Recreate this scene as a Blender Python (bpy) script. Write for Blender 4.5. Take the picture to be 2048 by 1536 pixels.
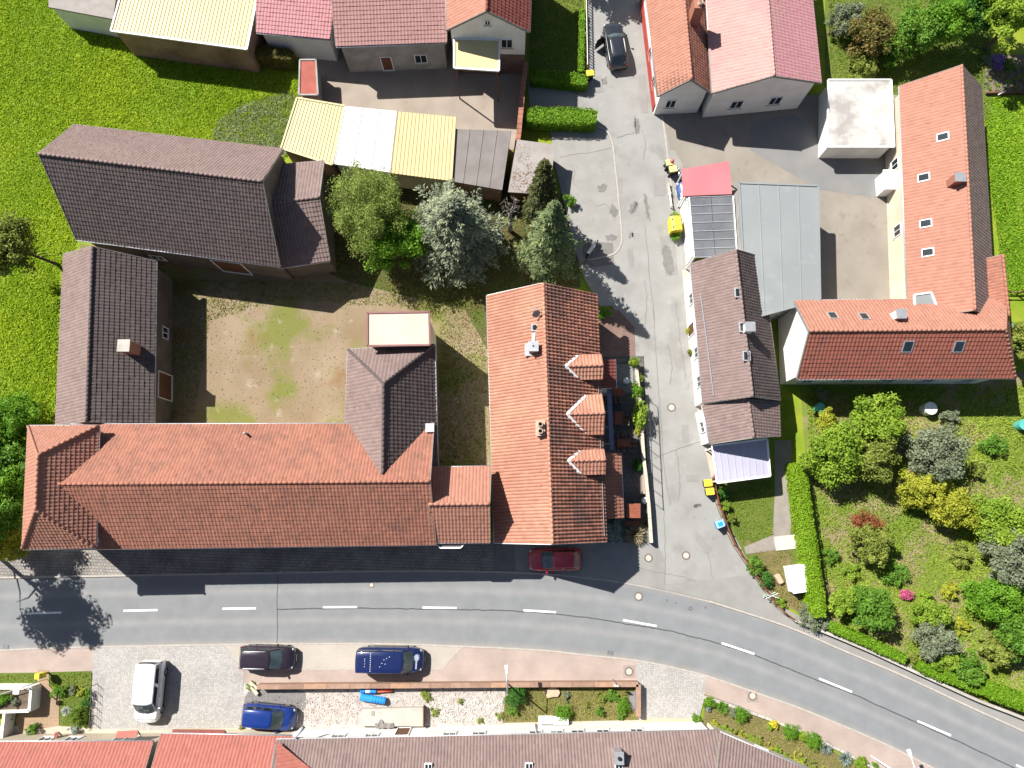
import bpy, bmesh, math, random
import numpy as np
from mathutils import Vector, Matrix

for o in list(bpy.data.objects):
    bpy.data.objects.remove(o)
scene = bpy.context.scene
COL = scene.collection
RNG = np.random.default_rng(7)
random.seed(7)
rad = math.radians

# ------------------------------------------------------------------ camera
F, HC, TILT = 1464.0, 60.0, rad(10.0)          # focal length in photo pixels, height, tilt from straight down
cam_d = bpy.data.cameras.new('camera')
cam = bpy.data.objects.new('camera', cam_d); COL.objects.link(cam)
cam_d.sensor_fit = 'HORIZONTAL'
cam_d.angle = 2 * math.atan(1024 / F)
cam_d.clip_start = 0.5; cam_d.clip_end = 3000
cam.location = (0, 0, HC); cam.rotation_euler = (TILT, 0, 0)
scene.camera = cam

# ------------------------------------------------------------------ sky, sun, exposure
SUN_EL, SH_AZ = math.atan(1 / 0.88), rad(38.0)   # shadows run to the lower right
w = bpy.data.worlds.new('World'); scene.world = w; w.use_nodes = True
nt = w.node_tree; nt.nodes.clear()
sky = nt.nodes.new('ShaderNodeTexSky'); sky.sky_type = 'NISHITA'; sky.sun_disc = False
sky.sun_elevation = SUN_EL; sky.sun_rotation = rad(-52.0)
bg = nt.nodes.new('ShaderNodeBackground'); bg.inputs[1].default_value = 0.05
wo = nt.nodes.new('ShaderNodeOutputWorld')
nt.links.new(sky.outputs[0], bg.inputs[0]); nt.links.new(bg.outputs[0], wo.inputs[0])
sl = bpy.data.lights.new('sun', 'SUN'); sl.energy = 5.0; sl.angle = rad(0.5); sl.color = (1.0, 0.965, 0.91)
so = bpy.data.objects.new('sun', sl); COL.objects.link(so)
so.location = (-30, 25, 50)
sdir = Vector((math.cos(SUN_EL) * math.cos(SH_AZ), -math.cos(SUN_EL) * math.sin(SH_AZ), -math.sin(SUN_EL)))
so.rotation_euler = sdir.to_track_quat('-Z', 'Y').to_euler()
vs = scene.view_settings
vs.view_transform = 'Standard'; vs.look = 'None'; vs.gamma = 1.0; vs.use_curve_mapping = False
vs.exposure = 0.95
cy = scene.cycles
cy.max_bounces = 6; cy.diffuse_bounces = 2; cy.glossy_bounces = 2; cy.transmission_bounces = 3

# ------------------------------------------------------------------ helpers: survey points
def P(u, v, z=0.0):
    """where the line of sight of photo pixel (u, v) meets the height z"""
    x, y = (u - 1024) / F, -(v - 768) / F
    c, s = math.cos(TILT), math.sin(TILT)
    d = Vector((x, c * y + s, s * y - c))
    return Vector((0, 0, HC)) + d * ((z - HC) / d.z)

def ray_plane(u, v, p0, n):
    a = P(u, v, 0.0); o = Vector((0, 0, HC)); d = a - o
    return o + d * ((p0 - o).dot(n) / d.dot(n))

def smooth(pts, n=6):
    out = []
    for i in range(len(pts) - 1):
        p0 = pts[max(i - 1, 0)]; p1 = pts[i]; p2 = pts[i + 1]; p3 = pts[min(i + 2, len(pts) - 1)]
        for k in range(n):
            t = k / n
            out.append(tuple(0.5 * ((2 * b) + (-a + c) * t + (2 * a - 5 * b + 4 * c - d) * t * t + (-a + 3 * b - 3 * c + d) * t ** 3)
                             for a, b, c, d in zip(p0, p1, p2, p3)))
    out.append(tuple(pts[-1]))
    return out

# ------------------------------------------------------------------ helpers: objects
OFF = {}
def link(o, parent=None):
    COL.objects.link(o)
    if parent is not None:
        o.parent = parent
    return o
def tag(o, label=None, cat=None, group=None, kind=None):
    if label: o['label'] = label
    if cat: o['category'] = cat
    if group: o['group'] = group
    if kind: o['kind'] = kind
    return o
def thing(name, label, cat, loc=(0, 0, 0), rz=0.0, group=None):
    o = bpy.data.objects.new(name, None); o.empty_display_size = 0.3
    o.location = loc; o.rotation_euler = (0, 0, rz)
    link(o); tag(o, label, cat, group)
    return o
def copy_tree(o, parent=None):
    c = o.copy(); COL.objects.link(c); c.parent = parent
    for ch in o.children:
        copy_tree(ch, c)
    return c

class MB:
    def __init__(s): s.v = []; s.f = []
    def add(s, vs, fs):
        b = len(s.v); s.v += [tuple(p) for p in vs]; s.f += [tuple(b + i for i in q) for q in fs]; return s
    def box(s, c, d, rz=0.0, taper=1.0):
        x, y, z = d[0] / 2, d[1] / 2, d[2] / 2; ca, sa = math.cos(rz), math.sin(rz)
        vs = []
        for k in (-1, 1):
            t = taper if k > 0 else 1.0
            for a, b in ((-1, -1), (1, -1), (1, 1), (-1, 1)):
                px, py = a * x * t, b * y * t
                vs.append((c[0] + px * ca - py * sa, c[1] + px * sa + py * ca, c[2] + k * z))
        return s.add(vs, [(3, 2, 1, 0), (4, 5, 6, 7), (0, 1, 5, 4), (1, 2, 6, 5), (2, 3, 7, 6), (3, 0, 4, 7)])
    def rbox(s, c, d, r=0.03, rz=0.0):
        """box with bevelled upright and top edges"""
        x, y = d[0] / 2, d[1] / 2; ca, sa = math.cos(rz), math.sin(rz)
        def ring(ins, z):
            q = [(-x + ins + r, -y + ins), (x - ins - r, -y + ins), (x - ins, -y + ins + r), (x - ins, y - ins - r),
                 (x - ins - r, y - ins), (-x + ins + r, y - ins), (-x + ins, y - ins - r), (-x + ins, -y + ins + r)]
            return [(c[0] + a * ca - b * sa, c[1] + a * sa + b * ca, z) for a, b in q]
        z0, z1 = c[2] - d[2] / 2, c[2] + d[2] / 2
        vs = ring(0, z0) + ring(0, z1 - r) + ring(r * 0.7, z1)
        fs = [tuple(range(7, -1, -1)), tuple(range(16, 24))]
        for k in (0, 8):
            for i in range(8):
                j = (i + 1) % 8; fs.append((k + i, k + j, k + 8 + j, k + 8 + i))
        return s.add(vs, fs)
    def tube(s, p, q, r0, r1=None, n=8, cap=True):
        r1 = r0 if r1 is None else r1
        p, q = Vector(p), Vector(q); d = (q - p).normalized()
        a = d.orthogonal().normalized(); b = d.cross(a)
        vs = [p + (a * math.cos(2 * math.pi * i / n) + b * math.sin(2 * math.pi * i / n)) * r0 for i in range(n)]
        vs += [q + (a * math.cos(2 * math.pi * i / n) + b * math.sin(2 * math.pi * i / n)) * r1 for i in range(n)]
        fs = [(i, (i + 1) % n, n + (i + 1) % n, n + i) for i in range(n)]
        if cap: fs += [tuple(range(n - 1, -1, -1)), tuple(range(n, 2 * n))]
        return s.add(vs, fs)
    def prism(s, pts, z0, z1):
        n = len(pts)
        vs = [(p[0], p[1], z0) for p in pts] + [(p[0], p[1], z1) for p in pts]
        fs = [tuple(range(n - 1, -1, -1)), tuple(range(n, 2 * n))] + [(i, (i + 1) % n, n + (i + 1) % n, n + i) for i in range(n)]
        return s.add(vs, fs)
    def slab(s, pts, t):
        """polygon in space given a thickness straight down"""
        n = len(pts)
        vs = [tuple(p) for p in pts] + [(p[0], p[1], p[2] - t) for p in pts]
        fs = [tuple(range(n)), tuple(range(2 * n - 1, n - 1, -1))] + [(i, n + i, n + (i + 1) % n, (i + 1) % n) for i in range(n)]
        return s.add(vs, fs)
    def bar(s, p, q, w, h):
        """bar with a square section along p-q (w across, h upright)"""
        p, q = Vector(p), Vector(q); d = (q - p).normalized()
        a = d.cross(Vector((0, 0, 1)))
        if a.length < 1e-4: a = Vector((1, 0, 0))
        a.normalize(); b = a.cross(d).normalized()
        vs = [e + a * i * w / 2 + b * j * h / 2 for e in (p, q) for i, j in ((-1, -1), (1, -1), (1, 1), (-1, 1))]
        return s.add(vs, [(3, 2, 1, 0), (4, 5, 6, 7), (0, 1, 5, 4), (1, 2, 6, 5), (2, 3, 7, 6), (3, 0, 4, 7)])
    def ball(s, c, r, n=8, m=5):
        r = r if hasattr(r, '__len__') else (r, r, r)
        vs = [(c[0], c[1], c[2] - r[2])]
        for j in range(1, m):
            a = -math.pi / 2 + math.pi * j / m
            for i in range(n):
                b = 2 * math.pi * i / n
                vs.append((c[0] + r[0] * math.cos(a) * math.cos(b), c[1] + r[1] * math.cos(a) * math.sin(b), c[2] + r[2] * math.sin(a)))
        vs.append((c[0], c[1], c[2] + r[2])); e = len(vs) - 1
        fs = [(0, 1 + (i + 1) % n, 1 + i) for i in range(n)]
        for j in range(m - 2):
            for i in range(n):
                a = 1 + j * n + i; b = 1 + j * n + (i + 1) % n
                fs.append((a, b, b + n, a + n))
        fs += [(e, e - n + i, e - n + (i + 1) % n) for i in range(n)]
        return s.add(vs, fs)

def obj(name, mb, mat, parent=None, sm=False, local=False):
    me = bpy.data.meshes.new(name)
    off = Vector((0, 0, 0))
    if parent is not None and not local:
        r = parent
        while r.parent: r = r.parent
        off = Vector(r.location)
    if isinstance(mb, MB):
        vs = mb.v if off.length == 0 else [(p[0] - off.x, p[1] - off.y, p[2] - off.z) for p in mb.v]
        me.from_pydata(vs, [], mb.f)
        bm = bmesh.new(); bm.from_mesh(me); bmesh.ops.recalc_face_normals(bm, faces=bm.faces); bm.to_mesh(me); bm.free()
        if sm: me.shade_smooth()
    else:
        me = mb
        if off.length: me.transform(Matrix.Translation(-off))
    if mat is not None and not me.materials: me.materials.append(mat)
    return link(bpy.data.objects.new(name, me), parent)

def quads(name, C, A, B, tint):
    """many small lozenge faces: centres C, half axes A and B, one tint each"""
    n = len(C)
    V = np.empty((n, 4, 3), np.float32)
    V[:, 0] = C - A; V[:, 1] = C + B; V[:, 2] = C + A; V[:, 3] = C - B
    me = bpy.data.meshes.new(name)
    me.vertices.add(4 * n); me.vertices.foreach_set('co', V.reshape(-1))
    me.loops.add(4 * n); me.loops.foreach_set('vertex_index', np.arange(4 * n, dtype=np.int32))
    me.polygons.add(n)
    me.polygons.foreach_set('loop_start', np.arange(0, 4 * n, 4, dtype=np.int32))
    me.polygons.foreach_set('loop_total', np.full(n, 4, np.int32))
    at = me.attributes.new('tint', 'FLOAT', 'FACE'); at.data.foreach_set('value', np.clip(tint, 0, 1).astype(np.float32))
    me.update(calc_edges=True)
    return me

# ------------------------------------------------------------------ materials
MATS = {}
def _n(nt, t, **k):
    n = nt.nodes.new(t)
    for a, b in k.items(): setattr(n, a, b)
    return n
def mat(name, c1, c2=None, scale=1.0, detail=6.0, rough=0.85, bump=0.0, bscale=25.0, metal=0.0, spots=None, spec=0.3, tint=None, coat=0.0, lo=0.35, hi=0.65, trans=0.0, pores=0.0):
    """procedural surface: two colours mixed by noise in world space, optional second stain, per-piece tint and fine relief"""
    if name in MATS: return MATS[name]
    m = bpy.data.materials.new(name); m.use_nodes = True; nt = m.node_tree
    b = nt.nodes['Principled BSDF']; out = nt.nodes['Material Output']
    b.inputs['Roughness'].default_value = rough; b.inputs['Metallic'].default_value = metal
    b.inputs['Specular IOR Level'].default_value = spec
    if coat: b.inputs['Coat Weight'].default_value = coat; b.inputs['Coat Roughness'].default_value = 0.04
    geo = _n(nt, 'ShaderNodeNewGeometry')
    c2 = c2 or tuple(x * 0.8 for x in c1)
    def noise(sc, det):
        t = _n(nt, 'ShaderNodeTexNoise'); t.inputs['Scale'].default_value = sc; t.inputs['Detail'].default_value = det
        nt.links.new(geo.outputs['Position'], t.inputs['Vector']); return t
    def ramp(src, a, z):
        r = _n(nt, 'ShaderNodeMapRange'); r.inputs[1].default_value = a; r.inputs[2].default_value = z
        nt.links.new(src, r.inputs[0]); return r.outputs[0]
    def mixc(fac, a, bb):
        x = _n(nt, 'ShaderNodeMix', data_type='RGBA')
        if isinstance(fac, float): x.inputs[0].default_value = fac
        else: nt.links.new(fac, x.inputs[0])
        for i, q in ((6, a), (7, bb)):
            if isinstance(q, tuple): x.inputs[i].default_value = (*q, 1)
            else: nt.links.new(q, x.inputs[i])
        return x.outputs[2]
    col = mixc(ramp(noise(scale, detail).outputs[0], lo, hi), c1, c2)
    if tint:
        a = _n(nt, 'ShaderNodeAttribute', attribute_name='tint')
        t1, t2, f = tint
        tc = mixc(a.outputs['Fac'], t1, t2)
        col = mixc(f, col, tc)
    if spots:                         # (colour, scale, threshold, strength)
        for sc, ss, th, st in (spots if isinstance(spots, list) else [spots]):
            r = ramp(noise(ss, 4.0).outputs[0], th, th + 0.12)
            mm = _n(nt, 'ShaderNodeMath', operation='MULTIPLY'); nt.links.new(r, mm.inputs[0]); mm.inputs[1].default_value = st
            col = mixc(mm.outputs[0], col, sc)
    nt.links.new(col, b.inputs['Base Color'])
    if bump:
        bp = _n(nt, 'ShaderNodeBump'); bp.inputs['Strength'].default_value = min(bump, 1.0); bp.inputs['Distance'].default_value = 0.03
        nt.links.new(noise(bscale, 5.0).outputs[0], bp.inputs['Height']); nt.links.new(bp.outputs[0], b.inputs['Normal'])
    if trans:
        tr = _n(nt, 'ShaderNodeBsdfTranslucent'); nt.links.new(col, tr.inputs[0])
        mx = _n(nt, 'ShaderNodeMixShader'); mx.inputs[0].default_value = trans
        nt.links.new(b.outputs[0], mx.inputs[1]); nt.links.new(tr.outputs[0], mx.inputs[2]); nt.links.new(mx.outputs[0], out.inputs[0])
    MATS[name] = m
    return m
def leafm(name, dark, light, trans=0.3, rough=0.6):
    return mat(name, dark, light, scale=1.3, tint=(dark, light, 0.75), trans=trans, rough=rough, spec=0.25)
def tilem(name, a, b, stain=(0.06, 0.05, 0.045), st=0.35, sscale=0.8, th=0.55, f=0.6, rough=0.8, spec=0.3):
    return mat(name, a, b, scale=1.5, tint=(a, b, f), spots=[(stain, sscale, th, st), (tuple(x * 1.25 for x in a), 9.0, 0.62, 0.35)], rough=rough, spec=spec, bump=0.25, bscale=40)
def pavem(name, c1, c2, joint, bw, bh, rot=0.0, rough=0.9, mortar=0.02, scale=1.0, var=0.4, bump=0.5, cell=False, upright=False):
    """small paving stones, too small to build one by one: colour per stone and recessed joints"""
    if name in MATS: return MATS[name]
    m = bpy.data.materials.new(name); m.use_nodes = True; nt = m.node_tree
    b = nt.nodes['Principled BSDF']; b.inputs['Roughness'].default_value = rough; b.inputs['Specular IOR Level'].default_value = 0.2
    geo = _n(nt, 'ShaderNodeNewGeometry'); mp = _n(nt, 'ShaderNodeMapping'); mp.inputs['Rotation'].default_value = (0, 0, rot)
    if upright:                       # courses run level round a wall
        sp = _n(nt, 'ShaderNodeSeparateXYZ'); nt.links.new(geo.outputs['Position'], sp.inputs[0])
        ad = _n(nt, 'ShaderNodeMath', operation='MULTIPLY_ADD'); nt.links.new(sp.outputs[1], ad.inputs[0]); ad.inputs[1].default_value = 1.0; nt.links.new(sp.outputs[0], ad.inputs[2])
        cb = _n(nt, 'ShaderNodeCombineXYZ'); nt.links.new(ad.outputs[0], cb.inputs[0]); nt.links.new(sp.outputs[2], cb.inputs[1]); nt.links.new(cb.outputs[0], mp.inputs[0])
    else: nt.links.new(geo.outputs['Position'], mp.inputs[0])
    no = _n(nt, 'ShaderNodeTexNoise'); no.inputs['Scale'].default_value = 0.5; no.inputs['Detail'].default_value = 7
    nt.links.new(geo.outputs['Position'], no.inputs['Vector'])
    bp = _n(nt, 'ShaderNodeBump'); bp.inputs['Strength'].default_value = bump; bp.inputs['Distance'].default_value = 0.02
    if cell:
        v = _n(nt, 'ShaderNodeTexVoronoi'); v.inputs['Scale'].default_value = 1 / bw; v.inputs['Randomness'].default_value = 0.55
        e = _n(nt, 'ShaderNodeTexVoronoi', feature='DISTANCE_TO_EDGE'); e.inputs['Scale'].default_value = 1 / bw; e.inputs['Randomness'].default_value = 0.55
        nt.links.new(mp.outputs[0], v.inputs['Vector']); nt.links.new(mp.outputs[0], e.inputs['Vector'])
        sx = _n(nt, 'ShaderNodeSeparateColor'); nt.links.new(v.outputs['Color'], sx.inputs[0])
        mx = _n(nt, 'ShaderNodeMix', data_type='RGBA'); nt.links.new(sx.outputs[0], mx.inputs[0])
        mx.inputs[6].default_value = (*c1, 1); mx.inputs[7].default_value = (*c2, 1)
        r = _n(nt, 'ShaderNodeMapRange'); r.inputs[1].default_value = 0.0; r.inputs[2].default_value = 0.14
        nt.links.new(e.outputs['Distance'], r.inputs[0])
        jm = _n(nt, 'ShaderNodeMix', data_type='RGBA'); nt.links.new(r.outputs[0], jm.inputs[0])
        jm.inputs[6].default_value = (*joint, 1); nt.links.new(mx.outputs[2], jm.inputs[7])
        base = jm.outputs[2]; nt.links.new(r.outputs[0], bp.inputs['Height'])
    else:
        t = _n(nt, 'ShaderNodeTexBrick'); t.inputs['Scale'].default_value = 1.0
        t.inputs['Brick Width'].default_value = bw; t.inputs['Row Height'].default_value = bh; t.inputs['Mortar Size'].default_value = mortar
        t.inputs['Color1'].default_value = (*c1, 1); t.inputs['Color2'].default_value = (*c2, 1); t.inputs['Mortar'].default_value = (*joint, 1)
        nt.links.new(mp.outputs[0], t.inputs['Vector'])
        base = t.outputs[0]
        inv = _n(nt, 'ShaderNodeMath', operation='SUBTRACT'); inv.inputs[0].default_value = 1.0; nt.links.new(t.outputs['Fac'], inv.inputs[1])
        nt.links.new(inv.outputs[0], bp.inputs['Height'])
    r2 = _n(nt, 'ShaderNodeMapRange'); r2.inputs[1].default_value = 0.35; r2.inputs[2].default_value = 0.7; r2.inputs[3].default_value = 1.0 + var * 0.4; r2.inputs[4].default_value = 1.0 - var
    nt.links.new(no.outputs[0], r2.inputs[0])
    mul = _n(nt, 'ShaderNodeMix', data_type='RGBA', blend_type='MULTIPLY'); mul.inputs[0].default_value = 1.0
    nt.links.new(base, mul.inputs[6]); nt.links.new(r2.outputs[0], mul.inputs[7])
    nt.links.new(mul.outputs[2], b.inputs['Base Color']); nt.links.new(bp.outputs[0], b.inputs['Normal'])
    MATS[name] = m
    return m

glass = mat('glass', (0.012, 0.018, 0.02), (0.02, 0.028, 0.03), rough=0.06, spec=0.8)
white_wall = mat('white_render', (0.78, 0.76, 0.71), (0.70, 0.67, 0.61), scale=0.8, bump=0.15, bscale=60, rough=0.92)
cream_wall = mat('cream_render', (0.62, 0.55, 0.42), (0.54, 0.46, 0.34), scale=0.7, bump=0.15, bscale=60)
grey_wall = mat('grey_render', (0.34, 0.33, 0.31), (0.24, 0.23, 0.21), scale=0.9, bump=0.2, bscale=40)
brick_wall = pavem('brick_wall', (0.25, 0.10, 0.06), (0.33, 0.15, 0.09), (0.35, 0.31, 0.27), 0.25, 0.08, mortar=0.012, upright=True)
timber = mat('brown_timber', (0.10, 0.045, 0.025), (0.15, 0.07, 0.04), scale=6, rough=0.7)
timber_red = mat('reddish_timber', (0.26, 0.085, 0.045), (0.20, 0.06, 0.033), scale=7, rough=0.6)
white_paint = mat('white_paint', (0.80, 0.80, 0.78), (0.72, 0.72, 0.70), scale=3, rough=0.5)
mat('weathered_board', (0.27, 0.25, 0.23), (0.20, 0.185, 0.17), scale=3)
zinc = mat('zinc', (0.42, 0.43, 0.45), (0.34, 0.35, 0.37), scale=4, rough=0.45, metal=0.3)
steel = mat('galvanised_steel', (0.50, 0.51, 0.52), (0.42, 0.43, 0.44), scale=5, rough=0.4, metal=0.6)
black_plastic = mat('black_plastic', (0.02, 0.02, 0.021), (0.03, 0.03, 0.03), rough=0.5)
rubber = mat('tyre_rubber', (0.015, 0.015, 0.015), (0.025, 0.025, 0.024), rough=0.85)
chrome = mat('bright_metal', (0.65, 0.65, 0.66), (0.6, 0.6, 0.6), rough=0.2, metal=0.9)
bark = mat('bark', (0.07, 0.05, 0.035), (0.12, 0.095, 0.07), scale=5, bump=0.6, bscale=30)
concrete = mat('concrete', (0.42, 0.39, 0.34), (0.33, 0.305, 0.265), scale=1.2, bump=0.25, bscale=50, rough=0.95, spots=((0.2, 0.185, 0.16), 2.2, 0.62, 0.5))
dark_soil = mat('soil', (0.09, 0.065, 0.045), (0.15, 0.11, 0.075), scale=3, bump=0.6, bscale=30, rough=1.0)
yellow = mat('yellow_plastic', (0.72, 0.58, 0.05), (0.66, 0.52, 0.045), scale=3, rough=0.45)

# ------------------------------------------------------------------ surfaces
def sheet(name, pts, z, m, label=None, thick=0.0, world=False, kind='structure'):
    q = [Vector((p[0], p[1], z)) for p in pts] if world else [P(u, v, z) for u, v in pts]
    mb = MB()
    if thick: mb.prism(q, z - thick, z)
    else: mb.add(q, [tuple(range(len(q)))])
    o = obj(name, mb, m)
    me = o.data
    if not thick and me.polygons and me.polygons[0].normal.z < 0: me.flip_normals()
    tag(o, label, None, None, kind)
    return o
def ribbon(name, a, b, z, m, kind='structure', uv=True, thick=0.0):
    """strip between two edge lines given in world points, with a UV that runs across it"""
    n = len(a); mb = MB()
    mb.add([(p[0], p[1], z) for p in a] + [(p[0], p[1], z) for p in b], [(i, i + 1, n + i + 1, n + i) for i in range(n - 1)])
    me = bpy.data.meshes.new(name); me.from_pydata(mb.v, [], mb.f)
    if me.polygons[0].normal.z < 0: me.flip_normals()
    lay = me.uv_layers.new(name='UVMap')
    for l in me.loops:
        i = l.vertex_index
        lay.data[l.index].uv = ((i % n) / n, 0.0 if i < n else 1.0)
    me.materials.append(m)
    o = link(bpy.data.objects.new(name, me)); tag(o, None, None, None, kind)
    return o
def resample(pts, step):
    pts = [Vector((p[0], p[1])) for p in pts]
    out = [pts[0]]; acc = 0.0
    for a, b in zip(pts[:-1], pts[1:]):
        L = (b - a).length; d = step - acc
        while d <= L:
            out.append(a + (b - a) * (d / L)); d += step
        acc = (acc + L) % step
    return out
def offset_line(pts, d):
    out = []
    for i, p in enumerate(pts):
        a = pts[max(i - 1, 0)]; b = pts[min(i + 1, len(pts) - 1)]
        t = Vector((b[0] - a[0], b[1] - a[1])).normalized()
        out.append(Vector((p[0] - t.y * d, p[1] + t.x * d)))
    return out
def wallstrip(mb, pts, wd, z0, z1):
    """upright wall along a world polyline"""
    l = offset_line(pts, wd / 2); r = offset_line(pts, -wd / 2); n = len(pts)
    vs = [(p.x, p.y, z0) for p in l] + [(p.x, p.y, z1) for p in l] + [(p.x, p.y, z1) for p in r] + [(p.x, p.y, z0) for p in r]
    fs = []
    for i in range(n - 1):
        for k in range(3): fs.append((k * n + i, k * n + i + 1, (k + 1) * n + i + 1, (k + 1) * n + i))
    fs += [(0, n, 2 * n, 3 * n), (n - 1, 4 * n - 1, 3 * n - 1, 2 * n - 1)]
    mb.add(vs, fs)
    return mb
def inside(px, py, poly):
    r = np.zeros(len(px), bool); n = len(poly); j = n - 1
    for i in range(n):
        xi, yi = poly[i][0], poly[i][1]; xj, yj = poly[j][0], poly[j][1]
        c = ((yi > py) != (yj > py)) & (px < (xj - xi) * (py - yi) / (yj - yi + 1e-12) + xi)
        r ^= c; j = i
    return r
def scatter(poly_w, dens):
    xs = [p[0] for p in poly_w]; ys = [p[1] for p in poly_w]
    n = int((max(xs) - min(xs)) * (max(ys) - min(ys)) * dens)
    x = RNG.uniform(min(xs), max(xs), n); y = RNG.uniform(min(ys), max(ys), n)
    k = inside(x, y, poly_w); return x[k], y[k]
def unit(n):
    v = RNG.normal(size=(n, 3)); return v / np.linalg.norm(v, axis=1, keepdims=True)
def vnoise(x, y, s, seed=0):
    """cheap smooth value noise for scattering"""
    r = np.random.default_rng(seed); v = np.zeros(len(x))
    for k in range(5):
        a = r.uniform(0, 2 * math.pi); f = s * r.uniform(0.5, 1.6); ph = r.uniform(0, 7)
        v += np.sin((x * math.cos(a) + y * math.sin(a)) * f + ph) * np.sin((-x * math.sin(a) + y * math.cos(a)) * f * 0.8 + ph * 2)
    return v / 5
def grass(name, poly, z, dens, ln, m, label, cat='grass', wid=0.03, seed=1, lean=0.8, holes=()):
    pw = [P(u, v, z) for u, v in poly]
    x, y = scatter(pw, dens)
    for h in holes:
        k = ~inside(x, y, [P(u, v, z) for u, v in h]); x, y = x[k], y[k]
    n = len(x); nz = vnoise(x, y, 0.5, seed) + 0.7 * vnoise(x, y, 2.4, seed + 1)
    L = ln * RNG.uniform(0.5, 1.2, n) * (1 + 0.6 * nz)
    d = RNG.normal(size=(n, 3)); d[:, 2] = np.abs(d[:, 2]) * 0.4 + lean; d /= np.linalg.norm(d, axis=1, keepdims=True)
    A = d * (L / 2)[:, None]
    B = np.cross(d, unit(n)); B = B / np.linalg.norm(B, axis=1, keepdims=True) * (wid * RNG.uniform(0.6, 1.4, n))[:, None]
    C = np.stack([x, y, np.full(n, z)], 1) + A
    t = 0.5 + 0.95 * vnoise(x, y, 0.3, seed + 5) + 0.4 * nz + RNG.normal(0, 0.11, n)
    o = link(bpy.data.objects.new(name, quads(name, C, A, B, t))); o.data.materials.append(m)
    tag(o, label, cat, None, 'stuff'); return o

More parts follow.
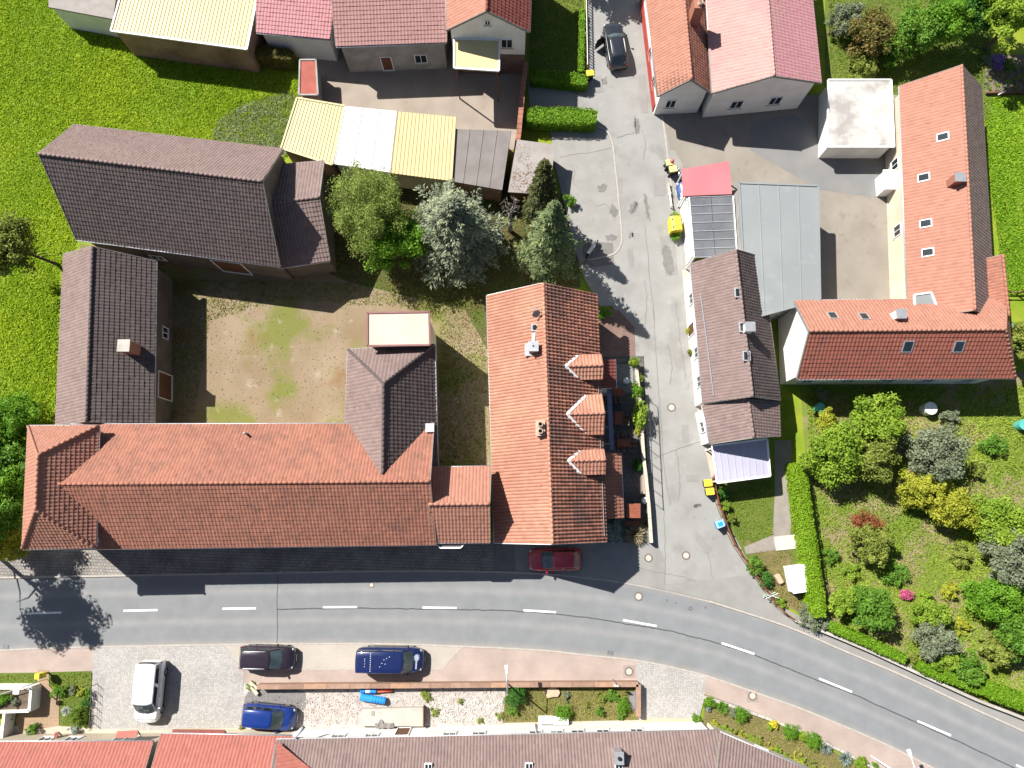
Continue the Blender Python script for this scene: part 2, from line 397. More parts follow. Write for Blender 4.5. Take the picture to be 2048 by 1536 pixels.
# ------------------------------------------------------------------ roofs and houses
def tiles(poly, m, cw=0.27, cl=0.36, amp=0.035, step=0.035, K=4, lift=0.012, flat=False, joint=0.0, jit=0.006):
    """interlocking roof tiles laid over a roof plane; poly[0]-poly[1] is the eave; real curved tiles with stepped courses"""
    p = [Vector(q) for q in poly]
    ex = (p[1] - p[0]).normalized()
    nrm = Vector((0, 0, 0))
    for i in range(len(p)):
        a, b = p[i], p[(i + 1) % len(p)]
        nrm += a.cross(b)
    nrm.normalize()
    if nrm.z < 0: nrm = -nrm
    ey = nrm.cross(ex)
    if (sum(((q - p[0]) for q in p[2:]), Vector())).dot(ey) < 0: ey = -ey
    q2 = [((q - p[0]).dot(ex), (q - p[0]).dot(ey)) for q in p]
    x0, x1 = min(a for a, _ in q2) - cw * RNG.uniform(0, 0.9), max(a for a, _ in q2)
    y1 = max(b for _, b in q2)
    nx, ny = int(math.ceil((x1 - x0) / cw)), int(math.ceil((y1 + 0.05) / cl))
    if flat: prof = [(0.0, 0.0), (joint, 0.0), (joint + 0.01, amp), (cw - 0.005, amp), (cw, 0.0)]
    else:
        prof = [(cw * k / K, amp * (0.5 - 0.5 * math.cos(2 * math.pi * ((k / K) ** 1.25)))) for k in range(K + 1)]
    kx = len(prof)
    pxs = np.array([a for a, _ in prof]); phs = np.array([h for _, h in prof])
    I, J = np.meshgrid(np.arange(nx), np.arange(ny), indexing='ij'); I = I.ravel(); J = J.ravel(); n = len(I)
    ox = x0 + I * cw; oy = J * cl - 0.04
    jh = RNG.normal(0, jit, n); jx = RNG.normal(0, 0.004, n)
    V = np.zeros((n, 3, kx, 3))
    V[:, :, :, 0] = (ox + jx)[:, None, None] + pxs[None, None, :]
    V[:, 0, :, 1] = oy[:, None]; V[:, 1, :, 1] = oy[:, None]; V[:, 2, :, 1] = (oy + cl)[:, None]
    V[:, 0, :, 2] = lift - 0.004
    V[:, 1, :, 2] = lift + step + phs[None, :] + jh[:, None]
    V[:, 2, :, 2] = lift + phs[None, :] * 0.9 + jh[:, None] * 0.3
    idx = np.arange(n * 3 * kx).reshape(n, 3, kx)
    fs = np.stack([idx[:, :-1, :-1], idx[:, :-1, 1:], idx[:, 1:, 1:], idx[:, 1:, :-1]], -1).reshape(-1, 4)
    tv = RNG.normal(0.5, 0.2, n) + 0.45 * vnoise(ox, oy, 0.8, nx) + 0.3 * vnoise(ox, oy, 0.25, nx + 1); odd = RNG.random(n) < 0.035; tv = np.where(odd, RNG.choice([-0.5, 1.6], n), tv)
    tt = np.repeat(np.clip(tv, -0.5, 1.6), 2 * (kx - 1))
    me = bpy.data.meshes.new('roof_tiles')
    me.from_pydata(V.reshape(-1, 3).tolist(), [], fs.tolist())
    at = me.attributes.new('tint', 'FLOAT', 'FACE'); at.data.foreach_set('value', tt.astype(np.float32))
    bm = bmesh.new(); bm.from_mesh(me)
    cx = sum(a for a, _ in q2) / len(q2); cy = sum(b for _, b in q2) / len(q2)
    for i in range(len(q2)):
        a, b = q2[i], q2[(i + 1) % len(q2)]
        dx, dy = b[0] - a[0], b[1] - a[1]; L = math.hypot(dx, dy)
        if L < 1e-5: continue
        no = Vector((dy / L, -dx / L, 0))
        if (cx - a[0]) * no.x + (cy - a[1]) * no.y > 0: no = -no
        ex_o = 0.05 if i == 0 else 0.0
        co = Vector((a[0] + no.x * ex_o, a[1] + no.y * ex_o, 0))
        bmesh.ops.bisect_plane(bm, geom=bm.verts[:] + bm.edges[:] + bm.faces[:], plane_co=co, plane_no=no, clear_outer=True)
    if len(p) == 4:                    # follow a slightly twisted roof plane
        dv = [(q - p[0]).dot(nrm) for q in p]
        xa, xb = min(a for a, _ in q2), max(a for a, _ in q2)
        for vtx in bm.verts:
            vv = vtx.co.y / max(y1, 1e-6)
            xl = q2[0][0] + (q2[3][0] - q2[0][0]) * vv; xr = q2[1][0] + (q2[2][0] - q2[1][0]) * vv
            uu = (vtx.co.x - xl) / (xr - xl if abs(xr - xl) > 0.5 else 0.5); yt = q2[3][1] + (q2[2][1] - q2[3][1]) * min(max(uu, 0), 1); vv = vtx.co.y / max(yt, 1e-6)
            vtx.co.z += (dv[0] * (1 - uu) + dv[1] * uu) * (1 - vv) + (dv[3] * (1 - uu) + dv[2] * uu) * vv
    M = Matrix.Translation(p[0]) @ Matrix(((ex.x, ey.x, nrm.x, 0), (ex.y, ey.y, nrm.y, 0), (ex.z, ey.z, nrm.z, 0), (0, 0, 0, 1)))
    bm.transform(M); bm.to_mesh(me); bm.free()
    me.materials.append(m)
    return me
def ridge(mb, a, b, r=0.11, step=0.36):
    """overlapping half-round ridge tiles from a to b"""
    a, b = Vector(a), Vector(b); d = b - a; L = d.length; n = max(1, int(L / step)); d /= n
    for i in range(n):
        p = a + d * i; q = a + d * (i + 1.08)
        mb.tube(p + Vector((0, 0, 0.0)), q - Vector((0, 0, 0.0)), r * 1.12, r * 0.92, 8, True)
    return mb
def winpart(parent, p, q, t, z, w, h, frame=None, box=False, depth=0.0, door=False):
    """window (frame bars, sill, pane) on the wall that runs p-q; outward is to the right of p->q"""
    p, q = Vector((p[0], p[1], 0)), Vector((q[0], q[1], 0)); d = (q - p).normalized(); n = Vector((d.y, -d.x, 0))
    c = p + (q - p) * t + Vector((0, 0, z))
    fm = frame or white_paint; mb = MB()
    fw = 0.07
    for s in (-1, 1):
        a = c + d * s * (w / 2 - fw / 2) + n * 0.03
        mb.bar(a + Vector((0, 0, -h / 2)), a + Vector((0, 0, h / 2)), fw, fw)
    for s in (-1, 1):
        a = c + n * 0.03 + Vector((0, 0, s * (h / 2 - fw / 2)))
        mb.bar(a - d * (w / 2 - fw), a + d * (w / 2 - fw), fw, fw)
    if not door: mb.bar(c + n * 0.025 + Vector((0, 0, -h / 2 + fw)), c + n * 0.025 + Vector((0, 0, h / 2 - fw)), 0.05, 0.05)
    o = obj('door' if door else 'window', mb, fm, parent)
    g = MB(); g.add([c + d * a * (w / 2 - fw) + n * 0.012 + Vector((0, 0, b * (h / 2 - fw))) for a, b in ((-1, -1), (1, -1), (1, 1), (-1, 1))], [(0, 1, 2, 3)])
    obj('panel' if door else 'pane', g, timber if door else glass, o)
    s = MB(); a = c + Vector((0, 0, -h / 2 - 0.03)) + n * 0.05
    s.bar(a - d * (w / 2 + 0.06), a + d * (w / 2 + 0.06), 0.12, 0.05)
    obj('step' if door else 'sill', s, concrete, o)
    return o
def house(name, label, corn, ze, rise, tm, wm, hipA=0.0, hipB=0.0, oh=0.3, cw=0.27, cl=0.36, amp=0.035, step=0.035, wins=(), cat='house', gut=True, ridgeA=None, world=False,
          ridge_mat=None, verge=True, zbase=0.0, flat=False, joint=0.0, capr=0.11, noTile=(), slabm=None, base=-0.05, vm=None):
    """corn: eave corners E0-E1 along one eave, E2-E3 along the other; gables (or hips) at both ends"""
    E = [Vector(c) for c in corn] if world else [P(u, v, ze) for u, v in corn]
    cen = sum(E, Vector()) / 4
    root = thing(name, label, cat, (cen.x, cen.y, zbase))
    A = (E[3] + E[0]) / 2 + Vector((0, 0, rise)); B = (E[1] + E[2]) / 2 + Vector((0, 0, rise))
    d = (B - A).normalized(); RA = A + d * hipA; RB = B - d * hipB
    faces = [[E[0], E[1], RB, RA], [E[2], E[3], RA, RB]]
    if hipA: faces.append([E[3], E[0], RA])
    if hipB: faces.append([E[1], E[2], RB])
    mb = MB()
    for f in faces:
        f = [q - Vector((0, 0, 0.13)) for q in f]
        if len(f) == 3: mb.slab(f, 0.12)
        else:
            for k in range(8): mb.slab([f[0].lerp(f[1], k / 8), f[0].lerp(f[1], (k + 1) / 8), f[3].lerp(f[2], (k + 1) / 8), f[3].lerp(f[2], k / 8)], 0.12)
    roof = obj('roof', mb, slabm or timber, root)
    for i, f in enumerate(faces):
        if i in noTile: continue
        tag(obj('roof_tiles', tiles(f, tm, cw, cl, amp, step, flat=flat, joint=joint), tm, roof), None, None, None, 'stuff')
    rm = MB(); ridge(rm, RA + Vector((0, 0, 0.05)), RB + Vector((0, 0, 0.05)), capr)
    if hipA:
        for e in (E[3], E[0]): ridge(rm, e + Vector((0, 0, 0.06)), RA + Vector((0, 0, 0.05)), capr * 0.9)
    if hipB:
        for e in (E[1], E[2]): ridge(rm, e + Vector((0, 0, 0.06)), RB + Vector((0, 0, 0.05)), capr * 0.9)
    tag(obj('ridge_tiles', rm, ridge_mat or tm, roof, True), None, None, None, 'stuff')
    if verge:
        for hip, e0, e1, R in ((hipA, E[3], E[0], RA), (hipB, E[1], E[2], RB)):
            if not hip:
                v = MB(); up = Vector((0, 0, -0.06)); dn = d * (-0.02 if R is RA else 0.02)
                v.bar(e0 + up + dn, R + up + dn, 0.04, 0.2); v.bar(e1 + up + dn, R + up + dn, 0.04, 0.2)
                obj('verge_board', v, vm or MATS['weathered_board'], roof)
    if gut:
        for a, b in ((E[0], E[1]), (E[2], E[3])) + (((E[3], E[0]),) if hipA else ()) + (((E[1], E[2]),) if hipB else ()):
            o_ = (a + b) / 2 - cen; t_ = (b - a).normalized(); nn = Vector((-t_.y, t_.x, 0))
            if nn.dot(o_) < 0: nn = -nn
            g = MB(); g.tube(a + nn * 0.06 - Vector((0, 0, 0.09)), b + nn * 0.06 - Vector((0, 0, 0.09)), 0.07, None, 8); obj('gutter', g, zinc, roof, True)
    # walls
    W = []
    for i in range(4):
        a, b, c = E[i - 1], E[i], E[(i + 1) % 4]
        u1 = (a - b).normalized(); u2 = (c - b).normalized()
        W.append(b + (u1 + u2) * oh)
    hw = ((E[0] - E[3]).length) / 2
    zt = ze + oh * rise / hw - 0.19
    mb = MB()
    lo = [(p.x, p.y, base) for p in W]; hi = [(p.x, p.y, zt) for p in W]
    mb.add(lo + hi, [(i, (i + 1) % 4, 4 + (i + 1) % 4, 4 + i) for i in range(4)])
    zr = ze + rise - 0.2
    if not hipA:
        m = (W[3] + W[0]) / 2; mb.add([hi[3], hi[0], (m.x, m.y, zr)], [(0, 1, 2)])
    if not hipB:
        m = (W[1] + W[2]) / 2; mb.add([hi[1], hi[2], (m.x, m.y, zr)], [(0, 1, 2)])
    obj('wall', mb, wm, root)
    # outline orientation for windows
    area = sum(W[i].x * W[(i + 1) % 4].y - W[(i + 1) % 4].x * W[i].y for i in range(4))
    for wd in wins:
        s, t, z, ww, hh = wd[:5]
        a, b = W[s], W[(s + 1) % 4]
        if area < 0: a, b, t = b, a, 1 - t
        winpart(root, a, b, t, z, ww, hh, door=(len(wd) > 5 and wd[5] == 'door'), frame=(wd[5] if len(wd) > 5 and wd[5] != 'door' else None))
    n1 = (E[1] - E[0]).cross(RA - E[0]).normalized(); n2 = (E[3] - E[2]).cross(RB - E[2]).normalized()
    return dict(root=root, roof=roof, E=E, RA=RA, RB=RB, p1=(E[0], n1), p2=(E[2], n2), d=d, W=W)
def flat_roof(name, label, corn, z, m, wm, cat='building', thick=0.18, oh=0.15, base=-0.05, ribs=None, edge=None, posts=False, fall=0.0, group=None):
    """low roof slab on walls (or posts); ribs: spacing of the standing ribs along the first edge"""
    zs = [z + fall, z + fall, z, z] if fall else [z] * len(corn)
    E = [P(u, v, zz) for (u, v), zz in zip(corn, zs)]
    cen = sum(E, Vector()) / len(E)
    root = thing(name, label, cat, (cen.x, cen.y, 0), 0, group)
    roof = obj('roof', MB().slab(E, thick), m, root)
    if ribs:
        n = max(2, int((E[1] - E[0]).length / ribs)); mb = MB()
        for i in range(n + 1):
            t = min(max(i / n, 0.003), 0.997); a = E[0].lerp(E[1], t); b = E[3].lerp(E[2], t)
            dd = (E[1] - E[0]).normalized(); up = Vector((0, 0, 0.045)); wv = 0.05
            mb.add([a - dd * wv + Vector((0, 0, 0.002)), a - dd * wv * 0.5 + up, a + dd * wv * 0.5 + up, a + dd * wv + Vector((0, 0, 0.002)),
                    b - dd * wv + Vector((0, 0, 0.002)), b - dd * wv * 0.5 + up, b + dd * wv * 0.5 + up, b + dd * wv + Vector((0, 0, 0.002))],
                   [(0, 1, 5, 4), (1, 2, 6, 5), (2, 3, 7, 6), (0, 3, 2, 1), (4, 5, 6, 7)])
        tag(obj('roof_ribs', mb, m, roof), None, None, None, 'stuff')
    if edge:
        for a, b in zip(E, E[1:] + E[:1]):
            obj('edge_trim', MB().bar(a + Vector((0, 0, 0.02)), b + Vector((0, 0, 0.02)), 0.14, 0.12), edge, roof)
    W = []
    k = len(E)
    for i in range(k):
        a, b, c = E[i - 1], E[i], E[(i + 1) % k]
        W.append(b + ((a - b).normalized() + (c - b).normalized()) * oh)
    if posts:
        for p in W: obj('post', MB().box((p.x, p.y, (p.z - thick) / 2), (0.1, 0.1, p.z - thick)), wm, root)
    else:
        mb = MB(); mb.add([(p.x, p.y, base) for p in W] + [(p.x, p.y, p.z - thick * 0.9) for p in W], [(i, (i + 1) % k, k + (i + 1) % k, k + i) for i in range(k)])
        obj('wall', mb, wm, root)
    return dict(root=root, roof=roof, E=E, W=W)

# =================================================================== THE SETTING
grass_base = mat('grass_ground', (0.13, 0.21, 0.010), (0.21, 0.25, 0.022), scale=0.6, bump=0.6, bscale=14, rough=1.0, spots=((0.17, 0.135, 0.06), 0.9, 0.60, 0.6))
worn_grass = mat('worn_grass_ground', (0.085, 0.065, 0.03), (0.075, 0.085, 0.025), scale=0.35, bump=0.5, bscale=16, rough=1.0, spots=[((0.17, 0.115, 0.065), 0.7, 0.58, 0.7), ((0.075, 0.11, 0.02), 0.5, 0.5, 0.85)])
yard_ground = mat('farmyard_ground', (0.20, 0.145, 0.085), (0.26, 0.20, 0.135), scale=0.28, bump=0.4, bscale=18, rough=1.0, spots=[((0.14, 0.155, 0.03), 0.22, 0.49, 0.85), ((0.20, 0.105, 0.045), 0.3, 0.60, 0.8), ((0.33, 0.28, 0.22), 0.9, 0.62, 0.6)])
garden_soil = mat('garden_ground', (0.27, 0.20, 0.125), (0.21, 0.16, 0.09), scale=0.5, bump=0.5, bscale=14, rough=1.0, spots=[((0.12, 0.175, 0.018), 0.35, 0.42, 0.9), ((0.18, 0.18, 0.04), 0.8, 0.55, 0.6)])
lawn_ground = mat('lawn_ground', (0.085, 0.125, 0.02), (0.12, 0.14, 0.03), scale=0.8, bump=0.5, bscale=20, rough=1.0)
dry_lawn = mat('dry_lawn_ground', (0.17, 0.135, 0.06), (0.12, 0.115, 0.035), scale=0.9, bump=0.5, bscale=20, rough=1.0, spots=((0.23, 0.165, 0.085), 1.2, 0.58, 0.7))
beige_yard = mat('beige_paved_yard', (0.30, 0.255, 0.21), (0.25, 0.21, 0.17), scale=0.5, bump=0.2, bscale=40, rough=0.95, spots=((0.19, 0.16, 0.13), 1.4, 0.6, 0.4))
grey_yard = mat('grey_asphalt_yard', (0.17, 0.17, 0.17), (0.20, 0.195, 0.185), scale=0.5, bump=0.2, bscale=60, rough=0.95)
taupe_yard = mat('taupe_yard', (0.21, 0.185, 0.155), (0.25, 0.225, 0.19), scale=0.4, bump=0.2, bscale=60, rough=0.95, spots=((0.17, 0.15, 0.12), 1.2, 0.58, 0.5))
lane_mat = mat('old_lane_asphalt', (0.235, 0.23, 0.215), (0.275, 0.27, 0.256), scale=0.45, bump=0.15, bscale=90, rough=0.95, spots=[((0.19, 0.183, 0.17), 0.4, 0.56, 0.6), ((0.15, 0.144, 0.135), 1.4, 0.65, 0.6), ((0.31, 0.30, 0.28), 1.1, 0.60, 0.5), ((0.17, 0.163, 0.152), 6.0, 0.66, 0.45)])
patch_mat = mat('asphalt_patch', (0.215, 0.208, 0.195), (0.245, 0.238, 0.222), scale=0.9, bump=0.15, bscale=90, rough=0.95)
stain_mat = mat('dark_asphalt_patch', (0.15, 0.145, 0.135), (0.18, 0.172, 0.16), scale=2.0, bump=0.15, bscale=90, rough=0.95)
bitumen = mat('bitumen_seal', (0.06, 0.06, 0.06), (0.09, 0.09, 0.088), scale=4, rough=0.8)
paver_grey = pavem('grey_pavers', (0.21, 0.195, 0.18), (0.27, 0.25, 0.225), (0.10, 0.09, 0.08), 0.26, 0.24, rot=rad(2), mortar=0.016, var=0.35)
paver_pink = pavem('pink_pavers', (0.345, 0.275, 0.238), (0.365, 0.292, 0.252), (0.30, 0.237, 0.203), 0.2, 0.1, rot=rad(1), mortar=0.006, var=0.16, bump=0.2)
paver_beige = pavem('beige_pavers', (0.38, 0.34, 0.29), (0.395, 0.355, 0.305), (0.32, 0.285, 0.24), 0.2, 0.1, rot=rad(-1), mortar=0.006, var=0.12, bump=0.2)
paver_tan = pavem('tan_pavers', (0.38, 0.27, 0.18), (0.34, 0.24, 0.155), (0.22, 0.16, 0.10), 0.2, 0.1, mortar=0.012, var=0.2)
cobbles = pavem('granite_setts', (0.42, 0.40, 0.375), (0.31, 0.295, 0.277), (0.255, 0.238, 0.22), 0.135, 0.1, var=0.1, cell=True, bump=0.6)
paver_dark = pavem('shade_dark_terrace_slabs', (0.11, 0.105, 0.10), (0.145, 0.138, 0.13), (0.07, 0.066, 0.062), 0.4, 0.4, mortar=0.02, var=0.35)  # dark slabs, deepened further to paint in the inn's shade
paver_red = pavem('reddish_forecourt_pavers', (0.26, 0.17, 0.14), (0.22, 0.14, 0.115), (0.13, 0.09, 0.075), 0.2, 0.1, mortar=0.012, var=0.25)
kerb_mat = mat('kerb_granite', (0.40, 0.36, 0.32), (0.33, 0.30, 0.265), scale=4, bump=0.2, bscale=40, rough=0.9)
gravel_mat = mat('pale_gravel', (0.42, 0.39, 0.36), (0.33, 0.30, 0.275), scale=1.8, bump=0.9, bscale=22, rough=1.0, spots=[((0.28, 0.17, 0.135), 0.9, 0.60, 0.5), ((0.48, 0.45, 0.41), 1.6, 0.58, 0.6)])
grit_mat = mat('dark_grit', (0.16, 0.15, 0.145), (0.20, 0.185, 0.18), scale=2.5, bump=0.8, bscale=30, rough=1.0)

# road with worn, paler wheel tracks that follow it
def road_material():
    m = bpy.data.materials.new('main_road_asphalt'); m.use_nodes = True; nt = m.node_tree; b = nt.nodes['Principled BSDF']
    b.inputs['Roughness'].default_value = 0.92; b.inputs['Specular IOR Level'].default_value = 0.25
    uv = _n(nt, 'ShaderNodeUVMap'); sp = _n(nt, 'ShaderNodeSeparateXYZ'); nt.links.new(uv.outputs[0], sp.inputs[0])
    cr = _n(nt, 'ShaderNodeValToRGB'); e = cr.color_ramp.elements
    asp, trk = (0.183, 0.188, 0.192, 1), (0.222, 0.221, 0.218, 1)
    e[0].position = 0.0; e[0].color = (0.21, 0.207, 0.20, 1); e[1].position = 1.0; e[1].color = (0.23, 0.223, 0.21, 1)
    for pos, c in ((0.07, asp), (0.17, asp), (0.25, trk), (0.33, asp), (0.48, asp), (0.52, asp), (0.60, asp), (0.68, trk), (0.76, asp), (0.92, asp)):
        k = e.new(pos); k.color = c
    geo = _n(nt, 'ShaderNodeNewGeometry')
    no = _n(nt, 'ShaderNodeTexNoise'); no.inputs['Scale'].default_value = 0.35; no.inputs['Detail'].default_value = 8; nt.links.new(geo.outputs[0], no.inputs['Vector'])
    ad = _n(nt, 'ShaderNodeMath', operation='MULTIPLY_ADD'); nt.links.new(no.outputs[0], ad.inputs[0]); ad.inputs[1].default_value = 0.06
    mm = _n(nt, 'ShaderNodeMath', operation='SUBTRACT'); nt.links.new(sp.outputs[1], mm.inputs[0]); mm.inputs[1].default_value = 0.03; nt.links.new(mm.outputs[0], ad.inputs[2])
    nt.links.new(ad.outputs[0], cr.inputs[0])
    n2 = _n(nt, 'ShaderNodeTexNoise'); n2.inputs['Scale'].default_value = 40; n2.inputs['Detail'].default_value = 6; nt.links.new(geo.outputs[0], n2.inputs['Vector'])
    r2 = _n(nt, 'ShaderNodeMapRange'); r2.inputs[3].default_value = 0.90; r2.inputs[4].default_value = 1.10; r2.inputs[1].default_value = 0.3; r2.inputs[2].default_value = 0.7; nt.links.new(n2.outputs[0], r2.inputs[0])
    n3 = _n(nt, 'ShaderNodeTexNoise'); n3.inputs['Scale'].default_value = 0.9; n3.inputs['Detail'].default_value = 8; nt.links.new(geo.outputs[0], n3.inputs['Vector'])
    r3 = _n(nt, 'ShaderNodeMapRange'); r3.inputs[3].default_value = 0.93; r3.inputs[4].default_value = 1.07; r3.inputs[1].default_value = 0.3; r3.inputs[2].default_value = 0.7; nt.links.new(n3.outputs[0], r3.inputs[0])
    mu = _n(nt, 'ShaderNodeMath', operation='MULTIPLY'); nt.links.new(r2.outputs[0], mu.inputs[0]); nt.links.new(r3.outputs[0], mu.inputs[1])
    mx = _n(nt, 'ShaderNodeMix', data_type='RGBA', blend_type='MULTIPLY'); mx.inputs[0].default_value = 1.0
    nt.links.new(cr.outputs[0], mx.inputs[6]); nt.links.new(mu.outputs[0], mx.inputs[7]); nt.links.new(mx.outputs[2], b.inputs['Base Color'])
    bp = _n(nt, 'ShaderNodeBump'); bp.inputs['Strength'].default_value = 0.2; bp.inputs['Distance'].default_value = 0.01
    nt.links.new(n2.outputs[0], bp.inputs['Height']); nt.links.new(bp.outputs[0], b.inputs['Normal'])
    return m
road_mat = road_material()

g = sheet('ground', [(-900, -900), (900, -900), (900, 900), (-900, 900)], -0.03, grass_base, world=True)

NE = [(-260, 1166), (-120, 1160), (0, 1157), (240, 1153), (500, 1148.5), (793, 1144), (1000, 1146), (1120, 1152), (1220, 1163), (1300, 1177), (1417, 1204), (1534, 1241), (1600, 1265), (1675, 1298), (1805, 1353), (1942, 1417), (2048, 1465), (2200, 1535), (2400, 1630)]
SE = [(-260, 1308), (-120, 1303), (0, 1299), (78, 1295), (187, 1292), (400, 1288), (554, 1286), (780, 1286), (925, 1291), (1000, 1294), (1100, 1300), (1152, 1306), (1273, 1319), (1350, 1334), (1414, 1350), (1516, 1385), (1614, 1420), (1750, 1477), (1815, 1508), (1870, 1536), (2000, 1600), (2200, 1700)]
def wline(px, z=0.0, n=6): return [P(u, v, z) for u, v in smooth(px, n)]
def even(pts, n):
    d = [0.0]
    for a, b in zip(pts[:-1], pts[1:]): d.append(d[-1] + (Vector(b[:2]) - Vector(a[:2])).length)
    out = []
    for k in range(n):
        s = d[-1] * k / (n - 1); i = max(j for j in range(len(d)) if d[j] <= s + 1e-9); i = min(i, len(pts) - 2)
        t = (s - d[i]) / max(d[i + 1] - d[i], 1e-9); out.append(Vector(pts[i][:2]).lerp(Vector(pts[i + 1][:2]), t))
    return out
def lower(line, edge2):
    """for each point of one edge the facing point of the other edge"""
    out = []
    for i, p in enumerate(line):
        a = line[max(i - 1, 0)]; b = line[min(i + 1, len(line) - 1)]; t = (b - a).normalized(); best = min(edge2, key=lambda q: abs((Vector(q[:2]) - p).dot(t)) + 0.02 * (Vector(q[:2]) - p).length)
        out.append(Vector(best[:2]))
    return out
north = even(wline(NE), 160); south_all = even(wline(SE), 2400)
south = even([Vector(q) for q in lower(north, south_all)], 160)
ribbon('main_road', north, south, 0.0, road_mat)
def kerb(name, line, wd, z1, side):
    a = [Vector(p[:2]) for p in line]; mb = MB(); wallstrip(mb, offset_line(a, side * wd / 2), wd, -0.1, z1)
    return tag(obj(name, mb, kerb_mat), None, None, None, 'structure')
kerb('kerb_north', even(wline(NE[:8]), 70), 0.14, 0.11, 1)
kerb('kerb_flush', even(wline(NE[7:11]), 20), 0.14, 0.03, 1)
kerb('kerb_north_east', even(wline(NE[10:]), 60), 0.14, 0.11, 1)
kerb('kerb_south', even(wline(SE), 120), 0.12, 0.09, -1)

# centre line dashes and bitumen joints
def strip_on(line, wd, z, m, name, parent=None, lab=None, wob=0.0):
    a = [Vector(p[:2]) for p in line]
    if wob: a = [p + Vector((random.gauss(0, wob), random.gauss(0, wob))) for p in a]
    l, r = offset_line(a, wd / 2), offset_line(a, -wd / 2); n = len(a); mb = MB()
    mb.add([(p.x, p.y, z) for p in l] + [(p.x, p.y, z) for p in r], [(i, n + i, n + i + 1, i + 1) for i in range(n - 1)])
    o = obj(name, mb, m, parent); tag(o, lab, None, None, 'structure'); return o
marking = mat('road_paint', (0.75, 0.74, 0.71), (0.62, 0.61, 0.58), scale=9, rough=0.7, lo=0.5, hi=0.75)
for (a, b) in (((54, 1227), (123, 1225)), ((247, 1221.5), (315, 1220)), ((445, 1217.5), (512, 1216.5)), ((646, 1214.5), (714, 1214)), ((845, 1215), (913, 1216)), ((1047, 1220.5), (1112, 1224.5)), ((1246, 1240), (1313, 1252)), ((1443, 1286), (1509, 1308)), ((1638, 1357), (1704, 1384)), ((1835, 1442), (1902, 1471)), ((2032, 1530), (2098, 1560))):
    strip_on([P(*a), P((a[0] + b[0]) / 2, (a[1] + b[1]) / 2), P(*b)], 0.15, 0.008, marking, 'lane_marking')
strip_on(wline([(554, 1219), (650, 1217), (760, 1217), (845, 1218), (930, 1219), (1000, 1221), (1060, 1224), (1130, 1230), (1200, 1239), (1260, 1249), (1330, 1260), (1400, 1277), (1450, 1291), (1510, 1311), (1600, 1347), (1704, 1388), (1835, 1446), (1960, 1503), (2060, 1551)], n=8), 0.095, 0.004, bitumen, 'road_joint', wob=0.02)
strip_on(wline([(556, 1150), (554, 1200), (555, 1250), (554, 1286)], n=5), 0.06, 0.004, bitumen, 'road_joint', wob=0.008)

# pavements along the main road
nk = [(u, v - 3.5) for u, v in smooth(NE[:7], 4)]
sheet('north_pavement', [(-200, 1090)] + [(990, 1082)] + [(985, 1142)] + list(reversed([q for q in nk if q[0] < 985])) + [(-200, 1160)], 0.09, paver_grey)
sheet('north_pavement_asphalt', [(984, 1082), (1312, 1082), (1330, 1120)] + [(1330, 1181), (1280, 1171), (1220, 1160.5), (1120, 1149.5), (1000, 1143), (984, 1143)], 0.035, patch_mat)
sheet('dark_asphalt_strip', [(990, 1086), (1026, 1086), (1030, 1142), (990, 1141)], 0.094, stain_mat)
ne2 = smooth(NE[9:], 4)
sheet('north_east_pavement', [(u, v - 4) for u, v in ne2] + [(2400, 1600), (2200, 1500), (2048, 1436), (1942, 1392), (1805, 1322), (1660, 1262), (1590, 1228), (1530, 1190), (1495, 1150)], 0.075, patch_mat)
sk = smooth(SE, 4)
sheet('south_pavement', [(u, v + 3) for u, v in sk] + [(2200, 1760), (1980, 1660), (1800, 1570), (1700, 1512), (1600, 1460), (1500, 1420), (1408, 1388), (1408, 1365), (1280, 1372), (500, 1372), (180, 1345), (-260, 1348)], 0.05, paver_pink)
sheet('parking_bay', [(452, 1291), (560, 1288.5), (780, 1288.5), (924, 1292.5), (884, 1336), (540, 1337), (488, 1337)], 0.058, paver_beige)
strip_on([P(456, 1292), P(488, 1337)], 0.1, 0.063, kerb_mat, 'bay_edging')
strip_on([P(540, 1338), P(884, 1337.5), P(924, 1293)], 0.1, 0.063, kerb_mat, 'bay_edging')
sheet('cobbled_yard', [(187, 1295), (300, 1293), (400, 1291), (456, 1291), (487, 1337), (487, 1364), (492, 1400), (480, 1456), (300, 1460), (182, 1457), (184, 1370)], 0.06, cobbles)
sheet('cobbled_drive', [(1273, 1322), (1350, 1337), (1412, 1352), (1408, 1400), (1398, 1440), (1300, 1445), (1278, 1440), (1276, 1372)], 0.06, cobbles)
sheet('house_apron', [(1283, 1437), (1400, 1437), (1400, 1475), (1283, 1475)], 0.064, mat('yellowish_concrete', (0.45, 0.38, 0.25), (0.40, 0.33, 0.22), scale=2, rough=0.95))

# side lane and everything paved along it
sheet('side_lane', [(1330, 1183), (1300, 1176), (1280, 1120), (1304, 1085), (1262, 705), (1250, 655), (1225, 612), (1200, 612), (1170, 560), (1150, 500), (1110, 330), (1100, 250), (1062, 250), (1055, 160), (1174, 150), (1168, -300), (1330, -300), (1300, 100), (1324, 215), (1340, 300), (1356, 420), (1366, 525), (1380, 700), (1402, 850), (1430, 960), (1440, 1000), (1460, 1055), (1488, 1108), (1516, 1152), (1556, 1204), (1590, 1232), (1585, 1250), (1560, 1246), (1534, 1239), (1417, 1202)], 0.03, lane_mat)
def strip_px(px, wd, z, m, name, n=6, wob=0.0): return strip_on(wline(px, z, n), wd, z, m, name, wob=wob)
mb = MB(); wallstrip(mb, [Vector(p[:2]) for p in wline([(1190, 252), (1212, 262), (1224, 285), (1230, 330), (1237, 400), (1243, 465), (1242, 488), (1230, 506), (1205, 515), (1176, 520)], 0, 5)], 0.13, -0.05, 0.07)
tag(obj('lane_kerb', mb, kerb_mat), None, None, None, 'structure')
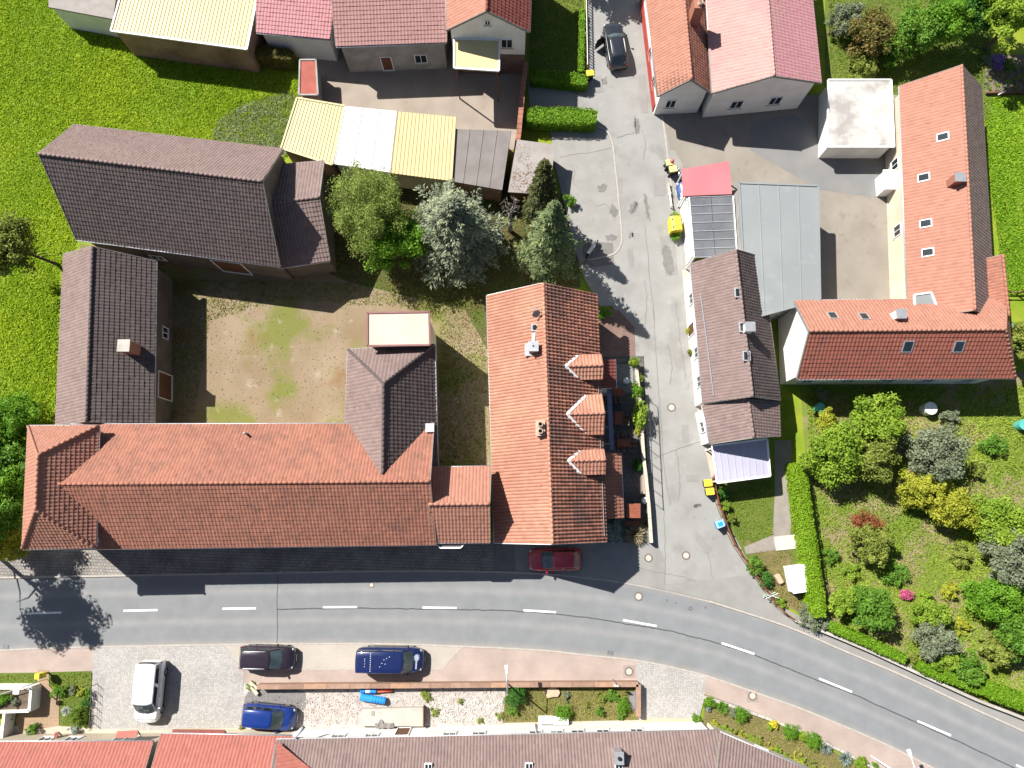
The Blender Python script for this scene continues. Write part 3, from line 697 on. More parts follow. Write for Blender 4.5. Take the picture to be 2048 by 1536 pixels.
mb = MB(); wallstrip(mb, [Vector(p[:2]) for p in wline([(1324, 232), (1330, 270), (1336, 320), (1344, 385), (1349, 420)], 0, 4)], 0.13, -0.05, 0.07)
tag(obj('lane_kerb', mb, kerb_mat), None, None, None, 'structure')
sheet('parking_apron', [(1112, 256), (1190, 256), (1210, 264), (1222, 285), (1228, 330), (1235, 400), (1241, 465), (1240, 487), (1228, 504), (1205, 513), (1176, 518), (1160, 520), (1140, 430), (1118, 330)], 0.036, mat('pale_worn_asphalt', (0.24, 0.232, 0.215), (0.275, 0.265, 0.245), scale=0.8, bump=0.2, bscale=60, rough=0.95, spots=[((0.17, 0.163, 0.152), 1.1, 0.63, 0.6), ((0.13, 0.125, 0.118), 3.0, 0.70, 0.5)]))
sheet('dark_asphalt_corner', [(1164, 482), (1226, 486), (1228, 528), (1192, 534), (1168, 532)], 0.041, stain_mat)
sheet('lane_verge', [(1334, 300), (1352, 420), (1366, 545), (1392, 545), (1384, 460), (1372, 400), (1366, 330), (1350, 300)], 0.026, MATS['pale_worn_asphalt'])
sheet('right_footway', [(1424, 962), (1400, 850), (1378, 700), (1364, 540), (1385, 540), (1400, 700), (1420, 850), (1437, 960)], 0.06, mat('pale_footway', (0.46, 0.40, 0.32), (0.40, 0.34, 0.27), scale=1.5, bump=0.2, bscale=50, rough=0.95))
for px in ([(1188, 152), (1202, 150), (1207, 184), (1192, 186)], [(1276, 149), (1290, 148), (1297, 225), (1282, 226)], [(1254, 498), (1266, 497), (1268, 535), (1258, 536)], [(1320, 474), (1348, 470), (1356, 548), (1332, 552)], [(1230, 354), (1244, 353), (1246, 388), (1233, 388)], [(1306, 352), (1330, 350), (1332, 390), (1308, 392)], [(1363, 850), (1376, 849), (1378, 884), (1366, 886)], [(1372, 951), (1398, 949), (1398, 963), (1373, 964)], [(1390, 1078), (1399, 1066), (1424, 1098), (1414, 1108)], [(1455, 1172), (1473, 1173), (1472, 1192), (1455, 1190)], [(1290, 1095), (1314, 1094), (1316, 1132), (1288, 1133)], [(1350, 703), (1362, 702), (1363, 733), (1350, 733)]):
    sheet('asphalt_patch', px, 0.045 if px[0][1] < 1160 else 0.08, patch_mat)
for px in ([(1262, 408), (1272, 402), (1276, 412), (1266, 428), (1258, 424)], [(1288, 388), (1294, 392), (1298, 420), (1302, 440), (1294, 434), (1290, 412)], [(1322, 500), (1334, 490), (1344, 510), (1346, 545), (1336, 548), (1328, 530)], [(1196, 372), (1212, 368), (1210, 382), (1198, 384)], [(1258, 470), (1264, 466), (1266, 472), (1259, 476)], [(1225, 408), (1236, 424), (1228, 436), (1220, 424)], [(1212, 470), (1226, 470), (1234, 478), (1216, 482)], [(1268, 236), (1276, 240), (1280, 262), (1272, 268), (1268, 252)], [(1204, 160), (1212, 154), (1214, 168), (1206, 168)], [(1388, 1010), (1400, 1006), (1402, 1012), (1390, 1016)]):
    sheet('dark_repair', [(u + random.uniform(-2.2, 2.2), v + random.uniform(-2.2, 2.2)) for u, v in smooth(px + [px[0]], 7)[:-1]], 0.048, stain_mat)
for px in ([(1235, 276), (1250, 270), (1268, 265), (1272, 250), (1270, 232)], [(1120, 315), (1150, 308), (1180, 305), (1222, 296)], [(1329, 1170), (1330, 1100), (1326, 1000), (1322, 900), (1318, 820)], [(1306, 620), (1326, 900), (1340, 1010)], [(1432, 1204), (1420, 1130), (1415, 1105)], [(1350, 600), (1362, 690), (1372, 760)], [(1290, 450), (1300, 560), (1310, 640)], [(1318, 912), (1350, 900), (1398, 884)], [(1140, 330), (1150, 345), (1146, 362), (1160, 378)], [(1180, 400), (1196, 412), (1210, 408), (1222, 420)], [(1128, 360), (1136, 390), (1152, 410)], [(1288, 560), (1294, 600), (1290, 650)], [(1336, 690), (1344, 730), (1340, 770)], [(1352, 900), (1360, 950), (1356, 1000)], [(1285, 260), (1291, 290), (1286, 318)], [(1240, 1120), (1290, 1140), (1350, 1150), (1420, 1172)]):
    strip_px(px, 0.03, 0.05, stain_mat, 'asphalt_crack', 8, 0.03)

# yards, gardens, lawns
sheet('farmyard', [(160, 488), (660, 540), (700, 560), (960, 560), (975, 640), (980, 940), (860, 960), (300, 960), (150, 960)], 0.0, yard_ground)
sheet('tree_garden', [(655, 330), (1000, 330), (1040, 375), (1140, 390), (1160, 480), (1160, 575), (980, 600), (975, 700), (930, 620), (700, 565), (655, 545)], 0.004, worn_grass)
sheet('upper_yard', [(610, 60), (1040, 60), (1045, 200), (1030, 300), (640, 300), (590, 220)], 0.012, beige_yard)
sheet('right_yard', [(1430, 190), (1800, 190), (1830, 620), (1470, 620), (1440, 420), (1345, 330), (1325, 225)], 0.004, taupe_yard)
sheet('right_drive', [(1500, 240), (1590, 230), (1700, 320), (1790, 330), (1790, 400), (1640, 380), (1500, 300)], 0.01, grey_yard)
sheet('garden_beds', [(1600, 770), (2120, 740), (2140, 1480), (2048, 1432), (1942, 1385), (1805, 1315), (1660, 1255), (1625, 1100)], 0.0, garden_soil)
sheet('back_garden', [(1650, -80), (1960, -80), (1985, 130), (1980, 240), (1790, 200), (1650, 190)], 0.0, lawn_ground)
sheet('vegetable_bed', [(1968, 112), (2060, 108), (2064, 184), (1970, 184)], 0.01, mat('tilled_soil', (0.20, 0.155, 0.105), (0.15, 0.115, 0.075), scale=3, bump=0.8, bscale=22, rough=1.0))
sheet('south_garden_right', [(1410, 1402), (1500, 1428), (1600, 1468), (1700, 1520), (1800, 1575), (1750, 1640), (1500, 1580), (1405, 1450)], 0.02, dry_lawn)
sheet('corner_lawn', [(1430, 960), (1600, 930), (1640, 1240), (1560, 1205), (1500, 1140), (1450, 1040)], 0.0, lawn_ground)
sheet('corner_lawn_dry', [(1490, 1080), (1570, 1085), (1625, 1240), (1560, 1205), (1520, 1160)], 0.006, dry_lawn)
sheet('garden_path', [(1548, 880), (1582, 880), (1585, 1000), (1580, 1080), (1552, 1100), (1492, 1108), (1488, 1094), (1545, 1070), (1550, 980)], 0.016, mat('grey_path', (0.26, 0.23, 0.20), (0.22, 0.195, 0.165), scale=2, bump=0.3, bscale=40, rough=0.95))
sheet('south_garden_mid', [(1012, 1372), (1276, 1372), (1278, 1440), (1005, 1446)], 0.066, dry_lawn)
sheet('building_plot', [(488, 1366), (1012, 1366), (1010, 1450), (486, 1462)], 0.062, gravel_mat)
sheet('house_footway', [(-60, 1452), (180, 1450), (480, 1452), (1285, 1436), (1300, 1490), (-60, 1500)], 0.059, mat('pale_footway', (0.40, 0.35, 0.29), (0.36, 0.31, 0.25), scale=1.5, bump=0.2, bscale=50, rough=0.95))
sheet('grit_heap_bed', smooth([(496, 1384), (540, 1378), (600, 1380), (612, 1394), (606, 1420), (560, 1424), (505, 1424), (488, 1405), (496, 1384)], 4)[:-1], 0.068, grit_mat)
sheet('front_path', [(76, 1340), (98, 1340), (98, 1372), (118, 1392), (118, 1452), (40, 1462), (30, 1440), (72, 1380)], 0.07, paver_tan)
sheet('front_lawn', [(-60, 1347), (75, 1345), (75, 1371), (-60, 1376)], 0.066, lawn_ground)
sheet('front_lawn', [(99, 1344), (183, 1342), (183, 1371), (99, 1372)], 0.066, lawn_ground)
sheet('front_garden', [(119, 1373), (182, 1372), (182, 1456), (119, 1452)], 0.068, lawn_ground)
sheet('terrace', [(1200, 712), (1288, 712), (1300, 1085), (1208, 1085)], 0.04, paver_dark)
sheet('forecourt', [(1196, 617), (1238, 620), (1269, 655), (1271, 712), (1196, 712)], 0.04, paver_red)
sheet('verge_strip', [(1058, -200), (1168, -200), (1168, 150), (1060, 150)], 0.01, lawn_ground)

grass_m = leafm('meadow_grass', (0.18, 0.335, 0.008), (0.50, 0.61, 0.04), trans=0.45)
lawn_m = leafm('lawn_grass', (0.12, 0.22, 0.01), (0.28, 0.38, 0.025), trans=0.4)
dry_m = leafm('dry_grass', (0.14, 0.165, 0.02), (0.32, 0.28, 0.085), trans=0.3)
grass('meadow_grass', [(-80, -80), (570, -60), (620, 300), (560, 320), (150, 265), (105, 330), (150, 480), (150, 520), (118, 540), (112, 850), (60, 860), (-80, 880)], -0.03, 230, 0.24, grass_m, 'long sunlit green meadow grass on the left', wid=0.05, lean=0.12, seed=3)
grass('mown_heap', smooth([(425, 275), (440, 240), (480, 215), (530, 200), (590, 190), (600, 300), (500, 300), (425, 275)], 3)[:-1], 0.0, 260, 0.3, leafm('cut_grass_heap', (0.22, 0.27, 0.13), (0.42, 0.46, 0.27)), 'greyish green patch of tall weeds beside the ribbed cream roof', wid=0.035, lean=0.15, seed=9)
grass('field_grass', [(1965, 195), (2110, 195), (2110, 590), (2010, 590), (1985, 400)], -0.03, 230, 0.22, leafm('field_grass', (0.12, 0.28, 0.010), (0.31, 0.50, 0.03), trans=0.4), 'even green field grass on the right edge', wid=0.045, lean=0.25, seed=12)
grass('shaded_lawn', [(1058, -120), (1166, -120), (1168, 140), (1060, 140)], 0.01, 120, 0.12, lawn_m, 'short green lawn between the white gabled house and the picket fence', wid=0.04)
grass('yard_grass', [(320, 555), (960, 575), (975, 720), (975, 940), (880, 930), (880, 620), (560, 600), (420, 640), (390, 830), (330, 840)], 0.0, 90, 0.13, leafm('yard_weeds', (0.12, 0.17, 0.02), (0.30, 0.30, 0.07)), 'thin patchy grass round the edges of the farmyard', wid=0.05, lean=0.3, seed=5)
grass('tree_garden_grass', [(655, 420), (1000, 380), (1130, 440), (1150, 570), (980, 595), (960, 650), (930, 620), (700, 560), (655, 540)], 0.004, 130, 0.11, dry_m, 'worn olive grass under the spruces', wid=0.04, lean=0.3, seed=6)
grass('corner_grass', [(1440, 985), (1545, 960), (1548, 1070), (1485, 1090), (1450, 1030)], 0.0, 140, 0.12, lawn_m, 'bright mown lawn behind the lane fence', wid=0.04, seed=7)
grass('corner_grass_dry', [(1500, 1105), (1580, 1090), (1630, 1240), (1560, 1200)], 0.006, 110, 0.12, dry_m, 'yellowing lawn at the corner of lane and road', wid=0.04, seed=8)
grass('garden_grass', [(1610, 775), (2110, 770), (2110, 1450), (1945, 1380), (1805, 1308), (1665, 1250), (1630, 1000)], 0.0, 120, 0.18, leafm('garden_grass', (0.13, 0.23, 0.012), (0.32, 0.40, 0.05)), 'tufts of grass between the beds of the large garden', wid=0.06, lean=0.3, seed=14)
grass('back_garden_grass', [(1655, -80), (1975, -80), (1985, 130), (1960, 200), (1660, 180)], 0.0, 70, 0.14, lawn_m, 'lawn behind the pink roofed house', wid=0.05, seed=15)
grass('bed_grass', [(1012, 1376), (1270, 1376), (1272, 1438), (1008, 1442)], 0.066, 150, 0.13, leafm('olive_grass', (0.14, 0.19, 0.02), (0.34, 0.33, 0.06)), 'olive grass inside the brown walled front garden', wid=0.035, lean=0.4, seed=16)
grass('bank_grass', [(1412, 1404), (1500, 1430), (1600, 1470), (1700, 1522), (1780, 1570), (1640, 1560), (1500, 1480), (1408, 1448)], 0.02, 120, 0.13, dry_m, 'dry grass bank below the pink pavement', wid=0.035, lean=0.4, seed=17)
for k, q in enumerate(([(-40, 1349), (74, 1347), (74, 1370), (-40, 1374)], [(100, 1346), (182, 1344), (182, 1370), (100, 1371)], [(120, 1375), (181, 1374), (181, 1450), (120, 1450)])):
    grass('front_lawn_grass', q, 0.067, 160, 0.1, lawn_m, ['strip of lawn left of the tan front path', 'strip of lawn behind the yellow letter box', 'small lawn with the clipped ball bush beside the cobbled yard'][k], wid=0.03, seed=20 + k)

# =================================================================== BUILDINGS
clay = tilem('orange_clay_tiles', (0.40, 0.195, 0.135), (0.31, 0.14, 0.092), st=0.3, stain=(0.45, 0.27, 0.17), sscale=0.3, th=0.52)
clay_old = tilem('weathered_clay_tiles', (0.33, 0.14, 0.092), (0.21, 0.092, 0.066), st=0.4, stain=(0.12, 0.075, 0.055))
clay_pale = tilem('pale_clay_tiles', (0.355, 0.17, 0.12), (0.285, 0.13, 0.09), st=0.13, stain=(0.2, 0.10, 0.075))
clay_red = tilem('red_tiles', (0.34, 0.122, 0.095), (0.275, 0.09, 0.07), st=0.3, stain=(0.2, 0.09, 0.065))
brown = tilem('shaded_brown_tiles', (0.105, 0.083, 0.078), (0.068, 0.052, 0.050), st=0.4, stain=(0.075, 0.055, 0.05))  # darker copy of the greyish brown, shade painted in for slopes off the sun
brown_pale = tilem('greyish_brown_tiles', (0.215, 0.155, 0.14), (0.155, 0.11, 0.10), st=0.3, stain=(0.12, 0.09, 0.08))
darkred = tilem('dark_red_tiles', (0.21, 0.06, 0.045), (0.14, 0.04, 0.032), st=0.3)
pink_sheet = mat('pink_sheet_metal', (0.45, 0.155, 0.16), (0.39, 0.13, 0.135), scale=0.6, rough=0.5, spots=((0.42, 0.25, 0.22), 0.4, 0.56, 0.6))
cream_sheet = mat('cream_sheet_metal', (0.52, 0.45, 0.235), (0.49, 0.42, 0.215), scale=0.7, rough=0.5, spots=((0.40, 0.33, 0.18), 3.0, 0.70, 0.5))
grey_felt = mat('grey_roof_felt', (0.17, 0.15, 0.14), (0.20, 0.18, 0.17), scale=1.0, bump=0.3, bscale=60, rough=0.95, spots=((0.24, 0.22, 0.20), 2.5, 0.64, 0.5))
pale_felt = mat('pale_fibre_cement', (0.30, 0.27, 0.25), (0.25, 0.225, 0.205), scale=1.5, bump=0.3, bscale=50, rough=0.95)
hall_sheet = mat('pale_grey_membrane', (0.225, 0.24, 0.24), (0.205, 0.22, 0.22), scale=0.35, rough=0.75, spots=((0.25, 0.262, 0.26), 0.8, 0.6, 0.6))

# ---- the inn with the three dormers
inn = house('gabled_inn', 'long orange tiled inn with three dormers at the corner of road and lane', [(975, 591), (990, 1086), (1211, 1084), (1191, 589)], 4.4, 3.0, clay, white_wall, cw=0.245, cl=0.37, amp=0.075, step=0.05, cat='house', vm=white_paint,
    wins=[(2, 0.12, 1.6, 1.0, 1.3), (2, 0.3, 1.6, 1.0, 1.3), (2, 0.55, 1.2, 1.0, 2.1, 'door'), (2, 0.8, 1.6, 1.0, 1.3), (1, 0.3, 1.6, 1.0, 1.3), (1, 0.7, 1.6, 1.0, 1.3), (3, 0.3, 1.6, 1.0, 1.2), (3, 0.7, 1.6, 1.0, 1.2)], noTile=(1,))
tag(obj('roof_tiles', tiles([inn['E'][2], inn['E'][3], inn['RA'], inn['RB']], tilem('mottled_shaded_clay_tiles', (0.34, 0.155, 0.105), (0.13, 0.055, 0.04), st=0.55, stain=(0.075, 0.055, 0.05), sscale=0.45, th=0.50, f=0.75), 0.265, 0.36, 0.105, 0.085), None, inn['roof']), 'mottled darker tiles on the lane side', None, None, 'stuff')  # mottled tiles; shade on the slope and in tile valleys is put into the colour
def on_e(u, v, lift=0.0): return ray_plane(u, v, inn['p2'][0], inn['p2'][1]) + Vector((0, 0, lift))
def on_w(u, v, lift=0.0): return ray_plane(u, v, inn['p1'][0], inn['p1'][1]) + Vector((0, 0, lift))
dormer_glass = 0
for ap, nb, sb, fr in (((1134, 733), (1157, 712), (1158, 758), 1204), ((1137, 829), (1173, 792), (1173, 868), 1206), ((1139, 922), (1161, 902), (1163, 948), 1209)):
    A = on_e(*ap); N = on_e(*nb); S = on_e(*sb)
    ze = (N.z + S.z) / 2
    dirv = Vector((inn['d'].y, -inn['d'].x, 0))
    if dirv.x < 0: dirv = -dirv
    fx = P(fr, ap[1], ze)
    def front(p):
        k = (fx - p).dot(dirv); q = p + dirv * k; return q
    Rf = front(A); N0 = Vector((N.x, N.y, ze)); S0 = Vector((S.x, S.y, ze)); Nf = front(N0); Sf = front(S0)
    up = Vector((0, 0, 0.08))
    dn = obj('dormer', MB().slab([Nf + up, N0 + up, A + up, Rf + up], 0.12).slab([S0 + up, Sf + up, Rf + up, A + up], 0.12), timber, inn['roof'])
    for f in ([Nf + up, N0 + up, A + up, Rf + up], [S0 + up, Sf + up, Rf + up, A + up]):
        tag(obj('roof_tiles', tiles(f, clay, 0.26, 0.36, 0.05, 0.045), None, inn['roof']), None, None, None, 'stuff')
    rm = MB(); ridge(rm, A + up * 1.6, Rf + up * 1.6, 0.09); obj('ridge_tiles', rm, clay_pale, inn['roof'], True)
    for e in (N0, S0):
        obj('valley_flashing', MB().bar(e + Vector((0, 0, 0.20)) - dirv * 0.10, A + Vector((0, 0, 0.27)) - dirv * 0.14, 0.2, 0.06), white_paint, inn['roof'])
    wb = MB(); a0, b0 = Nf - dirv * 0.25, Sf - dirv * 0.25; t = (b0 - a0).normalized(); a0 += t * 0.15; b0 -= t * 0.15
    c0, c1 = a0 - dirv * 2.0, b0 - dirv * 2.0; mid = Rf - dirv * 0.25
    zl = 4.0
    wb.add([(a0.x, a0.y, zl), (b0.x, b0.y, zl), (b0.x, b0.y, ze), (mid.x, mid.y, A.z - 0.1), (a0.x, a0.y, ze), (c0.x, c0.y, zl + 1.2), (c0.x, c0.y, ze), (c1.x, c1.y, zl + 1.2), (c1.x, c1.y, ze)],
           [(0, 1, 2, 3, 4), (0, 4, 6, 5), (1, 7, 8, 2)])
    obj('dormer_wall', wb, timber, inn['roof'])
    ww = MB(); c = (a0 + b0) / 2 + dirv * 0.02; c.z = (ze + zl) / 2 + 0.1; hwid = (b0 - a0).length / 2 - 0.2
    ww.bar(c - t * hwid, c + t * hwid, 0.04, 0.7); obj('dormer_window', ww, glass, inn['roof'])
for a, b in (((1196, 772), (1197, 792)), ((1199, 868), (1201, 902)), ((1203, 950), (1208, 1072))):
    p, q = on_e(*a, 0.18), on_e(*b, 0.18); mb = MB(); mb.bar(p, q, 0.03, 0.14)
    n = max(2, int((q - p).length / 0.8))
    for i in range(n + 1):
        r = p.lerp(q, i / n); mb.bar(r + Vector((-0.2, 0, -0.02)), r + Vector((0.0, 0, -0.06)), 0.03, 0.03)
    obj('snow_guard', mb, zinc, inn['roof'])
# chimneys, rooflight and dish
pale_terra = mat('pale_terracotta', (0.46, 0.34, 0.26), (0.38, 0.27, 0.2), scale=3)
def chimney(host, p, d, h, m, cap, pots=0, rz=0.0, name='chimney'):
    c = obj(name, MB().box((p.x, p.y, p.z + h / 2 - 0.4), (d[0], d[1], h + 0.8), rz), m, host)
    obj('chimney_cap', MB().box((p.x, p.y, p.z + h + 0.04), (d[0] + 0.14, d[1] + 0.14, 0.08), rz), cap, c)
    for k in range(pots):
        o = (k - (pots - 1) / 2) * d[1] / max(pots, 1) * 1.0
        pc = MB(); q = Vector((p.x - math.sin(rz) * o, p.y + math.cos(rz) * o, 0))
        n = 12; r0, r1, r2 = 0.22, 0.2, 0.14; z0, z1 = p.z + h + 0.08, p.z + h + 0.42
        rings = [(r0, z0), (r1, z1), (r2, z1), (r2, z0 + 0.06)]
        vs = [(q.x + r * math.cos(2 * math.pi * i / n), q.y + r * math.sin(2 * math.pi * i / n), z) for r, z in rings for i in range(n)]
        fs = [(k2 * n + i, k2 * n + (i + 1) % n, (k2 + 1) * n + (i + 1) % n, (k2 + 1) * n + i) for k2 in range(3) for i in range(n)] + [tuple(range(3 * n, 4 * n))]
        pc.add(vs, fs); o_ = obj('chimney_pot', pc, pale_terra, c, True)
        obj('flue', MB().add([(q.x + r2 * .96 * math.cos(2 * math.pi * i / n), q.y + r2 * .96 * math.sin(2 * math.pi * i / n), z0 + 0.075) for i in range(n)], [tuple(range(n))]), black_plastic, c)
    return c
soot = mat('soot', (0.012, 0.011, 0.010), (0.02, 0.02, 0.02), rough=1.0)
p = on_w(1066, 698)
ch = chimney(inn['root'], p, (0.62, 0.62), 0.9, mat('chimney_render', (0.40, 0.37, 0.34), (0.32, 0.29, 0.27), scale=3), steel)
obj('flue', MB().box((p.x, p.y, p.z + 0.985), (0.12, 0.12, 0.012)), soot, ch)
obj('chimney_flashing', MB().box((p.x - 0.28, p.y - 0.05, p.z - 0.02), (0.7, 0.95, 0.10)), steel, ch)
p = on_w(1080, 858)
chimney(inn['root'], p, (0.55, 1.0), 0.55, pale_terra, pale_terra, pots=2)
p = on_w(1070, 656, 0.1)
sk_ = obj('rooflight', MB().rbox((p.x, p.y, p.z), (0.62, 0.62, 0.14), 0.05), steel, inn['roof'])
obj('pane', MB().rbox((p.x + 0.02, p.y, p.z + 0.085), (0.4, 0.4, 0.03), 0.08), glass, sk_)
for v0, v1 in ((668, 690),):
    a, b = on_w(1067, v0, 0.12), on_w(1066, v1, 0.12); mb = MB()
    mb.bar(a + Vector((-0.11, 0, 0)), b + Vector((-0.11, 0, 0)), 0.035, 0.05); mb.bar(a + Vector((0.11, 0, 0.08)), b + Vector((0.11, 0, 0.08)), 0.035, 0.05)
    for i in range(9):
        q = a.lerp(b, i / 8); mb.bar(q + Vector((-0.12, 0, 0)), q + Vector((0.12, 0, 0.08)), 0.05, 0.02)
    obj('roof_ladder', mb, steel, inn['roof'])
p = on_w(1068, 626)
an = obj('antenna_mast', MB().tube(p - Vector((0, 0, 0.2)), p + Vector((0, 0, 1.3)), 0.025), steel, inn['root'])
mb = MB()
for k, (l, z) in enumerate(((0.5, 1.25), (0.42, 1.0), (0.34, 0.8))): mb.bar(p + Vector((-l, 0.05 * k, z)), p + Vector((l, 0.05 * k, z)), 0.02, 0.02)
mb.bar(p + Vector((0, -0.1, 1.25)), p + Vector((0, 0.65, 1.25)), 0.02, 0.02); obj('antenna_arms', mb, steel, an)
dish = MB(); n = 14
c = p + Vector((0.1, -0.2, 0.75)); dr = Vector((0.4, -0.75, 0.5)).normalized(); ax = dr.orthogonal().normalized(); ay = dr.cross(ax)
vs = [c + (ax * math.cos(2 * math.pi * i / n) + ay * math.sin(2 * math.pi * i / n)) * r + dr * (r * r * 0.9) for r in (0.1, 0.22, 0.33) for i in range(n)] + [c]
dish.add(vs, [(k * n + i, k * n + (i + 1) % n, (k + 1) * n + (i + 1) % n, (k + 1) * n + i) for k in range(2) for i in range(n)] + [(3 * n, (i + 1) % n, i) for i in range(n)])
obj('satellite_dish', dish, grey_wall, an, True)
for (u, v) in ((1077, 727), (1078, 780), (1081, 886), (1083, 942), (1083, 970), (996, 946)):
    q = on_w(u, v, 0.1); obj('vent_tile', MB().ball(q, (0.12, 0.1, 0.08), 8, 4), clay_old, inn['roof'], True)

# lean-to roofs on the terrace side of the inn
def leanto(name, label, hi_a, hi_b, lo_b, lo_a, zh, zl, tm, wm, cw=0.27, cl=0.36):
    H = [P(*hi_a, zh), P(*hi_b, zh)]; L = [P(*lo_a, zl), P(*lo_b, zl)]
    cen = (H[0] + H[1] + L[0] + L[1]) / 4
    root = thing(name, label, 'lean-to', (cen.x, cen.y, 0))
    f = [L[0], L[1], H[1], H[0]]
    r = obj('roof', MB().slab(f, 0.12), timber, root)
    tag(obj('roof_tiles', tiles(f, tm, cw, cl, 0.05, 0.045), None, r), None, None, None, 'stuff')
    obj('gutter', MB().tube(L[0] + Vector((0.07, 0, -0.06)), L[1] + Vector((0.07, 0, -0.06)), 0.06), zinc, r, True)
    mb = MB(); q = [L[0] + Vector((-0.25, 0.0, 0)), L[1] + Vector((-0.25, 0, 0)), H[1], H[0]]
    mb.add([(p.x, p.y, -0.02) for p in q] + [(q[0].x, q[0].y, zl - 0.1), (q[1].x, q[1].y, zl - 0.1), (q[2].x, q[2].y, zh - 0.2), (q[3].x, q[3].y, zh - 0.2)], [(0, 1, 5, 4), (1, 2, 6, 5), (3, 0, 4, 7)])
    obj('wall', mb, wm, root)
    return root
leanto('lean_to_porch', 'low red tiled lean-to against the southern end of the inn', (1206, 906), (1214, 1038), (1246, 1036), (1240, 906), 3.6, 2.7, clay_old, white_wall)
leanto('lean_to_entrance', 'dark brown roofed lean-to beside the northernmost dormer', (1200, 722), (1204, 776), (1231, 776), (1229, 718), 3.6, 2.9, darkred, white_wall)

# ---- link building between inn and long house
house('link_house', 'small two pitched link roof between the long house and the inn', [(862, 936), (982, 934), (980, 1084), (866, 1084)], 5.6, 2.2, clay_pale, cream_wall, cw=0.25, wins=[(2, 0.4, 2.0, 1.1, 1.3)])
bw = thing('bay_window', 'grey topped bay window on the street front of the link building', 'bay window', tuple(P(903, 1086, 0)))
bpts = [P(u, v, 5.2) for u, v in ((868, 1070), (934, 1070), (934, 1082), (921, 1096), (881, 1096), (868, 1084))]
obj('roof', MB().prism(bpts, 5.1, 5.22), grey_felt, bw)
for a, b in zip(bpts[2:], bpts[3:]): obj('edge_trim', MB().bar(a + Vector((0, 0, 0.03)), b + Vector((0, 0, 0.03)), 0.07, 0.1), white_paint, bw)
bc = sum(bpts, Vector()) / 6
obj('wall', MB().prism([bc + (p - bc) * 0.93 for p in bpts], -0.02, 5.1), cream_wall, bw)

# ---- the long house and its taller west wing
long_ = house('long_house', 'very long orange roofed house along the main road', [(140, 850), (868, 848), (872, 1088), (140, 1097)], 5.6, 3.3, clay_old, cream_wall, cw=0.25, cl=0.34, amp=0.03, step=0.03,
    wins=[(2, t, z, 1.0, 1.4) for t in (0.08, 0.2, 0.32, 0.44, 0.56, 0.68, 0.8, 0.92) for z in (1.7, 4.3)] + [(0, t, 4.3, 1.0, 1.3) for t in (0.1, 0.3, 0.5, 0.7)])
wing = house('hipped_wing', 'taller hipped roof wing at the western end of the long house', [(57, 853), (45, 1097), (190, 1094), (196, 852)], 7.2, 2.7, clay_pale, cream_wall, hipA=2.3, hipB=2.6, cw=0.25, cl=0.3, amp=0.03,
    wins=[(1, t, z, 1.0, 1.4) for t in (0.25, 0.75) for z in (1.7, 4.6)])
def on_l(u, v, s='p1', lift=0.0): return ray_plane(u, v, long_[s][0], long_[s][1]) + Vector((0, 0, lift))
p = on_l(495, 868); obj('vent_pipe', MB().tube(p - Vector((0, 0, 0.2)), p + Vector((0, 0, 0.7)), 0.09), zinc, long_['roof'], True)
# courtyard wing with the cream flat roof
tw = house('courtyard_wing', 'dark roofed courtyard wing running north from the long house', [(697, 700), (688, 952), (874, 952), (868, 690)], 5.2, 3.3, brown, mat('shaded_farm_wall', (0.15, 0.125, 0.105), (0.10, 0.085, 0.072), scale=0.9, bump=0.2, bscale=40), hipA=3.4, cw=0.28, cl=0.36, noTile=(0, 2), wins=[(0, 0.3, 2.0, 1.0, 1.3), (0, 0.55, 2.0, 1.0, 1.3)])  # farm wall colour darkened to stand in for the shadow on it
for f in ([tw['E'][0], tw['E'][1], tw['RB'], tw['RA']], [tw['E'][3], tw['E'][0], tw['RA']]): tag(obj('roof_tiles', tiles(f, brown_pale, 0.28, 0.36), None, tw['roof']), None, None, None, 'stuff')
flat_roof('flat_roofed_tower', 'cream flat roofed block at the head of the courtyard wing', [(735, 626), (858, 624), (860, 690), (735, 692)], 6.6, mat('cream_membrane', (0.55, 0.44, 0.36), (0.50, 0.40, 0.32), scale=0.6, rough=0.8), cream_wall, edge=mat('dusky_red_trim', (0.25, 0.13, 0.12), (0.2, 0.1, 0.1)))
p = ray_plane(862, 858, *tw['p2']); chimney(tw['root'], p, (0.5, 0.5), 0.8, grey_wall, steel)

# ---- barn and shed on the farm
barn = house('brown_barn', 'big brown tiled barn north of the farmyard', [(148, 250), (566, 299), (560, 532), (152, 478)], 4.6, 4.6, brown_pale, mat('shaded_farm_wall', (0.15, 0.125, 0.105), (0.10, 0.085, 0.072), scale=0.9, bump=0.2, bscale=40), cw=0.26, cl=0.34, wins=[(2, 0.3, 1.5, 2.6, 2.9, 'door'), (2, 0.7, 1.4, 1.2, 1.0)], noTile=(1,))
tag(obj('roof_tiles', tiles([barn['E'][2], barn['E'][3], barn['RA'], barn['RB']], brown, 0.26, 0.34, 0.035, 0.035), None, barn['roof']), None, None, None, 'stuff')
house('barn_annex', 'lower brown tiled annex at the eastern end of the barn', [(556, 330), (648, 322), (660, 520), (556, 535)], 3.6, 2.4, brown_pale, mat('shaded_farm_wall', (0.15, 0.125, 0.105), (0.10, 0.085, 0.072), scale=0.9, bump=0.2, bscale=40), cw=0.26)
shed = house('cart_shed', 'long grey brown roofed shed on the western side of the farmyard', [(128, 508), (112, 850), (306, 850), (311, 522)], 3.8, 2.4, brown, mat('shaded_farm_wall', (0.15, 0.125, 0.105), (0.10, 0.085, 0.072), scale=0.9, bump=0.2, bscale=40), cw=0.26, wins=[(2, 0.25, 1.3, 2.2, 2.4, 'door'), (2, 0.6, 1.4, 1.0, 1.0)], noTile=(0,))
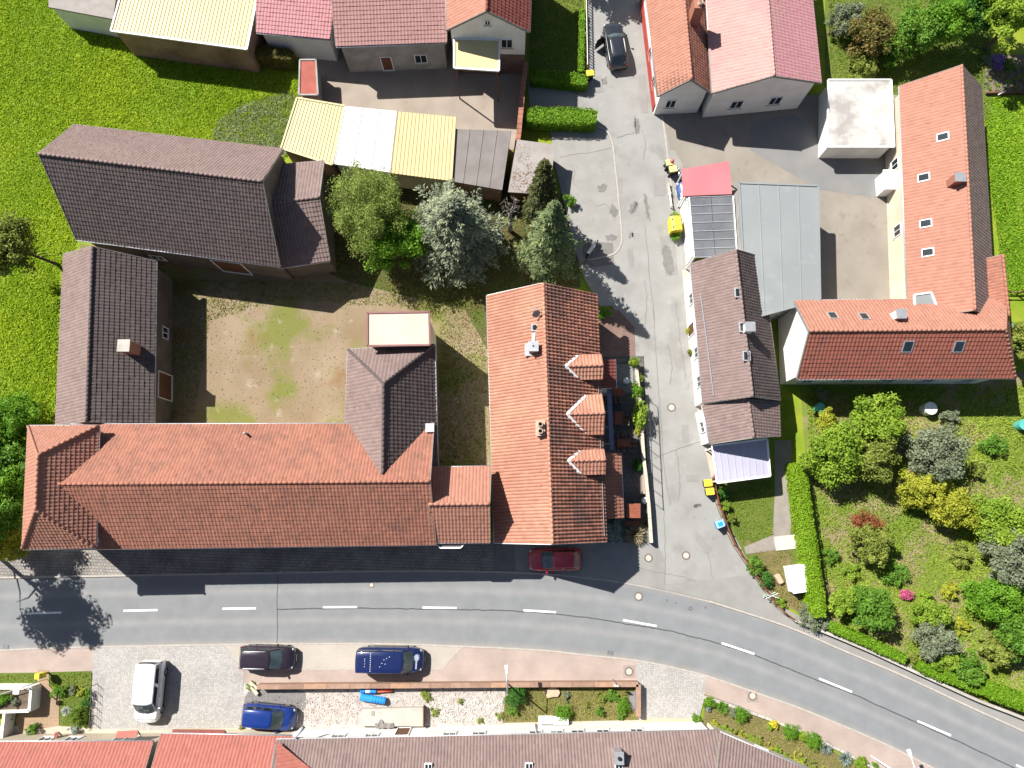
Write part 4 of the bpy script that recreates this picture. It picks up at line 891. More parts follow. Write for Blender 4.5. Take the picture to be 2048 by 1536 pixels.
tag(obj('roof_tiles', tiles([shed['E'][0], shed['E'][1], shed['RB'], shed['RA']], brown_pale, 0.26, 0.34), None, shed['roof']), None, None, None, 'stuff')
p = ray_plane(268, 700, *shed['p2']); chimney(shed['root'], p, (0.8, 0.8), 1.5, clay_pale, concrete)

# ---- farm buildings along the top
flat_roof('grey_roofed_shed', 'pale grey roofed shed at the top left edge', [(96, -60), (240, -60), (226, 38), (97, 14)], 3.0, pale_felt, white_wall, cat='shed')
flat_roof('ribbed_cream_hall', 'large shed with ribbed cream sheet roof and brick wall by the meadow', [(262, -80), (530, -80), (494, 99), (222, 62)], 3.6, cream_sheet, brick_wall, ribs=0.31, edge=white_paint, cat='shed')
house('pink_roofed_house', 'white house with pale red tiled roof at the top', [(700, -120), (527, -120), (513, 64), (660, 78)], 3.6, 0.9, tilem('pale_pink_tiles', (0.40, 0.19, 0.20), (0.36, 0.16, 0.17), st=0.3, stain=(0.30, 0.13, 0.12)), white_wall, cw=0.28, cl=0.36, wins=[(1, 0.3, 1.6, 0.9, 1.1), (1, 0.65, 1.6, 0.9, 1.1)])
house('dusky_roofed_house', 'house with broad dusky pink roof beside the white gabled house', [(660, -140), (900, -140), (893, 84), (672, 92)], 4.2, 1.2, tilem('dusky_tiles', (0.29, 0.16, 0.15), (0.25, 0.135, 0.125), st=0.3, stain=(0.22, 0.12, 0.11)), grey_wall, cw=0.28, wins=[(2, 0.25, 1.6, 1.1, 1.2), (2, 0.6, 1.1, 1.0, 2.0, 'door')])
gab = house('white_gabled_house', 'white house whose gable faces down the image beside the lawn', [(895, -150), (893, 60), (1058, 63), (1066, -150)], 6.3, 2.4, darkred, white_wall, cw=0.28, noTile=(0,), wins=[(1, 0.5, 6.9, 0.5, 0.6), (1, 0.25, 4.3, 1.0, 1.2), (1, 0.75, 4.3, 1.0, 1.2)])
ga, gb_, gc = gab['W'][1], gab['W'][2], gab['W'][3]
br = MB(); br.bar(Vector((ga.x, ga.y - 0.03, 1.4)), Vector((gb_.x + 0.03, gb_.y - 0.03, 1.4)), 0.04, 2.8); br.bar(Vector((gb_.x + 0.03, gb_.y, 1.4)), Vector((gc.x + 0.03, gc.y, 1.4)), 0.04, 2.8)
obj('ground_floor_cladding', br, mat('brown_cladding', (0.16, 0.10, 0.085), (0.12, 0.075, 0.065), scale=2), gab['root'])
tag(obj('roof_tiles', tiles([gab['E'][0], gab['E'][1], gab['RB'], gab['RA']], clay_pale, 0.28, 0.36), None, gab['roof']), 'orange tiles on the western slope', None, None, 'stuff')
flat_roof('cream_canopy', 'small cream canopy in front of the white gable', [(908, 78), (999, 80), (998, 142), (908, 136)], 4.8, cream_sheet, timber, posts=True, cat='canopy', edge=white_paint)
flat_roof('red_tool_shed', 'narrow red roofed tool shed in the upper yard', [(600, 120), (632, 120), (636, 190), (598, 190)], 2.3, mat('dull_red_sheet', (0.34, 0.10, 0.075), (0.28, 0.08, 0.06), scale=1.5), grey_wall, cat='shed', edge=grey_wall)
flat_roof('cream_garage', 'cream ribbed garage roof beside the barn', [(594, 196), (690, 212), (664, 330), (562, 297)], 3.0, cream_sheet, brick_wall, ribs=0.27, cat='garage', edge=cream_sheet)
flat_roof('white_garage', 'bright white flat garage roof between two cream ones', [(690, 212), (794, 222), (780, 345), (668, 328)], 3.05, mat('white_membrane', (0.60, 0.595, 0.58), (0.57, 0.565, 0.55), scale=0.5, rough=0.8), white_wall, cat='garage', ribs=1.15)
flat_roof('sand_garage', 'sand coloured flat garage roof behind the blue spruce', [(795, 223), (912, 234), (904, 362), (781, 346)], 3.0, mat('sand_membrane', (0.56, 0.44, 0.24), (0.53, 0.41, 0.22), scale=0.5, rough=0.8, spots=((0.42, 0.33, 0.18), 1.5, 0.62, 0.5)), cream_wall, cat='garage', ribs=0.31)
flat_roof('felt_garage', 'dark grey felt garage roof beside the brick wall', [(912, 258), (1022, 262), (1004, 380), (900, 362)], 2.8, grey_felt, brick_wall, cat='garage', ribs=1.0)
flat_roof('leaf_strewn_shed', 'low shed with pale roof strewn with brown leaves', [(1034, 279), (1111, 289), (1098, 389), (1016, 384)], 2.4, pale_felt, timber, cat='shed')
# fallen leaves on that shed
lp = [P(u, v, 2.42) for u, v in ((1034, 285), (1060, 290), (1070, 388), (1020, 384))]
x, y = scatter(lp, 40); n = len(x); k = RNG.random(n) < 0.25 + 0.75 * (y < np.median(y)); x, y = x[k], y[k]; n = len(x)
C = np.stack([x, y, np.full(n, 2.425) + RNG.uniform(0, 0.02, n)], 1); A = unit(n) * 0.06; A[:, 2] *= 0.2; B = np.cross(A, np.array([0, 0, 1.0])) * 0.7
fl = link(bpy.data.objects.new('fallen_leaves', quads('fallen_leaves', C, A, B, RNG.random(n)))); fl.data.materials.append(leafm('dead_leaves', (0.12, 0.055, 0.025), (0.24, 0.11, 0.05), trans=0.1)); tag(fl, 'brown fallen leaves on the pale shed roof', 'leaves', None, 'stuff')
# brick boundary wall with coping
bwall = thing('brick_boundary_wall', 'red brick boundary wall with coping beside the felt garage', 'wall', tuple(P(1035, 300, 0)))
pl = [Vector(p[:2]) for p in [P(1051, 150), P(1044, 215), P(1037, 290), P(1022, 390)]]
mb = MB(); wallstrip(mb, pl, 0.3, -0.05, 1.9); obj('wall', mb, brick_wall, bwall)
for a, b in zip(pl[:-1], pl[1:]):
    nn = max(1, int((b - a).length / 0.45))
    for i in range(nn):
        c = a.lerp(b, (i + 0.5) / nn); t = (b - a)
        obj('coping_tile', MB().box((c.x, c.y, 1.95), ((b - a).length / nn - 0.03, 0.42, 0.08), math.atan2(t.y, t.x)), clay_old, bwall)

# ---- right side of the lane
oh_ = house('lane_gabled_house', 'orange roofed house with white gable at the top of the lane', [(1286, -60), (1316, 192), (1424, 186), (1410, -60)], 3.6, 2.2, clay_pale, white_wall, cw=0.26, wins=[(0, 0.55, 1.6, 0.9, 1.2), (0, 0.8, 1.6, 0.9, 1.2), (1, 0.3, 1.7, 0.9, 1.2)], noTile=(1,), oh=0.35)
tag(obj('roof_tiles', tiles([oh_['E'][2], oh_['E'][3], oh_['RA'], oh_['RB']], clay_old, 0.26, 0.36), None, oh_['roof']), None, None, None, 'stuff')  # darker tile colour stands in for shade on this slope
mb = MB(); a, b = oh_['W'][0], oh_['W'][1]; t = (b - a).normalized(); nn = Vector((t.y, -t.x, 0)); nn = nn if nn.x < 0 else -nn
obj('red_plinth', MB().bar(Vector((a.x, a.y, 0.6)) + nn * 0.05, Vector((b.x, b.y, 0.6)) + nn * 0.05 - t * 0.3, 0.08, 1.2), mat('red_plinth', (0.36, 0.06, 0.045), (0.3, 0.05, 0.04), scale=2), oh_['root'])
flat_roof('dark_red_porch', 'dark red porch roof at the top edge beside the lane house', [(1322, -70), (1372, -70), (1368, 8), (1328, 16)], 3.0, darkred, white_wall, cat='porch')
pk = house('pink_hall', 'wide pink sheet roofed house in the upper right', [(1408, -120), (1425, 186), (1642, 165), (1612, -120)], 4.4, 1.7, tilem('bright_pink_tiles', (0.44, 0.265, 0.235), (0.40, 0.225, 0.20), st=0.6, stain=(0.40, 0.20, 0.20), sscale=0.3), white_wall, cw=0.3, cl=0.38, amp=0.03, noTile=(1,), wins=[(1, 0.3, 1.7, 1.1, 1.2), (1, 0.7, 1.7, 1.1, 1.2)])
tag(obj('roof_tiles', tiles([pk['E'][2], pk['E'][3], pk['RA'], pk['RB']], tilem('rose_tiles', (0.38, 0.185, 0.195), (0.34, 0.16, 0.17), st=0.5, stain=(0.33, 0.20, 0.17), sscale=0.3), 0.3, 0.38, 0.03), None, pk['roof']), None, None, None, 'stuff')
p = ray_plane(1386, 40, *oh_['p2']); chimney(oh_['root'], p, (0.8, 1.1), 2.2, clay_old, clay_old, pots=2)
flat_roof('white_garage', 'square white flat roofed garage with grey stains in the right yard', [(1656, 160), (1782, 160), (1788, 294), (1655, 294)], 2.3, mat('stained_white_felt', (0.46, 0.445, 0.42), (0.40, 0.38, 0.355), scale=0.7, rough=0.9, spots=((0.26, 0.24, 0.22), 0.55, 0.50, 0.8)), white_wall, cat='garage', edge=white_paint)
flat_roof('grey_hall', 'broad pale grey flat roofed hall in the middle of the right yards', [(1478, 366), (1636, 372), (1640, 600), (1492, 640)], 4.4, hall_sheet, grey_wall, cat='hall', edge=hall_sheet, ribs=1.4)
flat_roof('pink_carport', 'bright pink carport roof beside the yellow bins', [(1364, 338), (1458, 322), (1464, 388), (1366, 392)], 2.6, mat('rose_sheet', (0.48, 0.155, 0.17), (0.44, 0.135, 0.15), scale=0.5, rough=0.6), white_paint, posts=True, cat='carport')
# glazed veranda roof
ver = thing('glazed_veranda', 'grey glazed veranda roof with white frame below the pink carport', 'veranda', tuple(P(1425, 450, 0)))
vc = [P(u, v, 2.9) for u, v in ((1378, 395), (1466, 392), (1474, 512), (1388, 515))]
obj('roof_frame', MB().bar(vc[0], vc[3], 0.1, 0.12).bar(vc[1], vc[2], 0.1, 0.12), white_paint, ver)
for i in range(8):
    a, b = vc[0].lerp(vc[3], i / 7), vc[1].lerp(vc[2], i / 7)
    obj('rafter', MB().bar(a + Vector((0, 0, 0.02)), b + Vector((0, 0, 0.02)), 0.05, 0.08), zinc, ver)
frosted = mat('grey_roof_glass', (0.11, 0.115, 0.125), (0.15, 0.155, 0.165), scale=0.6, rough=0.25, spec=0.5)
for i in range(7):
    for k in range(2):
        q = [vc[0].lerp(vc[3], (i + s) / 7).lerp(vc[1].lerp(vc[2], (i + s) / 7), (k + r) / 2) for s, r in ((0.03, 0.01), (0.97, 0.01), (0.97, 0.99), (0.03, 0.99))]
        obj('pane', MB().slab([p + Vector((0, 0, 0.0)) for p in q], 0.03), frosted, ver)
for p in vc: obj('post', MB().box((p.x, p.y, 1.42), (0.1, 0.1, 2.84)), white_paint, ver)
a = [Vector(P(u, v, 0)[:2]) for u, v in ((1362, 395), (1372, 470), (1378, 530))]
vw = thing('veranda_wall', 'mossy garden wall with white edge along the lane below the carport', 'wall', (a[1].x, a[1].y, 0))
mb = MB(); wallstrip(mb, a, 0.32, -0.05, 2.3); obj('wall', mb, mat('mossy_coping', (0.24, 0.22, 0.17), (0.17, 0.165, 0.11), scale=4, bump=0.4, bscale=30), vw)
mb = MB(); wallstrip(mb, offset_line(a, -0.2), 0.07, -0.05, 2.36); obj('white_edge', mb, white_paint, vw)
# white houses along the lane
lh = house('white_lane_house', 'white house with brown tiled roof along the lane', [(1382, 528), (1408, 806), (1560, 800), (1522, 514)], 3.7, 2.5, brown_pale, white_wall, cw=0.24, cl=0.34, noTile=(1,), oh=0.25,
    wins=[(0, 0.2, 1.9, 0.9, 1.2), (0, 0.62, 1.9, 0.9, 1.2), (0, 0.84, 1.9, 0.9, 1.2), (0, 0.42, 1.1, 1.0, 2.0, 'door')])
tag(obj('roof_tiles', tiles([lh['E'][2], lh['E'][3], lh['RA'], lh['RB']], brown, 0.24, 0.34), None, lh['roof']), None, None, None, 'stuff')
a, b = ray_plane(1400, 590, *lh['p1']), ray_plane(1426, 792, *lh['p1']); up = Vector((0, 0, 0.16))
obj('snow_guard', MB().bar(a + up, b + up, 0.05, 0.12), zinc, lh['roof'])
for t in (0.2, 0.5, 0.75):
    p = ray_plane(1470 + 30 * t, 540 + 230 * t, *lh['p1']); q = obj('rooflight', MB().rbox((p.x, p.y, p.z + 0.1), (0.6, 0.8, 0.1), 0.04), zinc, lh['roof']); obj('pane', MB().box((p.x, p.y, p.z + 0.155), (0.42, 0.6, 0.01)), glass, q)
p = ray_plane(1492, 660, *lh['p2']); chimney(lh['root'], p, (0.6, 0.6), 1.0, white_wall, steel)
house('lower_lane_house', 'lower brown tiled annex south of the white lane house', [(1405, 810), (1422, 888), (1560, 872), (1556, 802)], 3.4, 1.9, brown_pale, white_wall, cw=0.24, cl=0.34, oh=0.2, wins=[(0, 0.5, 1.4, 0.9, 1.2)])
flat_roof('lilac_canopy', 'pale lilac corrugated canopy below the lane houses', [(1424, 892), (1534, 878), (1540, 952), (1434, 966)], 2.5, mat('lilac_polycarbonate', (0.37, 0.36, 0.43), (0.34, 0.33, 0.40), scale=0.6, rough=0.4), white_paint, posts=True, ribs=0.5, cat='canopy', edge=white_paint)
# farm on the far right
rb = house('orange_farm_wing', 'long orange roofed farm wing running up the right side', [(1800, 172), (1818, 640), (1990, 640), (1962, 172)], 3.4, 2.9, clay_pale, cream_wall, cw=0.28, noTile=(1,), wins=[(0, 0.3, 1.6, 1.0, 1.2), (0, 0.6, 1.6, 1.0, 1.2)])
tag(obj('roof_tiles', tiles([rb['E'][2], rb['E'][3], rb['RA'], rb['RB']], brown_pale, 0.28, 0.36), None, rb['roof']), None, None, None, 'stuff')
def skylight(h, pl, u, v, wd=0.7, ln=0.9):
    p = ray_plane(u, v, *h[pl]); n = h[pl][1] if h[pl][1].z > 0 else -h[pl][1]
    ex = h['d']; ey = n.cross(ex)
    q = [p + n * 0.09 + ex * a * wd / 2 + ey * b * ln / 2 for a, b in ((-1, -1), (1, -1), (1, 1), (-1, 1))]
    s = obj('skylight', MB().slab(q, 0.14), zinc, h['roof'])
    q2 = [p + n * 0.1 + ex * a * (wd / 2 - 0.09) + ey * b * (ln / 2 - 0.09) for a, b in ((-1, -1), (1, -1), (1, 1), (-1, 1))]
    obj('pane', MB().slab(q2, 0.02), glass, s)
for u, v in ((1886, 274), (1848, 355), (1852, 447), (1856, 505)): skylight(rb, 'p1', u, v)
p = ray_plane(1905, 366, *rb['p1']); chimney(rb['root'], p, (0.7, 0.6), 1.0, clay_old, steel)
r2 = house('orange_farm_house', 'orange roofed farmhouse with white gable above the large garden', [(1588, 602), (2012, 598), (2030, 755), (1594, 757)], 4.4, 2.7, clay_pale, white_wall, cw=0.28, noTile=(1,), hipB=2.2, wins=[(2, t, 1.6, 1.0, 1.3) for t in (0.1, 0.3, 0.5, 0.7, 0.9)])
tag(obj('roof_tiles', tiles([r2['E'][2], r2['E'][3], r2['RA'], r2['RB']], tilem('rust_tiles', (0.30, 0.10, 0.07), (0.24, 0.08, 0.055), st=0.4, stain=(0.16, 0.08, 0.065)), 0.28, 0.36), None, r2['roof']), None, None, None, 'stuff')
for u, v in ((1665, 632), (1728, 634)): skylight(r2, 'p1', u, v)
for u, v in ((1815, 692), (1917, 692)): skylight(r2, 'p2', u, v, 0.8, 1.0)
p = ray_plane(1790, 634, *r2['p1']); chimney(r2['root'], p, (0.6, 0.6), 0.9, white_wall, steel)
flat_roof('grey_corner_roof', 'grey flat roof in the inner corner of the orange farm', [(1828, 590), (1862, 585), (1888, 650), (1832, 652)], 4.9, hall_sheet, white_wall, cat='annex', edge=white_paint)
house('tiled_side_house', 'reddish tiled side roof at the right edge of the farm', [(1962, 520), (1975, 640), (2018, 640), (2008, 520)], 4.0, 1.2, clay_old, brick_wall, cw=0.24, cl=0.3)

# ---- houses along the bottom
bl = house('red_roofed_house', 'cream house with red tiled roof in the bottom left corner', [(-160, 1486), (306, 1484), (300, 1740), (-160, 1740)], 3.2, 3.0, clay_red, mat('sand_render', (0.44, 0.38, 0.29), (0.40, 0.34, 0.26), scale=0.8), cw=0.26, cl=0.32, oh=0.25,
    wins=[(0, 0.48, 1.7, 1.0, 1.3), (0, 0.60, 1.7, 1.0, 1.3), (0, 0.84, 1.7, 1.6, 1.3)])
b2 = house('red_roofed_house', 'taller red tiled house between the corner house and the brown terrace', [(322, 1469), (592, 1474), (592, 1740), (318, 1740)], 2.7, 3.2, clay_red, cream_wall, cw=0.26, cl=0.32, oh=0.25, wins=[(0, 0.2, 1.4, 0.9, 1.1)])
b3 = house('brown_roofed_terrace', 'long white terrace with greyish brown tiled roof along the bottom edge', [(552, 1481), (1436, 1463), (1450, 1740), (556, 1740)], 3.8, 3.0, brown_pale, white_wall, cw=0.23, cl=0.34, amp=0.045, oh=0.3,
    wins=[(0, t, 2.2, 1.0, 1.2) for t in (0.12, 0.2, 0.385, 0.455, 0.59, 0.64, 0.69, 0.75, 0.83)] + [(0, 0.27, 1.2, 1.1, 2.1, 'door')])
tag(obj('roof_tiles', tiles([P(554, 1483, 4.4), P(554, 1640, 6.4), P(650, 1560, 5.3)], clay_red, 0.25, 0.3), None, b3['roof']), None, None, None, 'stuff')
def on_b(u, v, l=0.0): return ray_plane(u, v, *b3['p1']) + Vector((0, 0, l))
p = on_b(1234, 1506); c = chimney(b3['root'], p, (0.5, 0.7), 1.1, steel, steel)
obj('flue', MB().tube(p + Vector((0, 0, 1.1)), p + Vector((0, 0, 1.32)), 0.13), soot, c, True)
for u, v in ((857, 1534), (1058, 1533), (1237, 1531)):
    p = on_b(u, v, 0.12); s = obj('rooflight', MB().rbox((p.x, p.y, p.z), (0.55, 0.6, 0.16), 0.04), white_paint, b3['roof'])
    for k in (-1, 1): obj('pane', MB().box((p.x + k * 0.12, p.y, p.z + 0.085), (0.19, 0.46, 0.012)), glass, s)
obj('downpipe', MB().tube(P(1071, 1448, 0.1), P(1071, 1448, 0.1) + Vector((0, 0, 3.9)), 0.05), zinc, b3['root'], True)
house('angled_roofed_house', 'brown tiled house angled along the road below the grass bank', [(1440, 1466), (1660, 1560), (1580, 1760), (1380, 1680)], 4.0, 2.6, brown_pale, cream_wall, cw=0.23, cl=0.34, amp=0.045, oh=0.25, wins=[(0, 0.5, 2.0, 1.0, 1.2)])

# =================================================================== PLANTS
def crown_mesh(name, rx, ry, rz, n, leaf, clumps, seed, asp=0.6, zlow=-0.6, spread=0.3, fill=0.35, droop=0.0, upbias=0.5):
    """leaf-sized faces gathered in clumps through the crown's volume, gaps between them"""
    r = np.random.default_rng(seed)
    d = r.normal(size=(clumps, 3)); d /= np.linalg.norm(d, axis=1, keepdims=True); d[:, 2] = np.where(d[:, 2] < zlow, -d[:, 2], d[:, 2])
    cc = d * (r.uniform(fill, 1.0, clumps) * r.normal(1.0, 0.09, clumps))[:, None]
    cr = r.uniform(0.6, 1.25, clumps) * spread
    k = r.integers(0, clumps, n)
    o = r.normal(size=(n, 3)); o /= np.linalg.norm(o, axis=1, keepdims=True)
    rr = r.random(n) ** 0.45
    C = cc[k] + o * (cr[k] * rr)[:, None]
    nrm = o * 0.7 + r.normal(size=(n, 3)) * 0.6; nrm[:, 2] += upbias; nrm /= np.linalg.norm(nrm, axis=1, keepdims=True)
    a = np.cross(nrm, r.normal(size=(n, 3))); a /= np.linalg.norm(a, axis=1, keepdims=True)
    if droop: a[:, 2] -= droop; a /= np.linalg.norm(a, axis=1, keepdims=True)
    b = np.cross(nrm, a); b /= np.linalg.norm(b, axis=1, keepdims=True)
    S = leaf * r.uniform(0.6, 1.3, n)
    t = 0.5 + r.normal(0, 0.28, clumps)[k] + r.normal(0, 0.2, n)
    sc = np.array([rx, ry, rz])
    return quads(name, C * sc, a * S[:, None], b * (S * asp)[:, None], t)
def trunk_mb(h, r, limbs, rx, rz, seed, lean=(0, 0)):
    rd = random.Random(seed); mb = MB(); top = Vector((lean[0], lean[1], h))
    p = Vector((0, 0, -0.1)); n = 5
    for i in range(n):
        q = Vector((lean[0] * (i + 1) / n + rd.uniform(-.05, .05), lean[1] * (i + 1) / n + rd.uniform(-.05, .05), h * (i + 1) / n))
        mb.tube(p, q, r * (1 - i / n * 0.6), r * (1 - (i + 1) / n * 0.6), 8); p = q
    for i in range(limbs):
        t = rd.uniform(0.35, 0.98); a = rd.uniform(0, 2 * math.pi)
        s = Vector((lean[0] * t, lean[1] * t, h * t)); e = s + Vector((math.cos(a) * rx * rd.uniform(.5, .85), math.sin(a) * rx * rd.uniform(.5, .85), rz * rd.uniform(0.2, 0.9)))
        m = s.lerp(e, 0.5) + Vector((0, 0, 0.12 * rz)); mb.tube(s, m, r * 0.4, r * 0.25, 6); mb.tube(m, e, r * 0.25, r * 0.06, 6)
    return mb
def tree(name, label, u, v, zc, rx, ry, rz, m, n=7000, leaf=0.13, clumps=60, seed=1, cat='tree', group=None, asp=0.6, spread=0.3, droop=0.0, fill=0.35, lean=(0, 0), barkm=None, zlow=-0.6):
    c = P(u, v, zc); root = thing(name, label, cat, (c.x - lean[0], c.y - lean[1], 0), 0, group)
    obj('trunk', trunk_mb(zc, 0.05 + 0.045 * rx, 7, rx, rz * 0.8, seed, lean), barkm or bark, root, True, True)
    me = crown_mesh('crown', rx, ry, rz, n, leaf, clumps, seed, asp, zlow, spread, fill, droop)
    me.transform(Matrix.Translation((lean[0], lean[1], zc))); me.materials.append(m)
    link(bpy.data.objects.new('crown', me), root)
    return root
def spruce(name, label, u, v, h, r, m, n_br=340, seed=1, per=26, pw=0.85, z0=0.05, size=0.2, droop=0.25, cat='tree', wid=0.34, rough=0.12):
    b = P(u, v, 0); root = thing(name, label, cat, (b.x, b.y, 0))
    obj('trunk', MB().tube((0, 0, -0.1), (0, 0, h * 0.97), 0.06 + h * 0.013, 0.02, 8), bark, root, True, True)
    rg = np.random.default_rng(seed); Cs, As, Bs, Ts = [], [], [], []
    for i in range(n_br):
        t = z0 + (1 - z0) * ((i + rg.random()) / n_br) ** 1.25
        L = r * (1 - t) ** pw * rg.normal(0.95, rough) + 0.12; az = i * 2.39996 + rg.normal(0, 0.2)
        d = np.array([math.cos(az), math.sin(az), 0]); sd = np.array([-d[1], d[0], 0])
        tb = rg.normal(0.42, 0.2)
        m_ = max(6, int(per * (0.35 + L / r)))
        s = rg.uniform(0.12, 1.0, m_) ** 0.75
        side = rg.normal(0, 1, m_) * (0.24 * L * (1.05 - s) + 0.06)
        z = t * h + 0.28 * L * s - droop * L * s * s - 0.05 * np.abs(side) + rg.normal(0, 0.05, m_)
        c = d * (s * L)[:, None] + sd * side[:, None]; c[:, 2] = z
        dirv = d * (0.75 + rg.normal(0, .2, m_))[:, None] + sd * (np.sign(side) * rg.uniform(0.2, 1.0, m_))[:, None]
        dirv[:, 2] += 0.12 - 0.35 * s + rg.normal(0, .25, m_); dirv /= np.linalg.norm(dirv, axis=1, keepdims=True)
        up = rg.normal(0, .55, (m_, 3)); up[:, 2] += 1
        bb = np.cross(dirv, up); bb /= np.linalg.norm(bb, axis=1, keepdims=True)
        S = size * rg.uniform(0.55, 1.25, m_)
        Cs.append(c); As.append(dirv * S[:, None]); Bs.append(bb * (S * wid)[:, None]); Ts.append(tb + 0.28 * (s - 0.5) + rg.normal(0, .13, m_))
    me = quads('crown', np.concatenate(Cs), np.concatenate(As), np.concatenate(Bs), np.concatenate(Ts)); me.materials.append(m)
    link(bpy.data.objects.new('crown', me), root)
    return root
BUSH = {}
ORD = ['first','second','third','fourth','fifth','sixth','seventh','eighth','ninth','tenth','eleventh','twelfth','thirteenth']
def bush(name, label, u, v, r, h, m, kind='round', ry=None, z0=0.06, cat='bush', group=None, seed=0):
    """shrub: shared leaf mass per kind, scaled; sits on the ground at the pixel of its middle height"""
    key = (kind, m.name)
    if key not in BUSH:
        sd = len(BUSH) * 13 + 5
        if kind == 'round': me = crown_mesh('foliage', 1, 1, 1, 1500, 0.105, 34, sd, 0.65, -0.9, 0.38, 0.45)
        elif kind == 'fine': me = crown_mesh('foliage', 1, 1, 1, 3800, 0.062, 60, sd, 0.6, -0.9, 0.32, 0.5)
        elif kind == 'loose': me = crown_mesh('foliage', 1, 1, 1, 900, 0.115, 22, sd, 0.5, -0.7, 0.3, 0.3)
        elif kind == 'spiky':
            n = 420; d = unit(n); d[:, 2] = np.abs(d[:, 2]) * 0.9 + 0.12; d /= np.linalg.norm(d, axis=1, keepdims=True)
            L = RNG.uniform(0.6, 1.05, n); A = d * (L / 2)[:, None]; B = np.cross(d, unit(n)); B = B / np.linalg.norm(B, axis=1, keepdims=True) * 0.05
            me = quads('foliage', A + np.array([0, 0, -0.85]), A, B, RNG.random(n))
        me.materials.append(m)
        st = MB()
        for k in range(5):
            a = k * 1.3; st.tube((0, 0, -1.05), (0.5 * math.cos(a), 0.5 * math.sin(a), 0.3), 0.05, 0.02, 5)
        sm = bpy.data.meshes.new('stem'); sm.from_pydata(st.v, [], st.f); sm.materials.append(bark)
        BUSH[key] = (me, sm)
    me, sm = BUSH[key]
    c = P(u, v, h * 0.5)
    root = thing(name, label, cat, (c.x, c.y, z0), random.uniform(0, 6.28), group)
    for nm, q in (('foliage', me), ('stem', sm)):
        o = link(bpy.data.objects.new(nm, q), root); o.scale = (r, ry or r, h / 2); o.location = (0, 0, h / 2)
    return root
def hedge(name, label, px, wd, h, m, dens=210, leaf=0.075, z0=0.0, round_end=True, cat='hedge'):
    pts = [Vector(P(u, v, h)[:2]) for u, v in px]
    c0 = pts[len(pts) // 2]; root = thing(name, label, cat, (c0.x, c0.y, 0))
    core = MB(); wallstrip(core, pts, wd * 0.8, -0.02, h * 0.93); obj('branches', core, m, root)
    L = [0.0]
    for a, b in zip(pts[:-1], pts[1:]): L.append(L[-1] + (b - a).length)
    T = L[-1]; n = int(T * (wd + 2 * h) * dens)
    s = RNG.uniform(-0.0, T, n); i = np.clip(np.searchsorted(L, s) - 1, 0, len(pts) - 2)
    P0 = np.array([[p.x, p.y] for p in pts]); LA = np.array(L); f = (s - LA[i]) / (LA[i + 1] - LA[i])
    base = P0[i] + (P0[i + 1] - P0[i]) * f[:, None]; t = P0[i + 1] - P0[i]; t /= np.linalg.norm(t, axis=1, keepdims=True); nn = np.stack([-t[:, 1], t[:, 0]], 1)
    q = RNG.uniform(0, wd + 2 * h, n)
    off = np.where(q < h, -wd / 2, np.where(q > h + wd, wd / 2, q - h - wd / 2)); z = np.where(q < h, q, np.where(q > h + wd, wd + 2 * h - q, h))
    edge = np.minimum(s, T - s); sh = np.clip(edge / (wd * 0.5), 0, 1) if round_end else np.ones(n)
    off = off * (0.55 + 0.45 * np.sqrt(sh)); lump = 0.09 * vnoise(s, off * 3 + z, 2.0, 3) + 0.07 * vnoise(s, z, 6.0, 4)
    nr = np.stack([nn[:, 0] * (off / wd * 2), nn[:, 1] * (off / wd * 2), np.where(z > h * .97, 1.0, 0.25)], 1); nr /= np.linalg.norm(nr, axis=1, keepdims=True)
    C = np.concatenate([base + nn * off[:, None], z[:, None]], 1) + nr * (lump + RNG.normal(0.0, 0.04, n))[:, None]
    nv = nr + RNG.normal(0, .6, (n, 3)); nv /= np.linalg.norm(nv, axis=1, keepdims=True)
    A = np.cross(nv, unit(n)); A /= np.linalg.norm(A, axis=1, keepdims=True); B = np.cross(nv, A); S = leaf * RNG.uniform(.6, 1.3, n)
    me = quads('foliage', C, A * S[:, None], B * (S * .65)[:, None], 0.5 + 0.3 * vnoise(s, off * 2 + z, 2.5, 8) + RNG.normal(0, .18, n)); me.materials.append(m)
    obj('foliage', me, None, root)
    return root

L_bright = leafm('bright_leaves', (0.08, 0.21, 0.010), (0.20, 0.38, 0.03), trans=0.4)
L_green = leafm('green_leaves', (0.06, 0.16, 0.014), (0.16, 0.30, 0.03))
L_deep = leafm('deep_green_leaves', (0.025, 0.10, 0.014), (0.08, 0.21, 0.025))
L_fresh = leafm('fresh_leaves', (0.15, 0.27, 0.02), (0.34, 0.46, 0.05), trans=0.4)
L_lime = leafm('lime_leaves', (0.24, 0.28, 0.02), (0.46, 0.46, 0.05), trans=0.35)
L_olive = leafm('olive_leaves', (0.13, 0.17, 0.025), (0.29, 0.33, 0.06))
L_grey = leafm('grey_green_leaves', (0.13, 0.16, 0.09), (0.26, 0.29, 0.18))
L_silver = leafm('silver_leaves', (0.13, 0.19, 0.16), (0.30, 0.36, 0.31), trans=0.2)
L_birch = leafm('birch_leaves', (0.13, 0.20, 0.025), (0.33, 0.40, 0.10), trans=0.35)
L_blue = leafm('blue_spruce_needles', (0.05, 0.075, 0.05), (0.36, 0.39, 0.235), trans=0.12)  # tones spread apart to paint lit tips and a shaded inside
L_spruce = leafm('spruce_needles', (0.03, 0.06, 0.022), (0.25, 0.30, 0.12), trans=0.12)
L_yew = leafm('yew_needles', (0.022, 0.034, 0.008), (0.10, 0.105, 0.025), trans=0.1)
L_hedge = leafm('hedge_leaves', (0.10, 0.22, 0.008), (0.22, 0.38, 0.02), trans=0.3)
L_rust = leafm('rust_tipped_leaves', (0.08, 0.11, 0.015), (0.27, 0.19, 0.06))
L_red = leafm('red_leaves', (0.16, 0.06, 0.025), (0.38, 0.12, 0.05))
